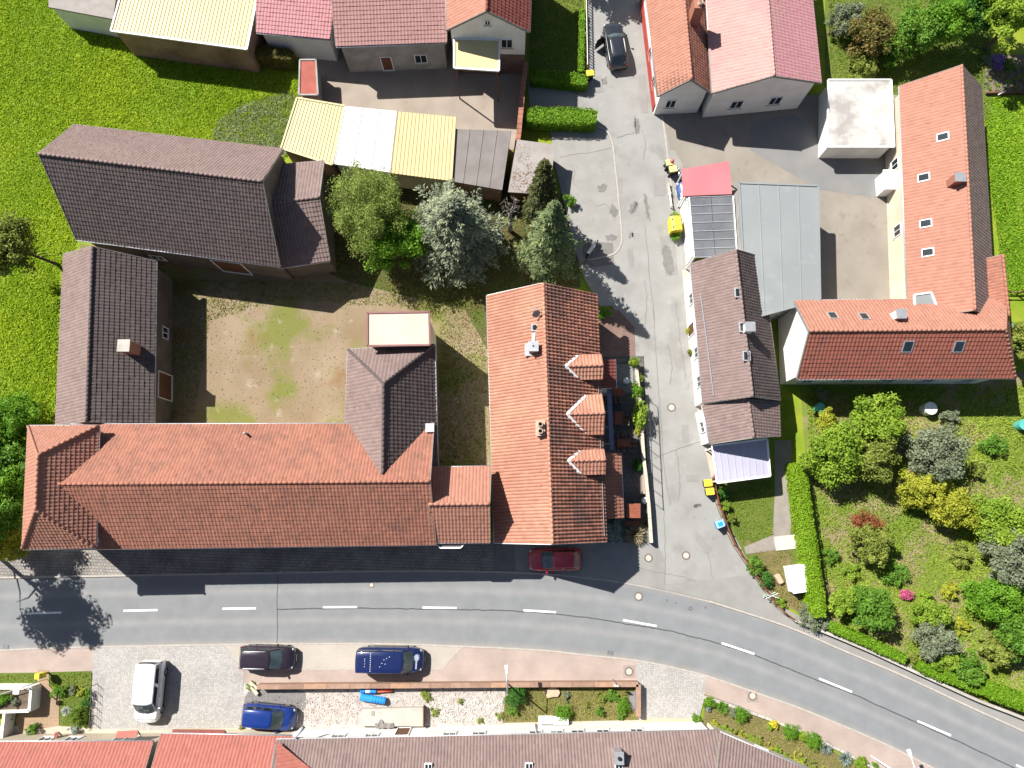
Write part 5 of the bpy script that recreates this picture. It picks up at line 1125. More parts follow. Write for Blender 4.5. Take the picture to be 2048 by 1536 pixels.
L_straw = leafm('straw_plumes', (0.24, 0.19, 0.10), (0.48, 0.42, 0.27), trans=0.25)
L_purple = leafm('purple_flowers', (0.18, 0.08, 0.30), (0.40, 0.24, 0.55), trans=0.2)
L_yellowf = leafm('yellow_flowers', (0.45, 0.38, 0.02), (0.70, 0.62, 0.05), trans=0.2)
L_pink = leafm('pink_flowers', (0.45, 0.06, 0.16), (0.60, 0.14, 0.26), trans=0.2)

tree('birch_tree', 'feathery yellow green birch behind the barn annex', 737, 420, 5.0, 3.3, 3.9, 3.1, L_birch, 26000, 0.10, 130, 3, asp=0.32, droop=0.5, spread=0.24)
tree('hazel_tree', 'bright green leafy tree left of the blue spruce', 789, 476, 3.2, 3.0, 2.7, 2.4, L_bright, 14000, 0.11, 110, 5, spread=0.24)
spruce('blue_spruce', 'broad silvery blue spruce behind the sand coloured garage roof', 917, 500, 10.0, 4.1, L_blue, 300, 4, per=70, pw=0.6, z0=0.12, size=0.17, droop=0.35, rough=0.24)
spruce('spruce_tree', 'tall green spruce at the edge of the lane', 1094, 524, 12.2, 2.55, L_spruce, 270, 6, per=46, pw=0.8, size=0.16, rough=0.2)
spruce('yew_tree', 'narrow dark conifer above the tall spruce', 1080, 438, 10.5, 1.45, L_yew, 300, 8, per=26, pw=0.55, size=0.15, droop=0.15)
# bare tree
b = P(1020, 462); bt = thing('dead_tree', 'bare dead tree with forked white branches between the two spruces', 'tree', (b.x, b.y, 0))
greyb = mat('bleached_bark', (0.20, 0.17, 0.14), (0.32, 0.29, 0.26), scale=4, bump=0.5, bscale=25)
mb = MB(); mb.tube((0, 0, -.1), (0.05, 0, 2.2), .2, .16); mb.tube((0.05, 0, 2.2), (0, 0.05, 4.0), .16, .12); obj('trunk', mb, greyb, bt, True, True)
rd = random.Random(4); mb = MB()
for k in range(9):
    a = k * 0.9 + rd.uniform(-.2, .2); z = rd.uniform(3.2, 4.0); s = Vector((0, 0.03, z)); e = s + Vector((math.cos(a) * rd.uniform(.4, .9), math.sin(a) * rd.uniform(.4, .8), rd.uniform(.8, 2.4)))
    m_ = s.lerp(e, .5) + Vector((rd.uniform(-.15, .15), rd.uniform(-.15, .15), .1)); mb.tube(s, m_, .075, .05, 6); mb.tube(m_, e, .05, .015, 6)
    for q in range(3):
        f = m_.lerp(e, rd.uniform(.1, .9)); mb.tube(f, f + Vector((rd.uniform(-.45, .45), rd.uniform(-.45, .45), rd.uniform(.1, .5))), .022, .008, 5)
obj('branches', mb, greyb, bt, True, True)

tree('field_tree', 'slanting tree with olive crown at the left edge above the long house', 10, 490, 5.2, 2.4, 2.2, 2.1, L_olive, 15000, 0.11, 90, 11, lean=(-1.0, -0.2))
for k, (u, v, z, r, m, nm, lb) in enumerate(((34, 850, 2.2, 2.5, L_bright, 'elder_tree', 'rounded green tree at the left edge beside the cart shed'), (40, 930, 2.0, 1.9, L_green, 'elder_tree', 'green tree pressed against the western wing, upper part of the row'), (4, 965, 2.4, 2.1, L_bright, 'elder_tree', 'darker green tree at the left edge halfway down the western wing'), (28, 1015, 1.8, 1.6, L_green, 'elder_tree', 'deep green tree below the middle of the western wing'), (14, 1070, 2.0, 1.8, L_lime, 'elder_tree', 'yellow green tree at the left edge above the pavement'), (-40, 900, 2.6, 2.4, L_green, 'elder_tree', 'green tree cut by the left edge behind the western wing'), (-30, 1045, 4.2, 2.0, L_green, 'elder_tree', 'tall tree cut by the left edge above the road'))):
    tree(nm, lb, u, v, z, r, r, r * 1.05, m, 12000, 0.105, 90, 20 + k, group='trees west of the long house', spread=0.26)
tree('maple_tree', 'large pale green maple cut by the top right corner', 2062, 8, 6.0, 3.6, 3.2, 2.6, L_fresh, 14000, 0.16, 80, 31, spread=0.2)
for k, (u, v, z, r, m, lb, l) in enumerate((
    (1692, 40, 1.4, 1.5, L_grey, 'whitish shrub tree behind the pink roof', .1), (1742, 66, 2.4, 2.1, L_rust, 'brownish tree in the back garden behind the pink roof', .12), (1832, 62, 2.6, 2.3, L_green, 'dark green tree in the back garden', .13), (1892, 40, 3.0, 2.2, L_bright, 'bright green tree in the back garden beside the maple', .13), (1780, 118, 1.2, 1.0, L_green, 'small green tree above the stained white garage', .1), (1725, 140, 1.0, 1.2, L_olive, 'olive shrub above the stained white garage', .1), (1960, 20, 3.2, 2.2, L_deep, 'deep green tree at the top edge beside the maple', .13),
    (1668, 905, 2.6, 2.6, L_fresh, 'big light green tree nearest the long clipped hedge', .14), (1752, 838, 2.4, 2.3, L_fresh, 'light green tree just below the orange farmhouse', .14), (1740, 915, 2.2, 2.0, L_olive, 'olive green tree in the middle of the upper garden group', .13), (1868, 905, 2.0, 2.3, L_grey, 'pale grey green tree in the garden', .13), (1838, 982, 1.8, 1.6, L_lime, 'lime yellow shrub tree left of its twin', .12), (1902, 1018, 1.8, 1.9, L_lime, 'larger lime yellow shrub tree in the garden', .12), (1996, 1045, 2.2, 2.0, L_fresh, 'light green tree at the right side of the garden', .13), (2022, 1120, 2.4, 2.2, L_grey, 'greyish tree at the right edge of the garden', .13), (1742, 1085, 1.7, 1.6, L_olive, 'round olive tree with the red topped shrub behind it', .11), (1738, 1215, 1.8, 1.75, L_green, 'rounded green tree in the lower garden', .12), (1684, 1200, 1.2, 1.2, L_fresh, 'small light green tree beside the lower hedge corner', .11), (1862, 1222, 1.3, 1.3, L_fresh, 'small light green tree in the middle of the lower garden', .11), (1868, 1282, 1.5, 1.6, L_grey, 'bluish green tree in the lower garden', .11), (1885, 1318, 1.0, 1.0, L_fresh, 'little light green tree near the road hedge', .1), (1938, 1342, 1.2, 1.15, L_green, 'round green tree just above the road hedge', .1), (1990, 1190, 1.8, 2.0, L_bright, 'bright green tree at the right of the lower garden', .12), (2030, 1262, 2.0, 2.0, L_green, 'green tree at the right edge above the road hedge', .12), (1998, 1300, 1.3, 1.3, L_olive, 'olive tree above the last stretch of road hedge', .11), (2044, 690, 2.4, 1.7, L_olive, 'olive tree at the right edge beside the orange farmhouse', .12), (1652, 842, 1.2, 1.0, L_lime, 'yellowish shrub tree below the farmhouse gable', .1))):
    tree('garden_tree', lb, u, v, z, r, r, r * 0.9, m, int(4200 + 1500 * r * r), l * 0.8, int(34 + 14 * r), 40 + k, group='trees and tall shrubs of the gardens', spread=0.28)
bush('red_shrub', 'red leaved shrub behind the round olive garden tree', 1732, 1050, 1.15, 1.6, L_red, 'fine')
bush('peony', 'pink flowering shrub in the lower garden', 1812, 1190, 0.45, 0.7, L_pink, 'round')
for k, (u, v, r, h, m, kd, lb) in enumerate((
    (1790, 1150, .9, 1.0, L_green, 'round', 'green shrub beside the pale garden path in the lower garden'), (1702, 1140, .8, 1.0, L_fresh, 'loose', 'light green shrub left of the rounded tree'), (1920, 1110, .9, 1.0, L_olive, 'round', 'olive shrub right of the red leaved shrub'), (1950, 940, .8, 1.0, L_olive, 'loose', 'olive shrub in the sandy part of the upper garden'), (1985, 890, .9, 1.2, L_green, 'round', 'green shrub in the shade of the farmhouse at right'), (1900, 830, .9, 1.1, L_grey, 'loose', 'pale shrub at the farmhouse back wall'), (1645, 790, .6, .9, L_grey, 'round', 'pale shrub under the farmhouse gable'), (1826, 1314, .6, .8, L_olive, 'loose', 'olive shrub by the gap in the road hedge'), (1900, 1180, .7, .9, L_lime, 'round', 'yellowish shrub in the lower garden'), (1925, 1250, .7, .8, L_lime, 'loose', 'loose yellow shrub above the road hedge'), (1660, 1110, .7, .9, L_green, 'loose', 'green shrub right of the clipped hedge'))):
    bush('garden_shrub', lb, u, v, r, h, m, kd, group='garden shrubs', z0=0.0)

# hedges
hedge('clipped_hedge', 'long rounded hedge across the dark driveway beside the lane', [(1052, 229), (1090, 229), (1130, 230), (1170, 231), (1194, 233)], 1.5, 1.5, L_hedge)
hedge('low_hedge', 'low hedge closing the shaded lawn', [(1062, 150), (1110, 153), (1150, 157), (1176, 160)], 1.1, 1.1, L_hedge)
hedge('fence_hedge', 'narrow bright hedge inside the picket fence', [(1166, 18), (1165, 60), (1163, 100), (1163, 142)], 0.5, 0.7, L_hedge)
hedge('rusty_hedge', 'hedge with rust coloured tips beside the ribbed cream shed', [(496, 98), (530, 102), (560, 106), (584, 110)], 1.0, 1.8, L_rust)
hedge('tall_garden_hedge', 'long straight clipped hedge between corner lawn and large garden', [(1598, 925), (1606, 985), (1615, 1050), (1624, 1110), (1632, 1170), (1641, 1235)], 1.1, 1.7, leafm('sunny_hedge_leaves', (0.13, 0.25, 0.008), (0.26, 0.40, 0.02)), dens=190)
hedge('road_hedge', 'clipped hedge on the road wall up to the gap', [(1660, 1250), (1700, 1268), (1750, 1291), (1812, 1319)], 0.75, 1.1, L_hedge)
hedge('road_hedge', 'clipped hedge on the road wall right of the gap', [(1842, 1333), (1890, 1352), (1950, 1374), (1975, 1384)], 0.8, 1.1, L_hedge)
hedge('road_hedge', 'wider clipped hedge on the road wall at the right edge', [(1972, 1376), (2010, 1391), (2060, 1410), (2120, 1436)], 1.25, 1.3, L_hedge)

# small plants along the lane, the terrace and the front gardens
for k, (u, v, r, h, m, kd, lb) in enumerate((
    (1445, 985, .5, .9, L_deep, 'round', 'dark shrub behind the two yellow bins'), (1452, 1012, .45, 1.0, L_fresh, 'loose', 'leggy light green shrub behind the lane fence'), (1462, 1036, .4, .9, L_olive, 'loose', 'leggy olive shrub behind the lane fence'), (1508, 1130, .65, 1.0, L_green, 'round', 'green shrub behind the bend of the lane fence'), (1530, 1160, .6, .9, L_deep, 'round', 'dark green shrub behind the fence above the road corner'), (1560, 1205, .5, .7, L_fresh, 'loose', 'light green shrub by the pale gate'), (1626, 1236, 1.1, 1.3, L_grey, 'fine', 'rounded grey green shrub at the foot of the tall hedge'), (1352, 470, .55, .9, L_bright, 'loose', 'bright creeper below the big yellow container'), (1351, 432, .45, .8, L_fresh, 'loose', 'pale green creeper above the big yellow container'), (1378, 661, .4, .6, L_lime, 'loose', 'yellowish potted shrub by the white lane house'), (1381, 705, .3, .6, L_olive, 'round', 'small potted shrub by the door of the white lane house'), (1139, 402, .6, 1.2, L_bright, 'loose', 'bright green shrub at the foot of the dark conifer'), (1209, 628, .55, 1.0, L_bright, 'round', 'bright green shrub at the north end of the inn'))):
    bush('roadside_shrub', lb, u, v, r, h, m, kd, group='shrubs along the lane')
for k, (u, v, r, ry, h, m, kd, lb) in enumerate((
    (1269, 726, .45, .4, 1.6, L_fresh, 'round', 'light green climbing plant at the top of the terrace wall'), (1272, 783, .5, .6, 1.5, L_bright, 'round', 'green plant with yellow blossom on the terrace wall'), (1281, 832, .62, 1.25, 1.9, L_fresh, 'round', 'largest light green bush on the terrace wall'), (1277, 862, .4, .5, 1.2, L_lime, 'loose', 'yellowish trailing plant below the largest terrace bush'), (1274, 930, .5, .5, 0.9, L_deep, 'fine', 'dark green ball shrub in the terrace corner'), (1228, 1062, .75, .9, 1.6, L_silver, 'fine', 'blue grey shrub at the southern corner of the inn'), (1282, 758, .3, .4, 1.0, L_olive, 'loose', 'trailing brownish plant beside the white terrace barrel'))):
    o = bush('terrace_plant', lb, u, v, r, h, m, kd, ry=ry, group='terrace plants'); o.rotation_euler.z = 0
bush('pampas_grass', 'straw coloured pampas grass at the corner of terrace and road', 1272, 1070, 1.05, 1.5, L_straw, 'spiky', cat='grass clump')
bush('pampas_grass', 'small straw coloured grass clump beside the brown deck', 1292, 1048, 0.55, 1.0, L_straw, 'spiky', cat='grass clump')
for k, (u, v, r, h, m, kd, lb) in enumerate((
    (1031, 1391, .8, 1.2, L_deep, 'fine', 'round deep green bush beneath the street lamp'), (1025, 1420, .5, .6, L_green, 'loose', 'loose green plant below the street lamp bush'), (1128, 1425, .6, .9, L_bright, 'fine', 'round bright green bush beside the white boxes'), (1246, 1409, .55, .8, L_bright, 'fine', 'round bright green bush by the dark panel'), (1131, 1391, .4, .4, L_grey, 'loose', 'grey green tuft beside the flat rock'), (1203, 1395, .4, .5, L_olive, 'loose', 'olive tuft in the middle of the walled garden'), (1224, 1390, .55, .5, L_green, 'loose', 'green tuft by the sign post'), (1199, 1421, .4, .6, L_green, 'loose', 'green tuft near the terrace wall'), (1172, 1410, .25, .3, L_olive, 'loose', 'tiny olive tuft in the walled garden'), (1243, 1430, .4, .4, L_green, 'loose', 'low green tuft below the bright ball bush'))):
    bush('garden_bush', lb, u, v, r, h, m, kd, group='bushes in the walled front garden')
for k, (u, v, r, h, m, kd, lb) in enumerate((
    (1418, 1406, .42, .7, L_bright, 'round', 'green bush at the corner of cobbled drive and pavement'), (1415, 1416, .3, .4, L_silver, 'loose', 'silver tuft at the corner of the bank'), (1446, 1415, .45, .6, L_green, 'round', 'flat green bush second from the cobbled drive'), (1464, 1424, .4, .6, L_grey, 'round', 'grey green bush between two green ones on the bank'), (1481, 1428, .58, .8, L_bright, 'fine', 'largest bright green ball on the bank'), (1541, 1452, .35, .4, L_fresh, 'loose', 'light green tuft beside the yellow flowers'), (1548, 1448, .33, .5, L_yellowf, 'round', 'yellow flowering plant on the bank'), (1582, 1463, .58, .8, L_bright, 'fine', 'round bright green ball right of the yellow flowers'), (1605, 1473, .4, .6, L_fresh, 'round', 'small light green ball on the bank'), (1627, 1482, .58, .8, L_bright, 'fine', 'bright green ball left of the silver bushes'), (1655, 1498, .6, .8, L_silver, 'spiky', 'first silver blue bush on the bank'), (1694, 1519, .68, .9, L_silver, 'spiky', 'larger silver blue bush on the bank'), (1722, 1526, .5, .8, L_fresh, 'fine', 'light green ball right of the silver bushes'), (1752, 1540, .5, .6, L_bright, 'round', 'green bush at the bottom edge of the bank'))):
    bush('bank_bush', lb, u, v, r, h, m, kd, group='bushes on the roadside bank')
for k in range(13):
    t = k / 12; u, v = 1428 + t * 215, 1449 + t * 92
    bush('bank_creeper', '%s creeping plant from the cobbled drive along the angled house wall' % ORD[k], u + random.uniform(-4, 4), v + random.uniform(-3, 3), random.uniform(.35, .55), random.uniform(.3, .5), (L_lime, L_fresh, L_olive)[k % 3], 'loose', group='creepers along the angled house')
bush('wall_creeper', 'green tuft at the edge of the cobbled drive', 1391, 1437, .4, .4, L_green, 'loose')
for k, (u, v, r, h, m, kd, lb) in enumerate((
    (157, 1432, .68, 1.0, leafm('boxwood', (0.09, 0.16, 0.01), (0.16, 0.24, 0.02)), 'fine', 'clipped yellow green ball bush beside the cobbled yard'), (131, 1423, .5, .45, leafm('white_agave', (0.42, 0.46, 0.38), (0.6, 0.62, 0.52)), 'spiky', 'whitish spiky plant on the small lawn'), (112, 1382, .4, .6, L_bright, 'round', 'first green shrub right of the front path'), (128, 1381, .4, .5, L_green, 'loose', 'second shrub right of the front path'), (146, 1380, .4, .5, L_grey, 'loose', 'third shrub in the row by the front lawn'), (164, 1383, .4, .5, L_lime, 'loose', 'yellowish shrub at the corner of the front garden'), (177, 1388, .35, .6, L_green, 'loose', 'last shrub of the row beside the cobbles'), (172, 1405, .4, .6, L_deep, 'loose', 'dark shrub at the fence beside the cobbles'), (66, 1457, .42, .7, L_green, 'round', 'green pot plant by the cream house wall'), (150, 1459, .4, .6, L_silver, 'loose', 'grey green pot plant by the cream house wall'), (24, 1434, .2, .5, L_bright, 'loose', 'small pot plant at the foot of the white planter'), (6, 1397, .5, .6, L_deep, 'round', 'dark shrub in the white planter'), (28, 1391, .45, .6, L_bright, 'round', 'bright green shrub in the white planter'), (45, 1399, .35, .4, L_grey, 'loose', 'grey plant at the end of the white planter'))):
    bush('front_garden_plant', lb, u, v, r, h, m, kd, group='plants of the corner front garden', z0=(1.0 if lb.endswith('white planter') and 'foot' not in lb else 0.07))
for k, (u, v) in enumerate(((500, 1373), (483, 1455), (855, 1395), (870, 1425), (920, 1402), (848, 1386), (960, 1440), (1000, 1432))):
    bush('weed_tuft', 'olive weed tuft ' + ('beside the fallen stone posts', 'at the wall corner behind the blue car', 'on the rubble below the brown wall', 'right of the concrete slab', 'between slab and street lamp under the wall', 'just right of the pipe bundle wall shadow', 'at the foot of the white terrace wall', 'at the edge of the walled garden grass')[k], u, v, random.uniform(.25, .4), .25, L_olive, 'loose', group='weeds on the building plot', cat='weed')
bush('purple_aubrieta', 'purple flower cushion in the vegetable bed', 1997, 122, .75, .35, L_purple, 'fine', cat='flowers', z0=0.0)
bush('white_aubrieta', 'pale flower cushion beside the purple one', 1975, 120, .5, .35, L_grey, 'fine', cat='flowers', z0=0.0)
bush('bed_shrub', 'deep green plant beside the purple flowers', 2018, 127, .5, .6, L_green, 'round', z0=0.0)
k = 0
for i in range(5):
    for j in range(7):
        u, v = 1978 + i * 18 + random.uniform(-4, 4), 136 + j * 7 + random.uniform(-2, 2)
        bush('vegetable_plant', 'vegetable plant %s from the left in the %s row of the tilled bed' % (ORD[i], ORD[j]), u, v, random.uniform(.18, .3), .22, L_grey if (i + j) % 3 else L_fresh, 'loose', group='plants in the vegetable bed', cat='plant', z0=0.0)

def far_tree(name, label, base, zc, r, rz, seed, m):
    b = P(*base, 0); root = thing(name, label, 'tree', (b.x, b.y, 0))
    obj('trunk', trunk_mb(zc, 0.2, 8, r, rz * 0.8, seed), bark, root, True, True)
    me = crown_mesh('crown', r, r, rz, 12000, 0.13, 70, seed, 0.6, -0.6, 0.26, 0.3); me.transform(Matrix.Translation((0, 0, zc))); me.materials.append(m); link(bpy.data.objects.new('crown', me), root)
far_tree('tall_tree', 'tall tree just beyond the left edge whose shadow falls on the main road', (-22, 1094), 9.0, 2.7, 3.4, 71, L_green)
far_tree('tall_tree', 'tree beyond the top edge whose shadow falls on the lane behind the black car', (1138, -78), 7.0, 2.7, 2.6, 72, L_green)

# =================================================================== VEHICLES
def paint(name, c, rough=0.28, metal=0.0): return mat('paint_' + name, c, tuple(x * 0.9 for x in c), scale=1.0, rough=rough, metal=metal, coat=0.8, spec=0.5)
lamp_red = mat('tail_lamp_red', (0.45, 0.02, 0.015), (0.38, 0.015, 0.012), rough=0.2)
lamp_white = mat('head_lamp_glass', (0.62, 0.64, 0.66), (0.5, 0.52, 0.54), rough=0.12, metal=0.3)
wsg = mat('windscreen_glass', (0.075, 0.105, 0.115), (0.045, 0.06, 0.065), scale=2.5, rough=0.08, spec=0.7)  # pale bluish base colour imitates sky reflected in the windscreen
silver = mat('silver_trim', (0.62, 0.62, 0.63), (0.55, 0.55, 0.56), rough=0.25)
rim_m = mat('alloy_rim', (0.45, 0.45, 0.46), (0.4, 0.4, 0.4), rough=0.3, metal=0.7)
CARS = {
    #       L     W     H    belt  hoodz  nose  xw(base) xr   xb     xg   roofw
    'hatch': (4.1, 1.74, 1.48, .93, .90, .66, .235, .02, -.34, -.455, .70),
    'mpv':   (4.45, 1.8, 1.66, 1.0, .98, .72, .275, .09, -.40, -.475, .74),
    'suv':   (4.35, 1.82, 1.62, 1.0, .97, .74, .20, .04, -.36, -.46, .70),
    'bus':   (4.6, 1.9, 1.85, 1.08, 1.04, .80, .30, .135, -.47, -.49, .84),
    'van':   (5.2, 1.95, 1.97, 1.14, 1.12, .84, .335, .20, -.475, -.495, .86),
}
def car(name, label, u, v, deg, shape, pm, cat='car', rails=None, L=None, open_door=False, W=None, H=None):
    l, wd, ht, belt, hz, nz, xw, xr, xb, xg, rw = CARS[shape]
    l = L or l; wd = W or wd; ht = H or ht
    c = P(u, v, 0.8); root = thing(name, label, cat, (c.x, c.y, 0.06), rad(deg))
    hw = wd / 2
    st = [(.5, .40, nz * .82, .30), (.495, .58, nz * .90, .26), (.483, .72, nz * .97, .23), (.462, .83, nz + .02, .20), (.43, .91, (nz + hz) / 2 + .02, .19), (.37, .97, hz - .02, .18), (xw, 1.0, hz + .02, .18), (xw - .07, 1.0, belt + .01, .18), (-.05, 1.0, belt + .02, .18), (-.30, 1.0, belt + .03, .18), (-.42, .97, belt + .02, .19), (-.465, .93, belt - .03, .22), (-.487, .84, belt - .15, .26), (-.497, .72, belt - .28, .32), (-.5, .55, belt - .34, .36)]
    rows = []
    for x, k, zt, zb in st:
        w = hw * k; half = [(w * .90, zb), (w, zb + .16), (w, zb + (zt - zb) * .55), (w * .985, zb + (zt - zb) * .80), (w * .93, zt - .035), (w * .82, zt), (w * .42, zt + .022), (0, zt + .03)]
        rows.append([(x * l, y, z) for y, z in half] + [(x * l, -y, z) for y, z in reversed(half[:-1])])
    n = len(rows[0]); mb = MB(); vs = [p for r in rows for p in r]
    fs = [(i * n + j, i * n + j + 1, (i + 1) * n + j + 1, (i + 1) * n + j) for i in range(len(rows) - 1) for j in range(n - 1)]
    fs += [(i * n + n - 1, i * n, (i + 1) * n, (i + 1) * n + n - 1) for i in range(len(rows) - 1)]
    fs += [tuple(range(n)), tuple(range((len(rows) - 1) * n, len(rows) * n))]
    mb.add(vs, fs); body = obj('body', mb, pm, root, True, True)
    # cabin
    def ring(x0, x1, w0, w1, z, bf, br):
        return [(x0 * l, -w0, z), (x0 * l + bf * .75, -w0 * .5, z), (x0 * l + bf, 0, z), (x0 * l + bf * .75, w0 * .5, z), (x0 * l, w0, z),
                ((x0 * .5 + x1 * .5) * l, (w0 + w1) / 2 * 1.03, z), (x1 * l, w1, z), (x1 * l - br * .75, w1 * .5, z), (x1 * l - br, 0, z), (x1 * l - br * .75, -w1 * .5, z), (x1 * l, -w1, z), ((x0 * .5 + x1 * .5) * l, -(w0 + w1) / 2 * 1.03, z)]
    zb0 = belt - .04
    lo = ring(xw, xg, hw * .84, hw * .86, zb0, .16, .05)
    hi = ring(xr, xb, hw * rw, hw * rw * .97, ht - .055, .10, .05)
    hi2 = ring(xr - .012, xb + .012, hw * rw * .9, hw * rw * .87, ht - .012, .09, .04)
    top = [(p[0] * .93, p[1] * .5, ht) for p in hi2]
    mb = MB(); m_ = 12
    mb.add(lo + hi + hi2 + top, [(k * m_ + i, k * m_ + (i + 1) % m_, (k + 1) * m_ + (i + 1) % m_, (k + 1) * m_ + i) for k in range(3) for i in range(m_)] + [tuple(range(3 * m_, 4 * m_))])
    obj('cabin', mb, pm, root, True, True)
    L3, H3 = [Vector(p) for p in lo], [Vector(p) for p in hi]
    cz = Vector(((xw + xg) / 2 * l, 0, (belt + ht) / 2 - .1))
    def glazing(nm, ids, a=0.08, b=0.93, s0=0.05, s1=0.95):
        mb = MB(); k = len(ids) - 1
        bot, tp = [], []
        for q in range(k + 1):
            t = s0 + (s1 - s0) * q / k * 1.0; f = t * k; i = min(int(f), k - 1); f -= i
            B = L3[ids[i]].lerp(L3[ids[i + 1]], f); T = H3[ids[i]].lerp(H3[ids[i + 1]], f)
            for lst, h in ((bot, a), (tp, b)):
                p = B.lerp(T, h); o_ = (p - cz); o_.z *= 0.5; lst.append(p + o_.normalized() * .014)
        mb.add(bot + tp, [(i, i + 1, k + 2 + i, k + 1 + i) for i in range(k)]); return obj(nm, mb, wsg if nm == 'windscreen' else glass, root, False, True)
    glazing('windscreen', [0, 1, 2, 3, 4], .05, .95, .04, .96)
    glazing('rear_window', [6, 7, 8, 9, 10], .30, .94, .06, .94)
    for ids in ([4, 5], [5, 6], [10, 11], [11, 0]): glazing('side_window', ids, .22, .90, .08, .93)
    # wipers, grille, bumper strip, lamps, plates, mirrors, handles
    for s in (-1, 1):
        B = L3[2].lerp(H3[2], .05)
        obj('wiper', MB().bar((B.x + .02, s * .05 + s * .02, B.z + .03), (B.x - .08, s * (hw * .62), B.z + .05), .025, .02), black_plastic, root, False, True)
        obj('headlight', MB().ball((.452 * l, s * hw * .74, nz - .005), (.12, .10, .06), 10, 6), lamp_white, root, True, True)
        obj('tail_light', MB().ball((-.478 * l, s * hw * .83, belt - .17), (.055, .09, .15), 10, 6), lamp_red, root, True, True)
        mx = MB(); mx.rbox((xw * l - .30, s * (hw + .11), belt + .05), (.12, .2, .16), .03); mx.bar((xw * l - .27, s * (hw - .05), belt), (xw * l - .29, s * (hw + .06), belt + .03), .05, .05)
        obj('wing_mirror', mx, pm, root, False, True)
        for x in (.06, -.19): obj('door_handle', MB().box((x * l, s * (hw + .012), belt - .12), (.17, .03, .03)), pm, root, False, True)
        obj('sill_trim', MB().box((0, s * (hw - .005), .25), (l * .5, .05, .09)), black_plastic, root, False, True)
    obj('grille', MB().box((.492 * l, 0, nz * .72), (.06, hw * .8, .16)), black_plastic, root, False, True)
    obj('bumper', MB().rbox((.476 * l, 0, .36), (.13, hw * 1.35, .2), .06), pm, root, False, True)
    obj('bumper', MB().rbox((-.482 * l, 0, .42), (.12, hw * 1.7, .24), .04), pm, root, False, True)
    obj('number_plate', MB().box((.51 * l + .02, 0, .42), (.012, .5, .11)), white_paint, root, False, True)
    for x in (.30, -.30):
        for s in (-1, 1):
            y = s * (hw - .10); wh = obj('wheel', MB().tube((x * l, y - .1, .31), (x * l, y + .1, .31), .325, None, 18), rubber, root, False, True)
            obj('rim', MB().tube((x * l, y + s * .085, .31), (x * l, y + s * .108, .31), .21, None, 12), rim_m, wh, False, True)
    if rails:
        for s in (-1, 1):
            mb = MB(); a, b = Vector((xr * l - .25, s * hw * rw * .93, ht + .03)), Vector((xb * l + .22, s * hw * rw * .93, ht + .03))
            mb.tube(a, b, .032, None, 6)
            for t in (0, .5, 1): q = a.lerp(b, t); mb.bar(q - Vector((0, 0, .07)), q, .04, .04)
            obj('roof_rail', mb, rails, root, True, True)
    if shape not in ('van', 'bus'): obj('roof_aerial', MB().tube((xb * l + .25, 0, ht - .02), (xb * l + .1, 0, ht + .14), .018, .008, 6), black_plastic, root, False, True)
    obj('bonnet_seam', MB().bar((.43 * l, -hw * .8, (nz + hz) / 2 + .055), (.43 * l, hw * .8, (nz + hz) / 2 + .055), .012, .006), black_plastic, root, False, True)
    if open_door:
        x0, y0 = xw * l - .18, hw - .02; a = rad(180 - 58); d = Vector((math.cos(a), math.sin(a), 0)); q = Vector((x0, y0, 0)) + d * 1.05
        dr = obj('open_door', MB().bar((x0, y0, .58), (q.x, q.y, .58), .11, .74), pm, root, False, True)
        obj('door_window', MB().bar((x0 + d.x * .25, y0 + d.y * .25 - .02, 1.17), (q.x - d.x * .05, q.y - d.y * .05 - .02, 1.17), .03, .38), glass, dr, False, True)
        obj('wing_mirror', MB().rbox((x0 + d.x * .25 + .12, y0 + d.y * .25 + .12, belt + .08), (.2, .14, .15), .03), pm, dr, False, True)
        obj('door_opening', MB().box((x0 - .5, hw - .03, .7), (.9, .09, .72)), mat('dark_interior', (.02, .02, .022), (.03, .03, .03), rough=.9), root, False, True)
    return root
car('parked_car', 'black car with its driver door open at the top of the lane', 1231, 90, 97, 'suv', paint('black', (0.018, 0.02, 0.026)), rails=silver, L=4.5, open_door=True)
car('parked_car', 'dark red hatchback parked in the shade south of the inn', 1110, 1119, 180.5, 'hatch', paint('red', (0.40, 0.012, 0.03)), L=4.15)
car('parked_car', 'dark brown family car in the beige parking bay', 534, 1316, -1.0, 'mpv', paint('aubergine', (0.022, 0.014, 0.022)), rails=silver, L=4.25)
car('parked_car', 'blue family car on the grit beside the rubble plot', 537, 1434, -5.0, 'mpv', paint('blue', (0.008, 0.03, 0.17)), L=4.1, W=1.72)
car('parked_car', 'blue car half hidden under the pink carport', 1401, 376, 188, 'hatch', paint('mid_blue', (0.03, 0.07, 0.22)), L=4.0)
van = car('parked_van', 'dark blue van with pale emblem on its bonnet in the parking bay', 781, 1319, -0.5, 'van', paint('navy', (0.007, 0.015, 0.075)), 'van', L=5.1, W=1.85)
whi = car('parked_van', 'white van parked on the cobbled yard', 299, 1383, -91, 'bus', paint('white', (0.80, 0.80, 0.80)), 'van', L=4.55, W=1.85, H=1.85)
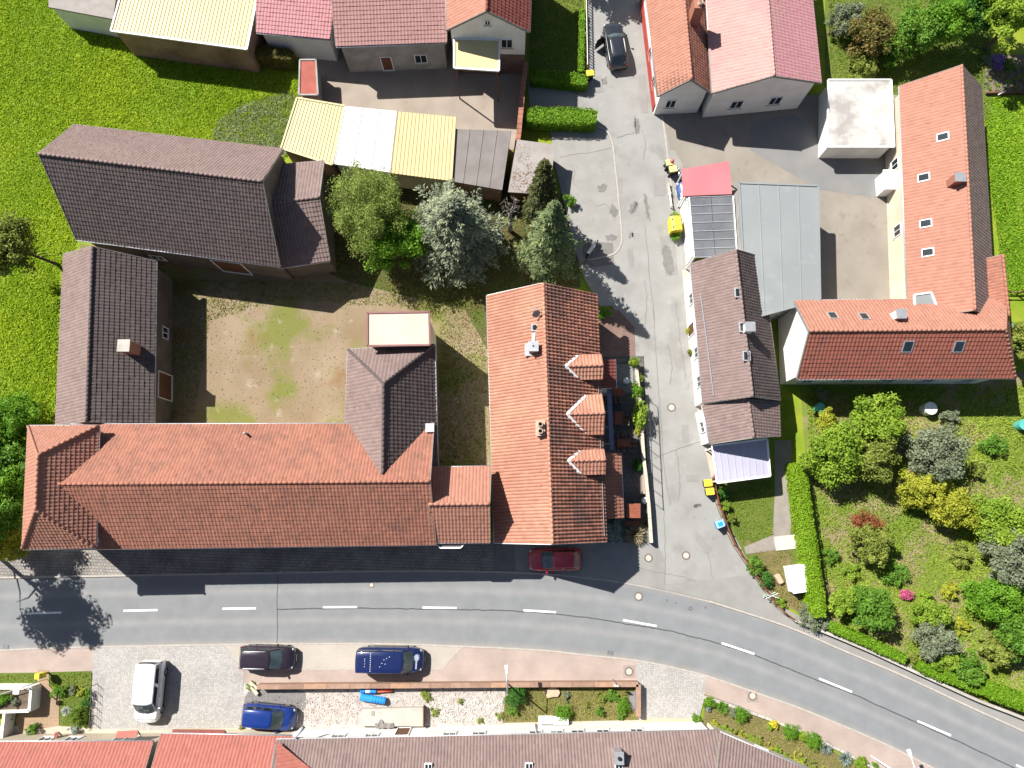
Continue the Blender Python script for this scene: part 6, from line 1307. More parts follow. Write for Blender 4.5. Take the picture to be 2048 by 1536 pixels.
# what is on the blue van: bonnet emblem with its pale bar, roof dots, roof ribs
emb = mat('pale_emblem', (0.42, 0.47, 0.55), (0.30, 0.36, 0.46), scale=9, rough=0.5)
zh = 1.125
def flat_poly(pts, z0, z1=None):
    mb = MB(); n = len(pts); cx = sum(p[0] for p in pts) / n; cy = sum(p[1] for p in pts) / n
    def zz(x): return zh + .045 - max(0, (x - 1.84)) * .40
    mb.add([(x, y, zz(x) + .012) for x, y in pts] + [(cx, cy, zz(cx) + .012)], [(i, (i + 1) % n, n) for i in range(n)]); return mb
star = []
for i in range(22):
    a = 2 * math.pi * i / 22; r = (.31, .20)[i % 2] * (1, .85, 1.12, .9, 1.05)[i % 5]
    star.append((2.06 + r * .78 * math.cos(a), .22 + r * math.sin(a)))
obj('bonnet_emblem', flat_poly(star, 0), emb, van, False, True)
obj('bonnet_lettering', flat_poly([(1.98, -.02), (2.10, -.02), (2.08, -.62), (1.97, -.62)], 0), mat('pale_lettering', (0.5, 0.5, 0.58), (0.4, 0.4, 0.5), scale=14, rough=.5), van, False, True)
for i in range(5):
    obj('lettering_gap', flat_poly([(2.0, -.10 - i * .11), (2.07, -.10 - i * .11), (2.07, -.12 - i * .11), (2.0, -.12 - i * .11)], 0), MATS['paint_navy'], van, False, True).location.z = .004
mb = MB()
for i in range(9): mb.box((-.475 * 5.1 + 1.1, -.62 + i * .155, 1.968), (.05, .05, .02))
for x, y in ((-1.75, .1), (-1.75, -.1), (-1.75, .25), (-1.75, -.3), (-.3, .2), (-.45, -.05), (-.1, .3), (-.2, -.1), (-.6, -.3), (.1, .42)): mb.box((x, y, 1.976), (.045, .045, .012))
obj('roof_dots', mb, white_paint, van, False, True)
for r in (van, whi):
    h = 1.97 if r is van else 1.85
    for y in (-.45, -.15, .15, .45): obj('roof_rib', MB().bar((-1.9, y, h - .012), (.5, y, h - .012), .05, .03), MATS['paint_navy' if r is van else 'paint_white'], r, False, True)

# =================================================================== STREET FURNITURE AND SMALL THINGS
def bin_(name, label, u, v, deg, lid, body=black_plastic, s=1.0, group='waste bins by the lane'):
    c = P(u, v, 1.0); root = thing(name, label, 'bin', (c.x, c.y, 0.05), rad(deg), group); root.scale = (s, s, s)
    mb = MB(); mb.add([(x * .24, y * .22, .08) for x, y in ((-1, -1), (1, -1), (1, 1), (-1, 1))] + [(x * .31, y * .27, .92) for x, y in ((-1, -1), (1, -1), (1, 1), (-1, 1))], [(3, 2, 1, 0), (4, 5, 6, 7), (0, 1, 5, 4), (1, 2, 6, 5), (2, 3, 7, 6), (3, 0, 4, 7)])
    obj('body', mb, body, root, False, True)
    obj('lid', MB().rbox((0.02, 0, .965), (.68, .58, .09), .045), lid, root, False, True)
    obj('handle', MB().tube((-.38, -.22, .93), (-.38, .22, .93), .02), body, root, False, True)
    for y in (-.2, .2): obj('wheel', MB().tube((-.25, y - .03, .1), (-.25, y + .03, .1), .1, None, 12), rubber, root, False, True)
    return root
bin_('wheelie_bin', 'upper of the two yellow lidded bins at the lane fence', 1417, 966, 185, yellow)
bin_('wheelie_bin', 'lower of the two yellow lidded bins at the lane fence', 1421, 983, 185, yellow)
bin_('wheelie_bin', 'yellow lidded bin at the end of the picket fence', 1180, 146, 5, yellow)
bin_('wheelie_bin', 'pale yellow lidded bin with a red ball beside the carport', 1339, 325, 10, mat('pale_yellow_plastic', (.66, .58, .22), (.6, .52, .2), rough=.5))
bin_('wheelie_bin', 'pale yellow lidded bin nearest the parked motorcycle', 1346, 338, 10, mat('pale_yellow_plastic', (.66, .58, .22), (.6, .52, .2), rough=.5))
blue_pl = mat('blue_plastic', (.03, .28, .62), (.025, .24, .55), rough=.4)
b = bin_('wheelie_bin', 'bright blue bin standing against the lane fence', 1441, 1048, 200, mat('pale_blue_plastic', (.30, .55, .80), (.25, .5, .75), rough=.4), blue_pl)
obj('lid_panel', MB().rbox((.02, 0, 1.02), (.42, .36, .05), .05), blue_pl, b, False, True)
c = P(1344, 322, 1.1); obj_ = obj('ball', MB().ball(c, .2, 14, 9), mat('red_ball', (.45, .06, .08), (.5, .2, .22), scale=3, rough=.4), None, True); tag(obj_, 'red and pink ball lying on the pale bin', 'ball')
# large yellow container
c = P(1352, 447, 1.2); ct = thing('yellow_container', 'large yellow container with domed lid among creepers on the lane side', 'container', (c.x, c.y, 0.05), rad(5))
n = 8; prof = [(-.48, .15), (-.5, 1.0), (-.42, 1.2), (-.2, 1.32), (.1, 1.36), (.36, 1.3), (.5, 1.12), (.48, .15)]
mb = MB(); mb.add([(x, y, z) for y in (-.62, .62) for x, z in prof], [tuple(range(7, -1, -1)), tuple(range(8, 16))] + [(i, (i + 1) % 8, 8 + (i + 1) % 8, 8 + i) for i in range(8)]); obj('body', mb, yellow, ct, False, True)
for y in (-.35, .35): obj('lid_knob', MB().tube((-.28, y, 1.25), (-.28, y, 1.33), .07, None, 10), black_plastic, ct, False, True)
obj('rim', MB().box((0, 0, 1.0), (1.06, 1.3, .05)), mat('dark_yellow', (.45, .36, .03), (.4, .3, .02)), ct, False, True)
for y in (-.5, .5): obj('foot', MB().box((0, y, .08), (.8, .12, .14)), black_plastic, ct, False, True)
# motorcycle beside the bins
c = P(1358, 354, .5); mo = thing('motorcycle', 'dark motorcycle between the pale bins and the pink carport', 'motorcycle', (c.x, c.y, .05), rad(100))
for x in (-.65, .65): obj('wheel', MB().tube((x, -.06, .3), (x, .06, .3), .3, None, 16), rubber, mo, False, True)
obj('frame', MB().bar((-.6, 0, .35), (.5, 0, .5), .12, .2).bar((.65, 0, .3), (.42, 0, .95), .07, .07), black_plastic, mo, False, True)
obj('tank', MB().ball((.15, 0, .78), (.3, .16, .14), 10, 6), chrome, mo, True, True)
obj('seat', MB().rbox((-.35, 0, .78), (.6, .26, .12), .04), black_plastic, mo, False, True)
obj('handlebar', MB().tube((.42, -.38, 1.0), (.42, .38, 1.0), .018).tube((.42, 0, .9), (.42, 0, 1.0), .02), chrome, mo, True, True)
obj('headlamp', MB().ball((.55, 0, .85), .1, 10, 6), lamp_white, mo, True, True)
mo2 = copy_tree(mo); c = P(1184, 497, .5); mo2.location = (c.x, c.y, .05); mo2.rotation_euler.z = rad(55)
mo2['label'] = 'pale motorcycle standing in the shade of the tall spruce'
for ch in mo2.children:
    if ch.name.startswith(('tank', 'seat')):
        ch.data = ch.data.copy(); ch.data.materials.clear(); ch.data.materials.append(white_paint)
# white bench / board along the lane
c = P(1341, 378, .3)
lb_ = thing('lane_bench', 'pale board bench along the lane beside the carport', 'bench', (c.x, c.y, 0)); 
obj('seat', MB().bar(P(1336, 366, .45), P(1340, 390, .45), .22, .06), concrete, lb_)
for v_ in (369, 387): obj('leg', MB().box(P(1336 + (v_ - 362) / 6, v_, .2), (.2, .08, .42)), concrete, lb_)
lr = thing('white_rail', 'thin white rail along the lane below the bench', 'rail', tuple(P(1344, 400, 0)))
obj('rail', MB().bar(P(1339, 385, .5), P(1343, 412, .5), .12, .1), white_paint, lr)
for t in (0, 1): q = P(1339 + 4 * t, 386 + 25 * t, .5); obj('post', MB().box((q.x, q.y, .24), (.07, .07, .48)), white_paint, lr)

# picket fence by the lawn
fa, fb = P(1169, -60, 0), P(1173, 142, 0)
pf = thing('picket_fence', 'white topped picket fence between lawn and lane', 'fence', ((fa.x + fb.x) / 2, (fa.y + fb.y) / 2, 0))
for z in (.35, .95): obj('rail', MB().bar(fa + Vector((0, 0, z)), fb + Vector((0, 0, z)), .05, .08), white_paint if z > .5 else timber, pf)
npk = int((fb - fa).length / .285); base = MB().box((0, 0, .55), (.03, .10, 1.0))
me0 = None
for i in range(npk + 1):
    q = fa.lerp(fb, i / npk); r_ = Vector(pf.location)
    if me0 is None: o = obj('picket', base, timber, pf, False, True); me0 = o.data
    else: o = link(bpy.data.objects.new('picket', me0), pf)
    o.location = (q.x - r_.x + .045, q.y - r_.y, 0)
# brown fence along the lane and round the corner
fpx = [(1427, 958), (1432, 985), (1437, 1008), (1446, 1032), (1457, 1062), (1470, 1090), (1485, 1112), (1500, 1134), (1514, 1155), (1532, 1180), (1550, 1206), (1570, 1226), (1592, 1241)]
fw = [P(u, v, .5) for u, v in fpx]
lf = thing('lane_fence', 'low brown board fence curving along the lane to the road', 'fence', (fw[6].x, fw[6].y, 0))
for a, b in zip(fw[:-1], fw[1:]):
    a, b = Vector((a.x, a.y, 0)), Vector((b.x, b.y, 0))
    obj('plinth', MB().bar(a + Vector((0, 0, .15)), b + Vector((0, 0, .15)), .2, .36), mat('mossy_coping', (0, 0, 0)), lf)
    for z in (.5, .72): obj('board', MB().bar(a + Vector((0, 0, z)), b + Vector((0, 0, z)), .04, .16), timber_red, lf)
    obj('post', MB().box((a.x, a.y, .45), (.1, .1, .9)), timber, lf)
gt = thing('garden_gate', 'pale garden gate standing open at the corner of the fence', 'gate', tuple(P(1541, 1192, 0)))
q = P(1541, 1192, .5)
for k in range(6): obj('bar', MB().box((q.x - .45 + k * .18, q.y + .1 * math.sin(k), .5), (.05, .05, .9), .4), mat('pale_green_paint', (.55, .62, .56), (.5, .56, .5), rough=.5), gt)
for z in (.2, .85): obj('rail', MB().bar((q.x - .5, q.y - .15, z), (q.x + .5, q.y + .25, z), .05, .06), MATS['pale_green_paint'], gt)
rw_ = thing('road_wall', 'dark low retaining wall under the hedges along the road', 'wall', tuple(P(1800, 1325, 0)))
rp = [Vector(p[:2]) for p in wline([(1590, 1240), (1660, 1268), (1740, 1302), (1810, 1334), (1900, 1375), (1960, 1402), (2048, 1436), (2160, 1485)], 0.5, 3)]
mb = MB(); wallstrip(mb, rp, .25, -.05, .5); obj('wall', mb, mat('dark_stone', (.10, .095, .09), (.15, .14, .13), scale=3, bump=.4, bscale=20), rw_)
mb = MB(); wallstrip(mb, offset_line(rp, -.02), .2, .5, .56); obj('coping', mb, concrete, rw_)

# brown walls round the building plot and the front garden
bwm = mat('brown_wall_stone', (.30, .19, .135), (.24, .15, .105), scale=1.6, bump=.3, bscale=30, spots=((.36, .22, .14), 1.2, .6, .5))
pw = thing('brown_garden_wall', 'low brown wall with flat coping along the pink pavement', 'wall', tuple(P(900, 1368, 0)))
wl = [P(513, 1374, .9), P(700, 1372.5, .9), P(900, 1371, .9), P(1100, 1369.5, .9), P(1277, 1369, .9), P(1277, 1434, .9)]
for a, b in zip(wl[:-1], wl[1:]):
    n = max(1, round((b - a).length / 1.6)); t = (b - a).normalized()
    obj('wall', MB().bar(Vector((a.x, a.y, .38)) + t * .0, Vector((b.x, b.y, .38)), .26, .84), bwm, pw)
    for i in range(n):
        p, q = a.lerp(b, i / n), a.lerp(b, (i + 1) / n)
        obj('coping_slab', MB().bar(Vector((p.x, p.y, .85)) + t * .01, Vector((q.x, q.y, .85)) - t * .01, .36, .1), mat('coping_%d' % (i % 3), ((.33, .21, .15), (.28, .175, .125), (.37, .225, .145))[i % 3], scale=3, bump=.3, bscale=30), pw)
sw = thing('bank_edging', 'stone edging with moss between bank and pavement', 'wall', tuple(P(1500, 1420, 0)))
ep = [P(u, v, .25) for u, v in ((1408, 1394), (1440, 1404), (1500, 1424), (1560, 1446), (1620, 1472), (1680, 1500), (1740, 1532), (1800, 1562))]
for a, b in zip(ep[:-1], ep[1:]):
    n = 4
    for i in range(n):
        p, q = a.lerp(b, i / n + .01), a.lerp(b, (i + 1) / n - .01)
        obj('edging_stone', MB().bar(Vector((p.x, p.y, .14)), Vector((q.x, q.y, .14)), .22, .3 + random.uniform(-.05, .05)), concrete, sw)

# building plot: rubble, slab, pipes, posts
def stones(name, label, poly, z, dens, s0, s1, m, seed):
    rg = np.random.default_rng(seed); x, y = scatter([P(u, v, z) for u, v in poly], dens); n = len(x)
    V, Fc, T = [], [], []
    base = np.array([(1, 0, 0), (-1, 0, 0), (0, 1, 0), (0, -1, 0), (0, 0, 1), (0, 0, -1)], float); fs = [(0, 2, 4), (2, 1, 4), (1, 3, 4), (3, 0, 4), (2, 0, 5), (1, 2, 5), (3, 1, 5), (0, 3, 5)]
    for i in range(n):
        s = rg.uniform(s0, s1) * rg.uniform(.5, 1.2, 3); a = rg.uniform(0, 6.28); ca, sa = math.cos(a), math.sin(a)
        v = base * s + rg.normal(0, .15 * s1, (6, 3)); w_ = np.stack([v[:, 0] * ca - v[:, 1] * sa + x[i], v[:, 0] * sa + v[:, 1] * ca + y[i], v[:, 2] * .7 + z + s[2] * .35], 1)
        V += w_.tolist(); Fc += [tuple(6 * i + k for k in f) for f in fs]; T += [rg.random()] * 8
    me = bpy.data.meshes.new(name); me.from_pydata(V, [], Fc); at = me.attributes.new('tint', 'FLOAT', 'FACE'); at.data.foreach_set('value', np.array(T, np.float32)); me.materials.append(m)
    o = link(bpy.data.objects.new(name, me)); tag(o, label, 'rubble', None, 'stuff')
rub = mat('rubble_stone', (.42, .36, .31), (.30, .25, .21), scale=3, tint=((.62, .58, .52), (.26, .17, .135), .8), rough=.95)
stones('rubble', 'pale broken rubble strewn over the building plot', [(610, 1380), (1006, 1378), (1004, 1444), (848, 1446), (846, 1418), (722, 1416), (716, 1448), (600, 1452), (600, 1425)], .062, 60, .02, .075, rub, 3)
stones('rubble_heap', 'white rubble heaped in front of the white terrace', [(850, 1412), (950, 1400), (1006, 1402), (1002, 1440), (880, 1446)], .066, 80, .025, .09, mat('white_rubble', (.55, .52, .47), (.42, .39, .35), scale=3, tint=((.7, .68, .63), (.38, .35, .31), .8), rough=.95), 4)
stones('grit', 'dark grit around the blue family car', [(498, 1384), (606, 1382), (606, 1422), (500, 1424)], .07, 30, .02, .06, grit_mat, 5)
stones('weed_stones', 'dark stones under the brown wall', [(560, 1377), (1000, 1376), (1000, 1381), (560, 1382)], .066, 30, .03, .08, mat('dark_stones', (.12, .10, .08), (.2, .17, .14), scale=3), 6)
stones('yard_stones', 'loose stones scattered over the farmyard', [(330, 600), (700, 590), (690, 840), (400, 845), (390, 700)], .0, 9, .02, .07, mat('yard_stone', (.30, .25, .19), (.2, .165, .12), scale=3), 9)
cs = thing('concrete_slab', 'cast concrete slab with dark side in the rubble plot', 'slab', tuple(P(782, 1436, 0)))
sp = [P(u, v, .45) for u, v in ((724, 1418), (846, 1415), (846, 1453), (722, 1452))]
obj('slab', MB().prism(sp, .02, .45), mat('fresh_concrete', (.42, .395, .35), (.37, .345, .30), scale=1.3, bump=.2, bscale=30, rough=.95, spots=((.30, .24, .15), 1.4, .66, .6)), cs)
obj('edge_board', MB().bar(sp[1] + Vector((.06, .1, -.12)), sp[2] + Vector((.06, 0, -.12)), .08, .75), timber, cs)
q = P(746, 1427, .46); obj('inspection_lid', MB().box((q.x, q.y, .46), (.24, .34, .03)), grey_wall, cs)
tp = thing('grey_tarpaulin', 'crumpled grey sheet on the concrete slab', 'tarpaulin', tuple(P(768, 1450, .45)))
mb = MB(); a0 = P(750, 1450, .5); nx_, ny_ = 12, 6
vs = []
for i in range(nx_):
    for j in range(ny_): vs.append((a0.x + i * .13, a0.y + (j - 3) * .07 + (.25 if i in (3, 4) and j > 3 else 0), .50 + .09 * math.sin(i * 1.7 + j) * math.cos(j * 1.3) + .05))
mb.add(vs, [(i * ny_ + j, (i + 1) * ny_ + j, (i + 1) * ny_ + j + 1, i * ny_ + j + 1) for i in range(nx_ - 1) for j in range(ny_ - 1)]); obj('sheet', mb, grey_felt, tp, True)
def ribbed(mb, a, b, r, n, rib=1.14):
    a, b = Vector(a), Vector(b)
    for i in range(n):
        p, q = a.lerp(b, i / n), a.lerp(b, (i + .55) / n); e = a.lerp(b, (i + 1) / n); mb.tube(p, q, r * rib, None, 14); mb.tube(q, e, r, None, 14)
    return mb
bluep = mat('blue_pipe', (.02, .22, .60), (.03, .28, .68), scale=2, rough=.4); redp = mat('orange_red_pipe', (.50, .09, .04), (.45, .08, .035), scale=2, rough=.5)
o = thing('ribbed_pipe', 'thick bright blue ribbed pipe lying on the rubble', 'pipe', tuple(P(745, 1399, 0)))
a, b = P(721, 1394, .35), P(771, 1402, .35); m2 = a.lerp(b, .45)
obj('smooth_length', MB().tube(a, m2, .27, None, 16), bluep, o); mb = MB(); ribbed(mb, m2, b, .25, 5); obj('ribbed_length', mb, bluep, o)
o = thing('pipe_bundle', 'bundle of blue, white and orange red pipes under the brown wall', 'pipe', tuple(P(752, 1381, 0)))
a, b = P(721, 1380, .3), P(753, 1381, .3)
for k, (t0, t1, m_) in enumerate(((0, .33, bluep), (.34, .62, white_paint), (.63, 1.0, bluep))): obj('pipe_end', ribbed(MB(), a.lerp(b, t0), a.lerp(b, t1), .2, 2), m_, o)
for k in (-1, 0, 1): obj('pipe', MB().tube(P(753, 1380.5 + k * 3, .3), P(784, 1379 + k * 3, .3), .085, None, 10), redp, o, True)
for k, (u, v, a) in enumerate(((507, 1371, -40), (509, 1381, 130))):
    c = P(u, v, .3); tag(obj('stone_post', MB().box((c.x, c.y, .22), (.75, .26, .3), rad(a)), mat('pale_stone', (.52, .47, .33), (.45, .4, .28), scale=2, bump=.3)), ('upper of two fallen pale stone posts at the end of the brown wall', 'lower of two fallen pale stone posts at the end of the brown wall')[k], 'post')
c = P(1104, 1385, .2); n = 9; mb = MB(); mb.prism([(c.x + .62 * math.cos(i * .698) * (1 + .15 * math.sin(i * 2.3)), c.y + .38 * math.sin(i * .698) * (1 + .2 * math.cos(i * 3.1)), 0) for i in range(n)], .04, .28); tag(obj('flat_rock', mb, mat('sandstone', (.48, .36, .25), (.40, .28, .19), scale=2.5, bump=.5, bscale=20)), 'flat pinkish rock in the walled front garden', 'rock')
for k, (u, v) in enumerate(((1092, 1440), (1122, 1441))):
    c = P(u, v, .4); o = thing('white_box', ('left of two white boxes against the terrace wall', 'right of two white boxes, half behind the round bush')[k], 'box', (c.x, c.y, .06)); obj('body', MB().rbox((0, 0, .2), (1.1, .5, .4), .03), white_paint, o, False, True); obj('lid', MB().rbox((0, 0, .42), (1.16, .56, .06), .02), white_paint, o, False, True)
c = P(1267, 1401, .1); tag(obj('cellar_hatch', MB().box((c.x, c.y, .14), (.62, 1.3, .12), 0), mat('slate_sheet', (.16, .165, .18), (.2, .2, .21), rough=.6)), 'dark cellar hatch inside the corner of the brown wall', 'hatch')
c = P(1104, 1385, 0)
wb_ = thing('waste_pipe', 'pale pipe elbow on the corner of the brown terrace', 'pipe', tuple(P(595, 1475, 0))); obj('pipe', MB().tube(P(588, 1474, 4.0), P(606, 1456, 3.4), .14, None, 12), white_paint, wb_, True); obj('mouth', MB().tube(P(606, 1456, 3.4), P(609, 1453, 3.35), .1, None, 12), soot, wb_, True)

# street lamps and sign
def lamp(name, label, base, head, h, col=steel):
    b = P(*base, 0); hd = P(*head, h); root = thing(name, label, 'street lamp', (b.x, b.y, 0))
    obj('pole', MB().tube(b, b + Vector((0, 0, h * .97)), .075, .05, 10), col, root, True)
    obj('arm', MB().tube(b + Vector((0, 0, h * .96)), hd + Vector((0, 0, .02)), .04, .035, 8), col, root, True)
    d = (hd - b); d.z = 0; d.normalize(); s = Vector((-d.y, d.x, 0))
    hm = obj('lamp_head', MB().add([hd - d * .1 + s * .06 + Vector((0, 0, -.06)), hd - d * .1 - s * .06 + Vector((0, 0, -.06)), hd + d * .5 - s * .14 + Vector((0, 0, -.07)), hd + d * .5 + s * .14 + Vector((0, 0, -.07)), hd - d * .08 + s * .05 + Vector((0, 0, .06)), hd - d * .08 - s * .05 + Vector((0, 0, .06)), hd + d * .45 - s * .11 + Vector((0, 0, .09)), hd + d * .45 + s * .11 + Vector((0, 0, .09))], [(3, 2, 1, 0), (4, 5, 6, 7), (0, 1, 5, 4), (1, 2, 6, 5), (2, 3, 7, 6), (3, 0, 4, 7)]), white_paint, root)
    obj('lens', MB().bar(hd + d * .08 - Vector((0, 0, .075)), hd + d * .46 - Vector((0, 0, .082)), .17, .02), lamp_white, hm)
    obj('base_plate', MB().tube(b, b + Vector((0, 0, .12)), .12, .1, 12), col, root, True)
    return root
lamp('street_lamp', 'grey street lamp leaning over the pink pavement from the brown wall', (1015, 1362), (1013, 1345), 4.6)
lamp('street_lamp', 'street lamp at the bottom edge right of the bank', (1788, 1566), (1822, 1514), 4.6)
wr = thing('white_handrail', 'white handrail at the edge of the bank in the lower right', 'rail', tuple(P(1765, 1527, 0))); obj('rail', MB().bar(P(1750, 1517, .8), P(1785, 1540, .8), .1, .08), white_paint, wr)
for t in (0.05, .95): q = P(1750 + 35 * t, 1517 + 23 * t, .8); obj('post', MB().box((q.x, q.y, .4), (.07, .07, .76)), white_paint, wr)
b = P(1225, 1358, 0); sg = thing('traffic_sign', 'slim sign post standing behind the brown wall', 'sign', (b.x, b.y, 0)); obj('pole', MB().tube(b, b + Vector((0, 0, 2.2)), .03), steel, sg, True); obj('sign_plate', MB().box((b.x, b.y - .04, 2.0), (.35, .02, .5)), white_paint, sg)
b = P(79, 1368, 0); gl = thing('garden_lamp', 'garden lamp with white head beside the tan front path', 'lamp', (b.x, b.y, 0)); obj('pole', MB().tube(b, b + Vector((0, 0, 2.6)), .05), steel, gl, True); obj('lamp_head', MB().rbox((b.x - .02, b.y, 2.65), (.5, .3, .16), .04), white_paint, gl)
b = P(98, 1345, 0); lb2 = thing('letter_box', 'yellow letter box on a post at the pink pavement', 'letter box', (b.x, b.y, .05)); obj('post', MB().box((0, 0, .35), (.1, .1, .7)), black_plastic, lb2, False, True)
mb = MB(); mb.add([(x, y, z) for y in (-.2, .2) for x, z in ((-.24, .65), (.24, .65), (.24, 1.2), (.12, 1.36), (-.24, 1.36))], [(4, 3, 2, 1, 0), (5, 6, 7, 8, 9)] + [(i, (i + 1) % 5, 5 + (i + 1) % 5, 5 + i) for i in range(5)]); obj('body', mb, yellow, lb2, False, True); obj('slot', MB().box((.19, 0, 1.25), (.12, .3, .03)), black_plastic, lb2, False, True)
# white raised planter and railing of the corner house
wp = thing('white_planter', 'white walled raised planter in front of the corner house', 'planter', tuple(P(30, 1400, 0)))
pp = [P(u, v, 1.2) for u, v in ((-70, 1376), (62, 1376), (58, 1422), (-70, 1426))]
for a, b in zip(pp, pp[1:]): obj('wall', MB().bar(Vector((a.x, a.y, .6)), Vector((b.x, b.y, .6)), .2, 1.24), white_wall, wp)
obj('soil', MB().prism([Vector((p.x, p.y, 0)) for p in pp], .1, .98), dark_soil, wp)
a, b = P(8, 1428, 1.2), P(2, 1480, 1.2); obj('side_wall', MB().bar(Vector((a.x, a.y, .6)), Vector((b.x, b.y, .6)), .2, 1.22), white_wall, wp)
rl = thing('planter_railing', 'grey railing above the white planter', 'railing', tuple(P(34, 1380, 0))); a, b = P(-10, 1392, 1.7), P(68, 1367, 1.7); obj('rail', MB().tube(a, b, .035), steel, rl, True)
for t in (.25, .6, .98): q = a.lerp(b, t); obj('post', MB().tube((q.x, q.y, .1), (q.x, q.y, 1.7), .025), steel, rl, True)
gf = thing('garden_fence', 'thin wire fence between front garden and cobbled yard', 'fence', tuple(P(182, 1410, 0))); a, b = P(183, 1372, .8), P(178, 1452, .8)
for i in range(6): q = a.lerp(b, i / 5); obj('post', MB().tube((q.x, q.y, 0), (q.x, q.y, .85), .025), timber, gf)
for z in (.3, .55, .8): obj('wire', MB().tube((a.x, a.y, z), (b.x, b.y, z), .01, None, 5), steel, gf)
# small porch roofs on the bottom houses
for k, (u0, v0, u1, v1, z, lb) in enumerate(((234, 1466, 276, 1464, 2.5, 'small reddish door canopy on the cream corner house'), (345, 1462, 450, 1463, 2.1, 'dark red door canopy on the taller red roofed house'), (110, 1468, 118, 1466, 1.2, 'small reddish ledge on the cream corner house'))):
    a, b = P(u0, v0, z), P(u1, v1, z); o = thing('door_canopy', lb, 'canopy', ((a.x + b.x) / 2, (a.y + b.y) / 2, 0)); obj('roof', MB().add([a + Vector((0, .1, 0)), b + Vector((.0, .1, 0)), b + Vector((0, -.3, .2)), a + Vector((0, -.3, .2)), a + Vector((0, .1, -.08)), b + Vector((0, .1, -.08)), b + Vector((0, -.3, .12)), a + Vector((0, -.3, .12))], [(0, 1, 2, 3), (7, 6, 5, 4), (0, 4, 5, 1), (1, 5, 6, 2), (2, 6, 7, 3), (3, 7, 4, 0)]), darkred if k else clay_red, o)
    for s in (a, b): obj('bracket', MB().bar(s + Vector((0, 0, -.05)), s + Vector((0, -.3, -.4)), .06, .06), timber, o)

# terrace of the inn
tw_ = thing('terrace_wall', 'low wall with pale coping and plants between terrace and lane', 'wall', tuple(P(1285, 900, 0)))
tp_ = [P(u, v, .9) for u, v in ((1273, 735), (1279, 790), (1284, 860), (1288, 920), (1292, 952), (1298, 1012), (1303, 1086))]
for a, b in zip(tp_[:-1], tp_[1:]):
    obj('wall', MB().bar(Vector((a.x, a.y, .4)), Vector((b.x, b.y, .4)), .2, .84), grey_wall, tw_)
    n = max(1, int((b - a).length / .8))
    for i in range(n): p, q = a.lerp(b, i / n + .004), a.lerp(b, (i + 1) / n - .004); obj('coping_stone', MB().bar(Vector((p.x, p.y, .85)), Vector((q.x, q.y, .85)), .26, .07), mat('pale_coping', (.52, .46, .36), (.46, .4, .31), scale=3, bump=.2), tw_)
fe = thing('terrace_railing', 'thin metal railing on the lane side of the terrace wall', 'railing', tuple(P(1300, 900, 0)))
a, b = P(1297, 790, 1.5), P(1308, 1000, 1.5)
obj('rail', MB().tube(a, b, .03), black_plastic, fe, True)
for i in range(9): q = a.lerp(b, i / 8); obj('post', MB().tube((q.x, q.y, 0), q, .025), black_plastic, fe, True)
def table(u, v, deg, lx, ly, label):
    c = P(u, v, .75); t = thing('beer_table', label, 'table', (c.x, c.y, .04), rad(deg), 'tables on the inn terrace')
    n = 6; wdt = ly / n
    for i in range(n): obj('slat', MB().box((0, -ly / 2 + wdt * (i + .5), .74), (lx, wdt - .012, .035)), timber_red, t, False, True)
    for x in (-1, 1):
        for y in (-1, 1): obj('leg', MB().box((x * (lx / 2 - .08), y * (ly / 2 - .08), .36), (.06, .06, .72)), timber, t, False, True)
    return t
def chair(u, v, deg, label):
    c = P(u, v, .5); t = thing('garden_chair', label, 'chair', (c.x, c.y, .04), rad(deg), 'chairs on the inn terrace')
    for i in range(4): obj('slat', MB().box((-.15 + i * .1, 0, .44), (.085, .42, .025)), timber, t, False, True)
    for y in (-.2, .2):
        obj('leg', MB().bar((-.2, y, 0), (.22, y, .62), .03, .03), zinc, t, False, True); obj('leg', MB().bar((.2, y, 0), (-.24, y, .9), .03, .03), zinc, t, False, True)
    obj('backrest', MB().box((-.23, 0, .76), (.03, .44, .24)), timber, t, False, True); return t
table(1236, 785, 0, 1.0, .62, 'brown slatted table beside the dark entrance roof')
table(1237, 837, 90, 1.1, .62, 'brown slatted table standing lengthwise in the middle of the terrace')
table(1247, 886, 0, 1.05, .6, 'brown slatted table nearest the low red roof')
for u, v, d, lb in ((1236, 801, 90, 'chair below the topmost terrace table'), (1226, 803, 90, 'chair left of and below the topmost terrace table'), (1251, 836, 180, 'upper chair right of the lengthwise table'), (1251, 846, 180, 'lower chair right of the lengthwise table'), (1241, 873, -90, 'left chair above the table nearest the red roof'), (1256, 873, -90, 'right chair above the table nearest the red roof'), (1266, 888, 180, 'chair at the right end of the table nearest the red roof'), (1241, 899, 90, 'left chair below the table nearest the red roof'), (1254, 899, 90, 'right chair below the table nearest the red roof')): chair(u, v, d, lb)
c = P(1234, 815, .5); rt = thing('round_table', 'small dark round table on the terrace', 'table', (c.x, c.y, .04)); obj('top', MB().tube((0, 0, .7), (0, 0, .73), .34, None, 20), black_plastic, rt, False, True); obj('leg', MB().tube((0, 0, 0), (0, 0, .7), .03), zinc, rt, False, True); obj('foot', MB().tube((0, 0, 0), (0, 0, .03), .2, None, 14), zinc, rt, False, True)
aw = thing('awning_cassette', 'long slate grey awning cassette along the inn wall', 'awning', tuple(P(1221, 840, 0))); a, b = P(1218, 778, 2.7), P(1224, 900, 2.7); obj('cassette', MB().bar(a, b, .34, .18), mat('slate_blue_fabric', (.17, .19, .25), (.14, .16, .21), scale=2, rough=.8), aw)
for t in (.1, .37, .63, .9): q = a.lerp(b, t); obj('bracket', MB().bar(q, q + Vector((-.7, 0, .05)), .05, .06), zinc, aw)
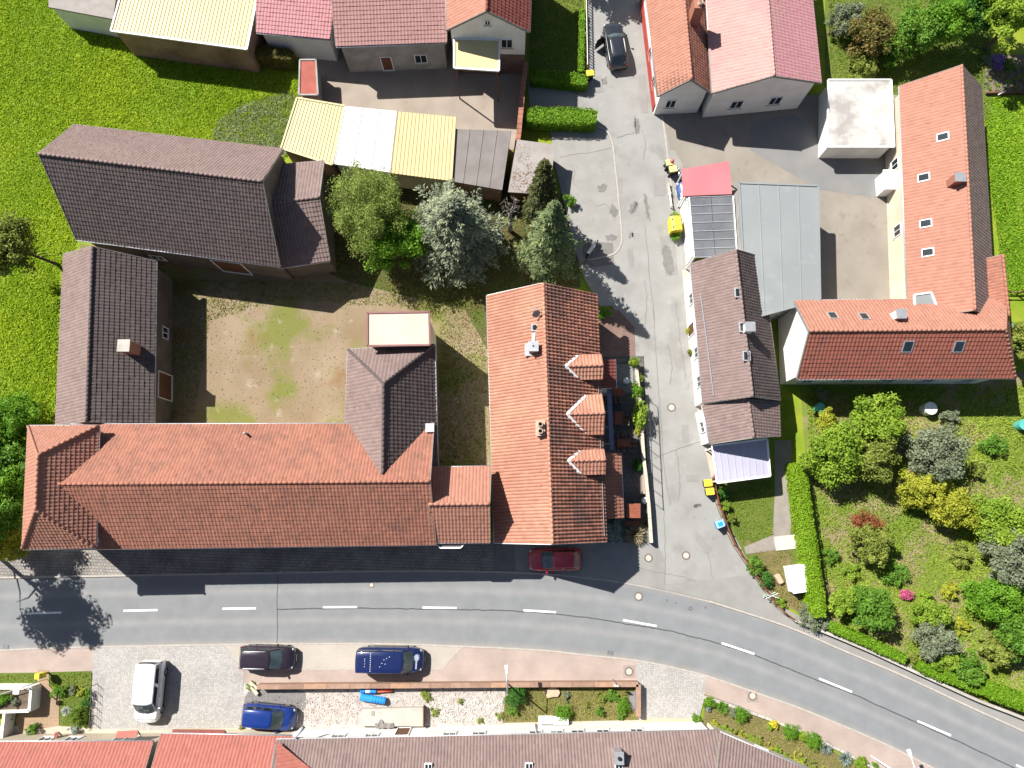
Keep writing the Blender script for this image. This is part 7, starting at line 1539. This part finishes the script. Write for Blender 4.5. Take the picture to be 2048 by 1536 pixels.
# brown hut and bench on the terrace
hb = thing('garden_hut', 'small brown boarded hut in the southern corner of the terrace', 'hut', tuple(P(1268, 1022, 0)))
hp = [P(u, v, 1.9) for u, v in ((1253, 1007), (1281, 1007), (1281, 1036), (1253, 1036))]
nb_ = 9
for i in range(nb_):
    a, b = hp[0].lerp(hp[3], (i + .02) / nb_), hp[1].lerp(hp[2], (i + .02) / nb_); c_, d_ = hp[1].lerp(hp[2], (i + .96) / nb_), hp[0].lerp(hp[3], (i + .96) / nb_)
    obj('roof_board', MB().slab([a, b, c_, d_], .03), timber_red, hb)
cc = sum(hp, Vector()) / 4
obj('wall', MB().prism([Vector((cc.x + (p.x - cc.x) * .85, cc.y + (p.y - cc.y) * .85, 0)) for p in hp], .0, 1.86), timber, hb)
be = thing('garden_bench', 'reddish bench in front of the brown hut', 'bench', tuple(P(1266, 1046, 0))); a, b = P(1252, 1047, .45), P(1281, 1047, .45)
for k in range(3): obj('slat', MB().bar(a + Vector((0, k * .13 - .13, 0)), b + Vector((0, k * .13 - .13, 0)), .11, .03), timber_red, be)
for t in (.08, .92): q = a.lerp(b, t); obj('leg', MB().box((q.x, q.y, .24), (.06, .36, .4)), timber, be)
for u, v, lb in ((1253, 762, 'white barrel table on the upper terrace'), (1290, 1001, 'white pot at the lower end of the terrace wall')):
    c = P(u, v, .5); o = thing('white_barrel', lb, 'barrel', (c.x, c.y, .04)); n = 14; prof = [(.2, 0), (.27, .2), (.28, .45), (.22, .7), (.16, .7), (.14, .62)]
    mb = MB(); mb.add([(r * math.cos(6.2832 * i / n), r * math.sin(6.2832 * i / n), z) for r, z in prof for i in range(n)], [(k * n + i, k * n + (i + 1) % n, (k + 1) * n + (i + 1) % n, (k + 1) * n + i) for k in range(5) for i in range(n)] + [tuple(range(5 * n, 6 * n))]); obj('body', mb, white_paint, o, True, True); obj('hoop', MB().tube((0, 0, .3), (0, 0, .34), .288, None, 14), zinc, o, True, True)
tw2 = thing('raised_bed', 'pale stone slab bed inside the terrace wall', 'bed', tuple(P(1288, 965, 0))); rp_ = [P(u, v, .55) for u, v in ((1284, 950), (1296, 950), (1298, 988), (1285, 988))]; obj('slab', MB().prism(rp_, .02, .55), mat('pinkish_stone', (.34, .27, .225), (.29, .225, .19), scale=2, bump=.2), tw2)
c = P(1246, 757, .02); tag(obj('terrace_mat', MB().box((c.x, c.y, .06), (1.7, 2.4, .03)), mat('slab_field', (.17, .175, .18), (.22, .22, .215), scale=2.5, bump=.3)), 'square of grey slabs on the upper terrace', 'paving')

# manhole covers, drains, marks
def manhole(u, v, r, label, z=.05, square=False):
    c = P(u, v, z); o = thing('manhole_cover', label, 'manhole', (c.x, c.y, z), 0, 'manhole covers')
    if square: obj('surround', MB().box((0, 0, .004), (r * 2.7, r * 2.7, .01)), mat('manhole_stone', (.30, .24, .21), (.26, .21, .18), scale=4), o, False, True)
    obj('ring', MB().tube((0, 0, .0), (0, 0, .014), r, None, 24), mat('iron_ring', (.15, .125, .105), (.12, .1, .085), scale=6, rough=.7), o, False, True)
    obj('lid', MB().tube((0, 0, .0), (0, 0, .02), r * .68, None, 20), mat('pale_concrete_lid', (.47, .41, .36), (.42, .36, .31), scale=6, rough=.9), o, False, True)
for u, v, r, lb, z, sq in ((743, 1170, .22, 'manhole near the north kerb in front of the long house', 0.0, 0), (1297, 1116, .34, 'manhole by the corner of the terrace', .048, 0), (1372, 1111, .34, 'manhole in the mouth of the lane', .032, 0), (1277, 1193, .35, 'manhole in the main road at the lane mouth', 0.0, 0), (1343, 815, .36, 'manhole in the lane beside the inn terrace', .032, 0), (1258, 1343, .34, 'manhole in the pink pavement by the cobbled drive', .055, 1), (1505, 1392, .34, 'manhole with square surround in the pink pavement beside the bank', .055, 1), (177, 1113, .28, 'manhole in the grey pavement below the western wing', .092, 0)):
    manhole(u, v, r, lb, z, sq)
for u, v, r in ((1334, 1201, .09), (1352, 1206, .07), (1381, 1217, .16), (1411, 1215, .09)):
    c = P(u, v, 0); n = 14; mb = MB(); mb.add([(c.x + q * math.cos(6.2832 * i / n), c.y + q * math.sin(6.2832 * i / n), .006) for q in (r, r * .6) for i in range(n)], [(i, (i + 1) % n, n + (i + 1) % n, n + i) for i in range(n)]); tag(obj('utility_mark', mb, bitumen), None, None, None, 'structure')
for u, v, lb in ((1221, 1306, 'drain grate at the south kerb before the cobbled drive'), (12, 1294, 'drain grate at the south kerb in the left corner')):
    c = P(u, v, 0); o = thing('drain_grate', lb, 'drain', (c.x, c.y, 0), rad(-5)); obj('frame', MB().box((0, 0, .004), (.42, .3, .012)), soot, o, False, True)
    for k in range(4): obj('bar', MB().box((0, -.11 + k * .073, .014), (.38, .03, .012)), zinc, o, False, True)
# right garden odds and ends
c = P(1599, 1158, 1.2); ws = thing('white_garden_box', 'white storage box beside the tall hedge on the corner lawn', 'storage box', (c.x, c.y, 0), rad(8)); obj('body', MB().rbox((0, 0, .55), (1.3, 2.0, 1.1), .04), white_paint, ws, False, True); obj('lid', MB().rbox((0, 0, 1.14), (1.4, 2.1, .1), .03), white_paint, ws, False, True)
c = P(1578, 1085, .3); tag(obj('path_slab', MB().box((c.x, c.y, .06), (2.1, 1.1, .08), .1), mat('pale_path_slab', (.5, .45, .4), (.45, .4, .35), scale=2)), 'pale stone landing where the garden path meets the hedge', 'slab')
c = P(1558, 1158, .2); tag(obj('sandstone_block', MB().rbox((c.x, c.y, .2), (.45, .8, .4), .08, .5), mat('sandstone', (0, 0, 0))), 'rounded sandstone block on the dry corner lawn', 'rock')
c = P(1856, 818, .5); wbn = thing('white_drum', 'white drum behind the orange farmhouse', 'drum', (c.x, c.y, 0)); obj('body', MB().tube((0, 0, 0), (0, 0, .9), .5, None, 18), white_paint, wbn, False, True); obj('lid', MB().tube((0, 0, .9), (0, 0, .95), .52, None, 18), white_paint, wbn, False, True)
teal = mat('teal_plastic', (.10, .42, .36), (.08, .36, .3), rough=.4)
for u, v, r, lb in ((1638, 815, .35, 'round teal rain barrel under the farmhouse gable'), (2044, 850, .42, 'round teal rain barrel at the right edge of the garden')):
    c = P(u, v, .5); o = thing('rain_barrel', lb, 'barrel', (c.x, c.y, 0)); obj('body', MB().tube((0, 0, 0), (0, 0, .8), r * .9, r, 18), teal, o, False, True); obj('rim', MB().tube((0, 0, .78), (0, 0, .84), r * 1.05, None, 18), teal, o, False, True)
c = P(1774, 368, .8); wv = thing('white_cabin', 'small white hut beside the orange farm wing', 'hut', (c.x, c.y, 0)); obj('wall', MB().box((0, 0, .8), (1.2, 1.6, 1.6)), white_paint, wv, False, True); obj('roof', MB().rbox((0, 0, 1.65), (1.4, 1.8, .1), .03), white_paint, wv, False, True)
c = P(1974, 628, 7.4); bd = thing('blue_barrel', 'bright blue barrel beside the farm roof at the right', 'barrel', (P(1972, 640, 0).x + 1.5, P(1972, 660, 0).y, 0)); obj('body', MB().tube((0, 0, 0), (0, 0, .9), .3, None, 16), blue_pl, bd, False, True); obj('lid', MB().tube((0, 0, .9), (0, 0, .94), .31, None, 16), blue_pl, bd, False, True)
bed_e = thing('bed_edging', 'timber edging below the vegetable bed', 'edging', tuple(P(2010, 190, 0)))
for k in range(3): obj('board', MB().bar(P(1972 + k * 32, 187, .15), P(2002 + k * 32, 186, .15), .12, .34), timber, bed_e)
obj('hose', MB().tube(P(1996, 190, .3), P(2012, 182, .3), .06), steel, bed_e, True)
fw2 = thing('field_fence', 'dark field fence at the right edge below the meadow', 'fence', tuple(P(2030, 585, 0)))
for z in (.4, .8): obj('rail', MB().bar(P(2010, 584, z), P(2110, 586, z), .06, .12), timber, fw2)
for k in range(4): q = P(2012 + k * 28, 585, .5); obj('post', MB().box((q.x, q.y, .5), (.1, .1, 1.0)), timber, fw2)
c = P(1493, 270, .6)
# person-high details in the white lane
pl_ = thing('pink_parasol', 'folded pink parasol above the yellow bins', 'parasol', tuple(P(1423, 955, 0))); q = P(1423, 955, 0); obj('pole', MB().tube(q, q + Vector((0, 0, 1.9)), .03), steel, pl_, True); mb = MB(); mb.tube(q + Vector((0, 0, .9)), q + Vector((0, 0, 1.5)), .12, .26, 10); mb.tube(q + Vector((0, 0, 1.5)), q + Vector((0, 0, 1.8)), .26, .08, 10); obj('cloth', mb, mat('pink_cloth', (.5, .08, .16), (.42, .06, .13), scale=4), pl_, True)
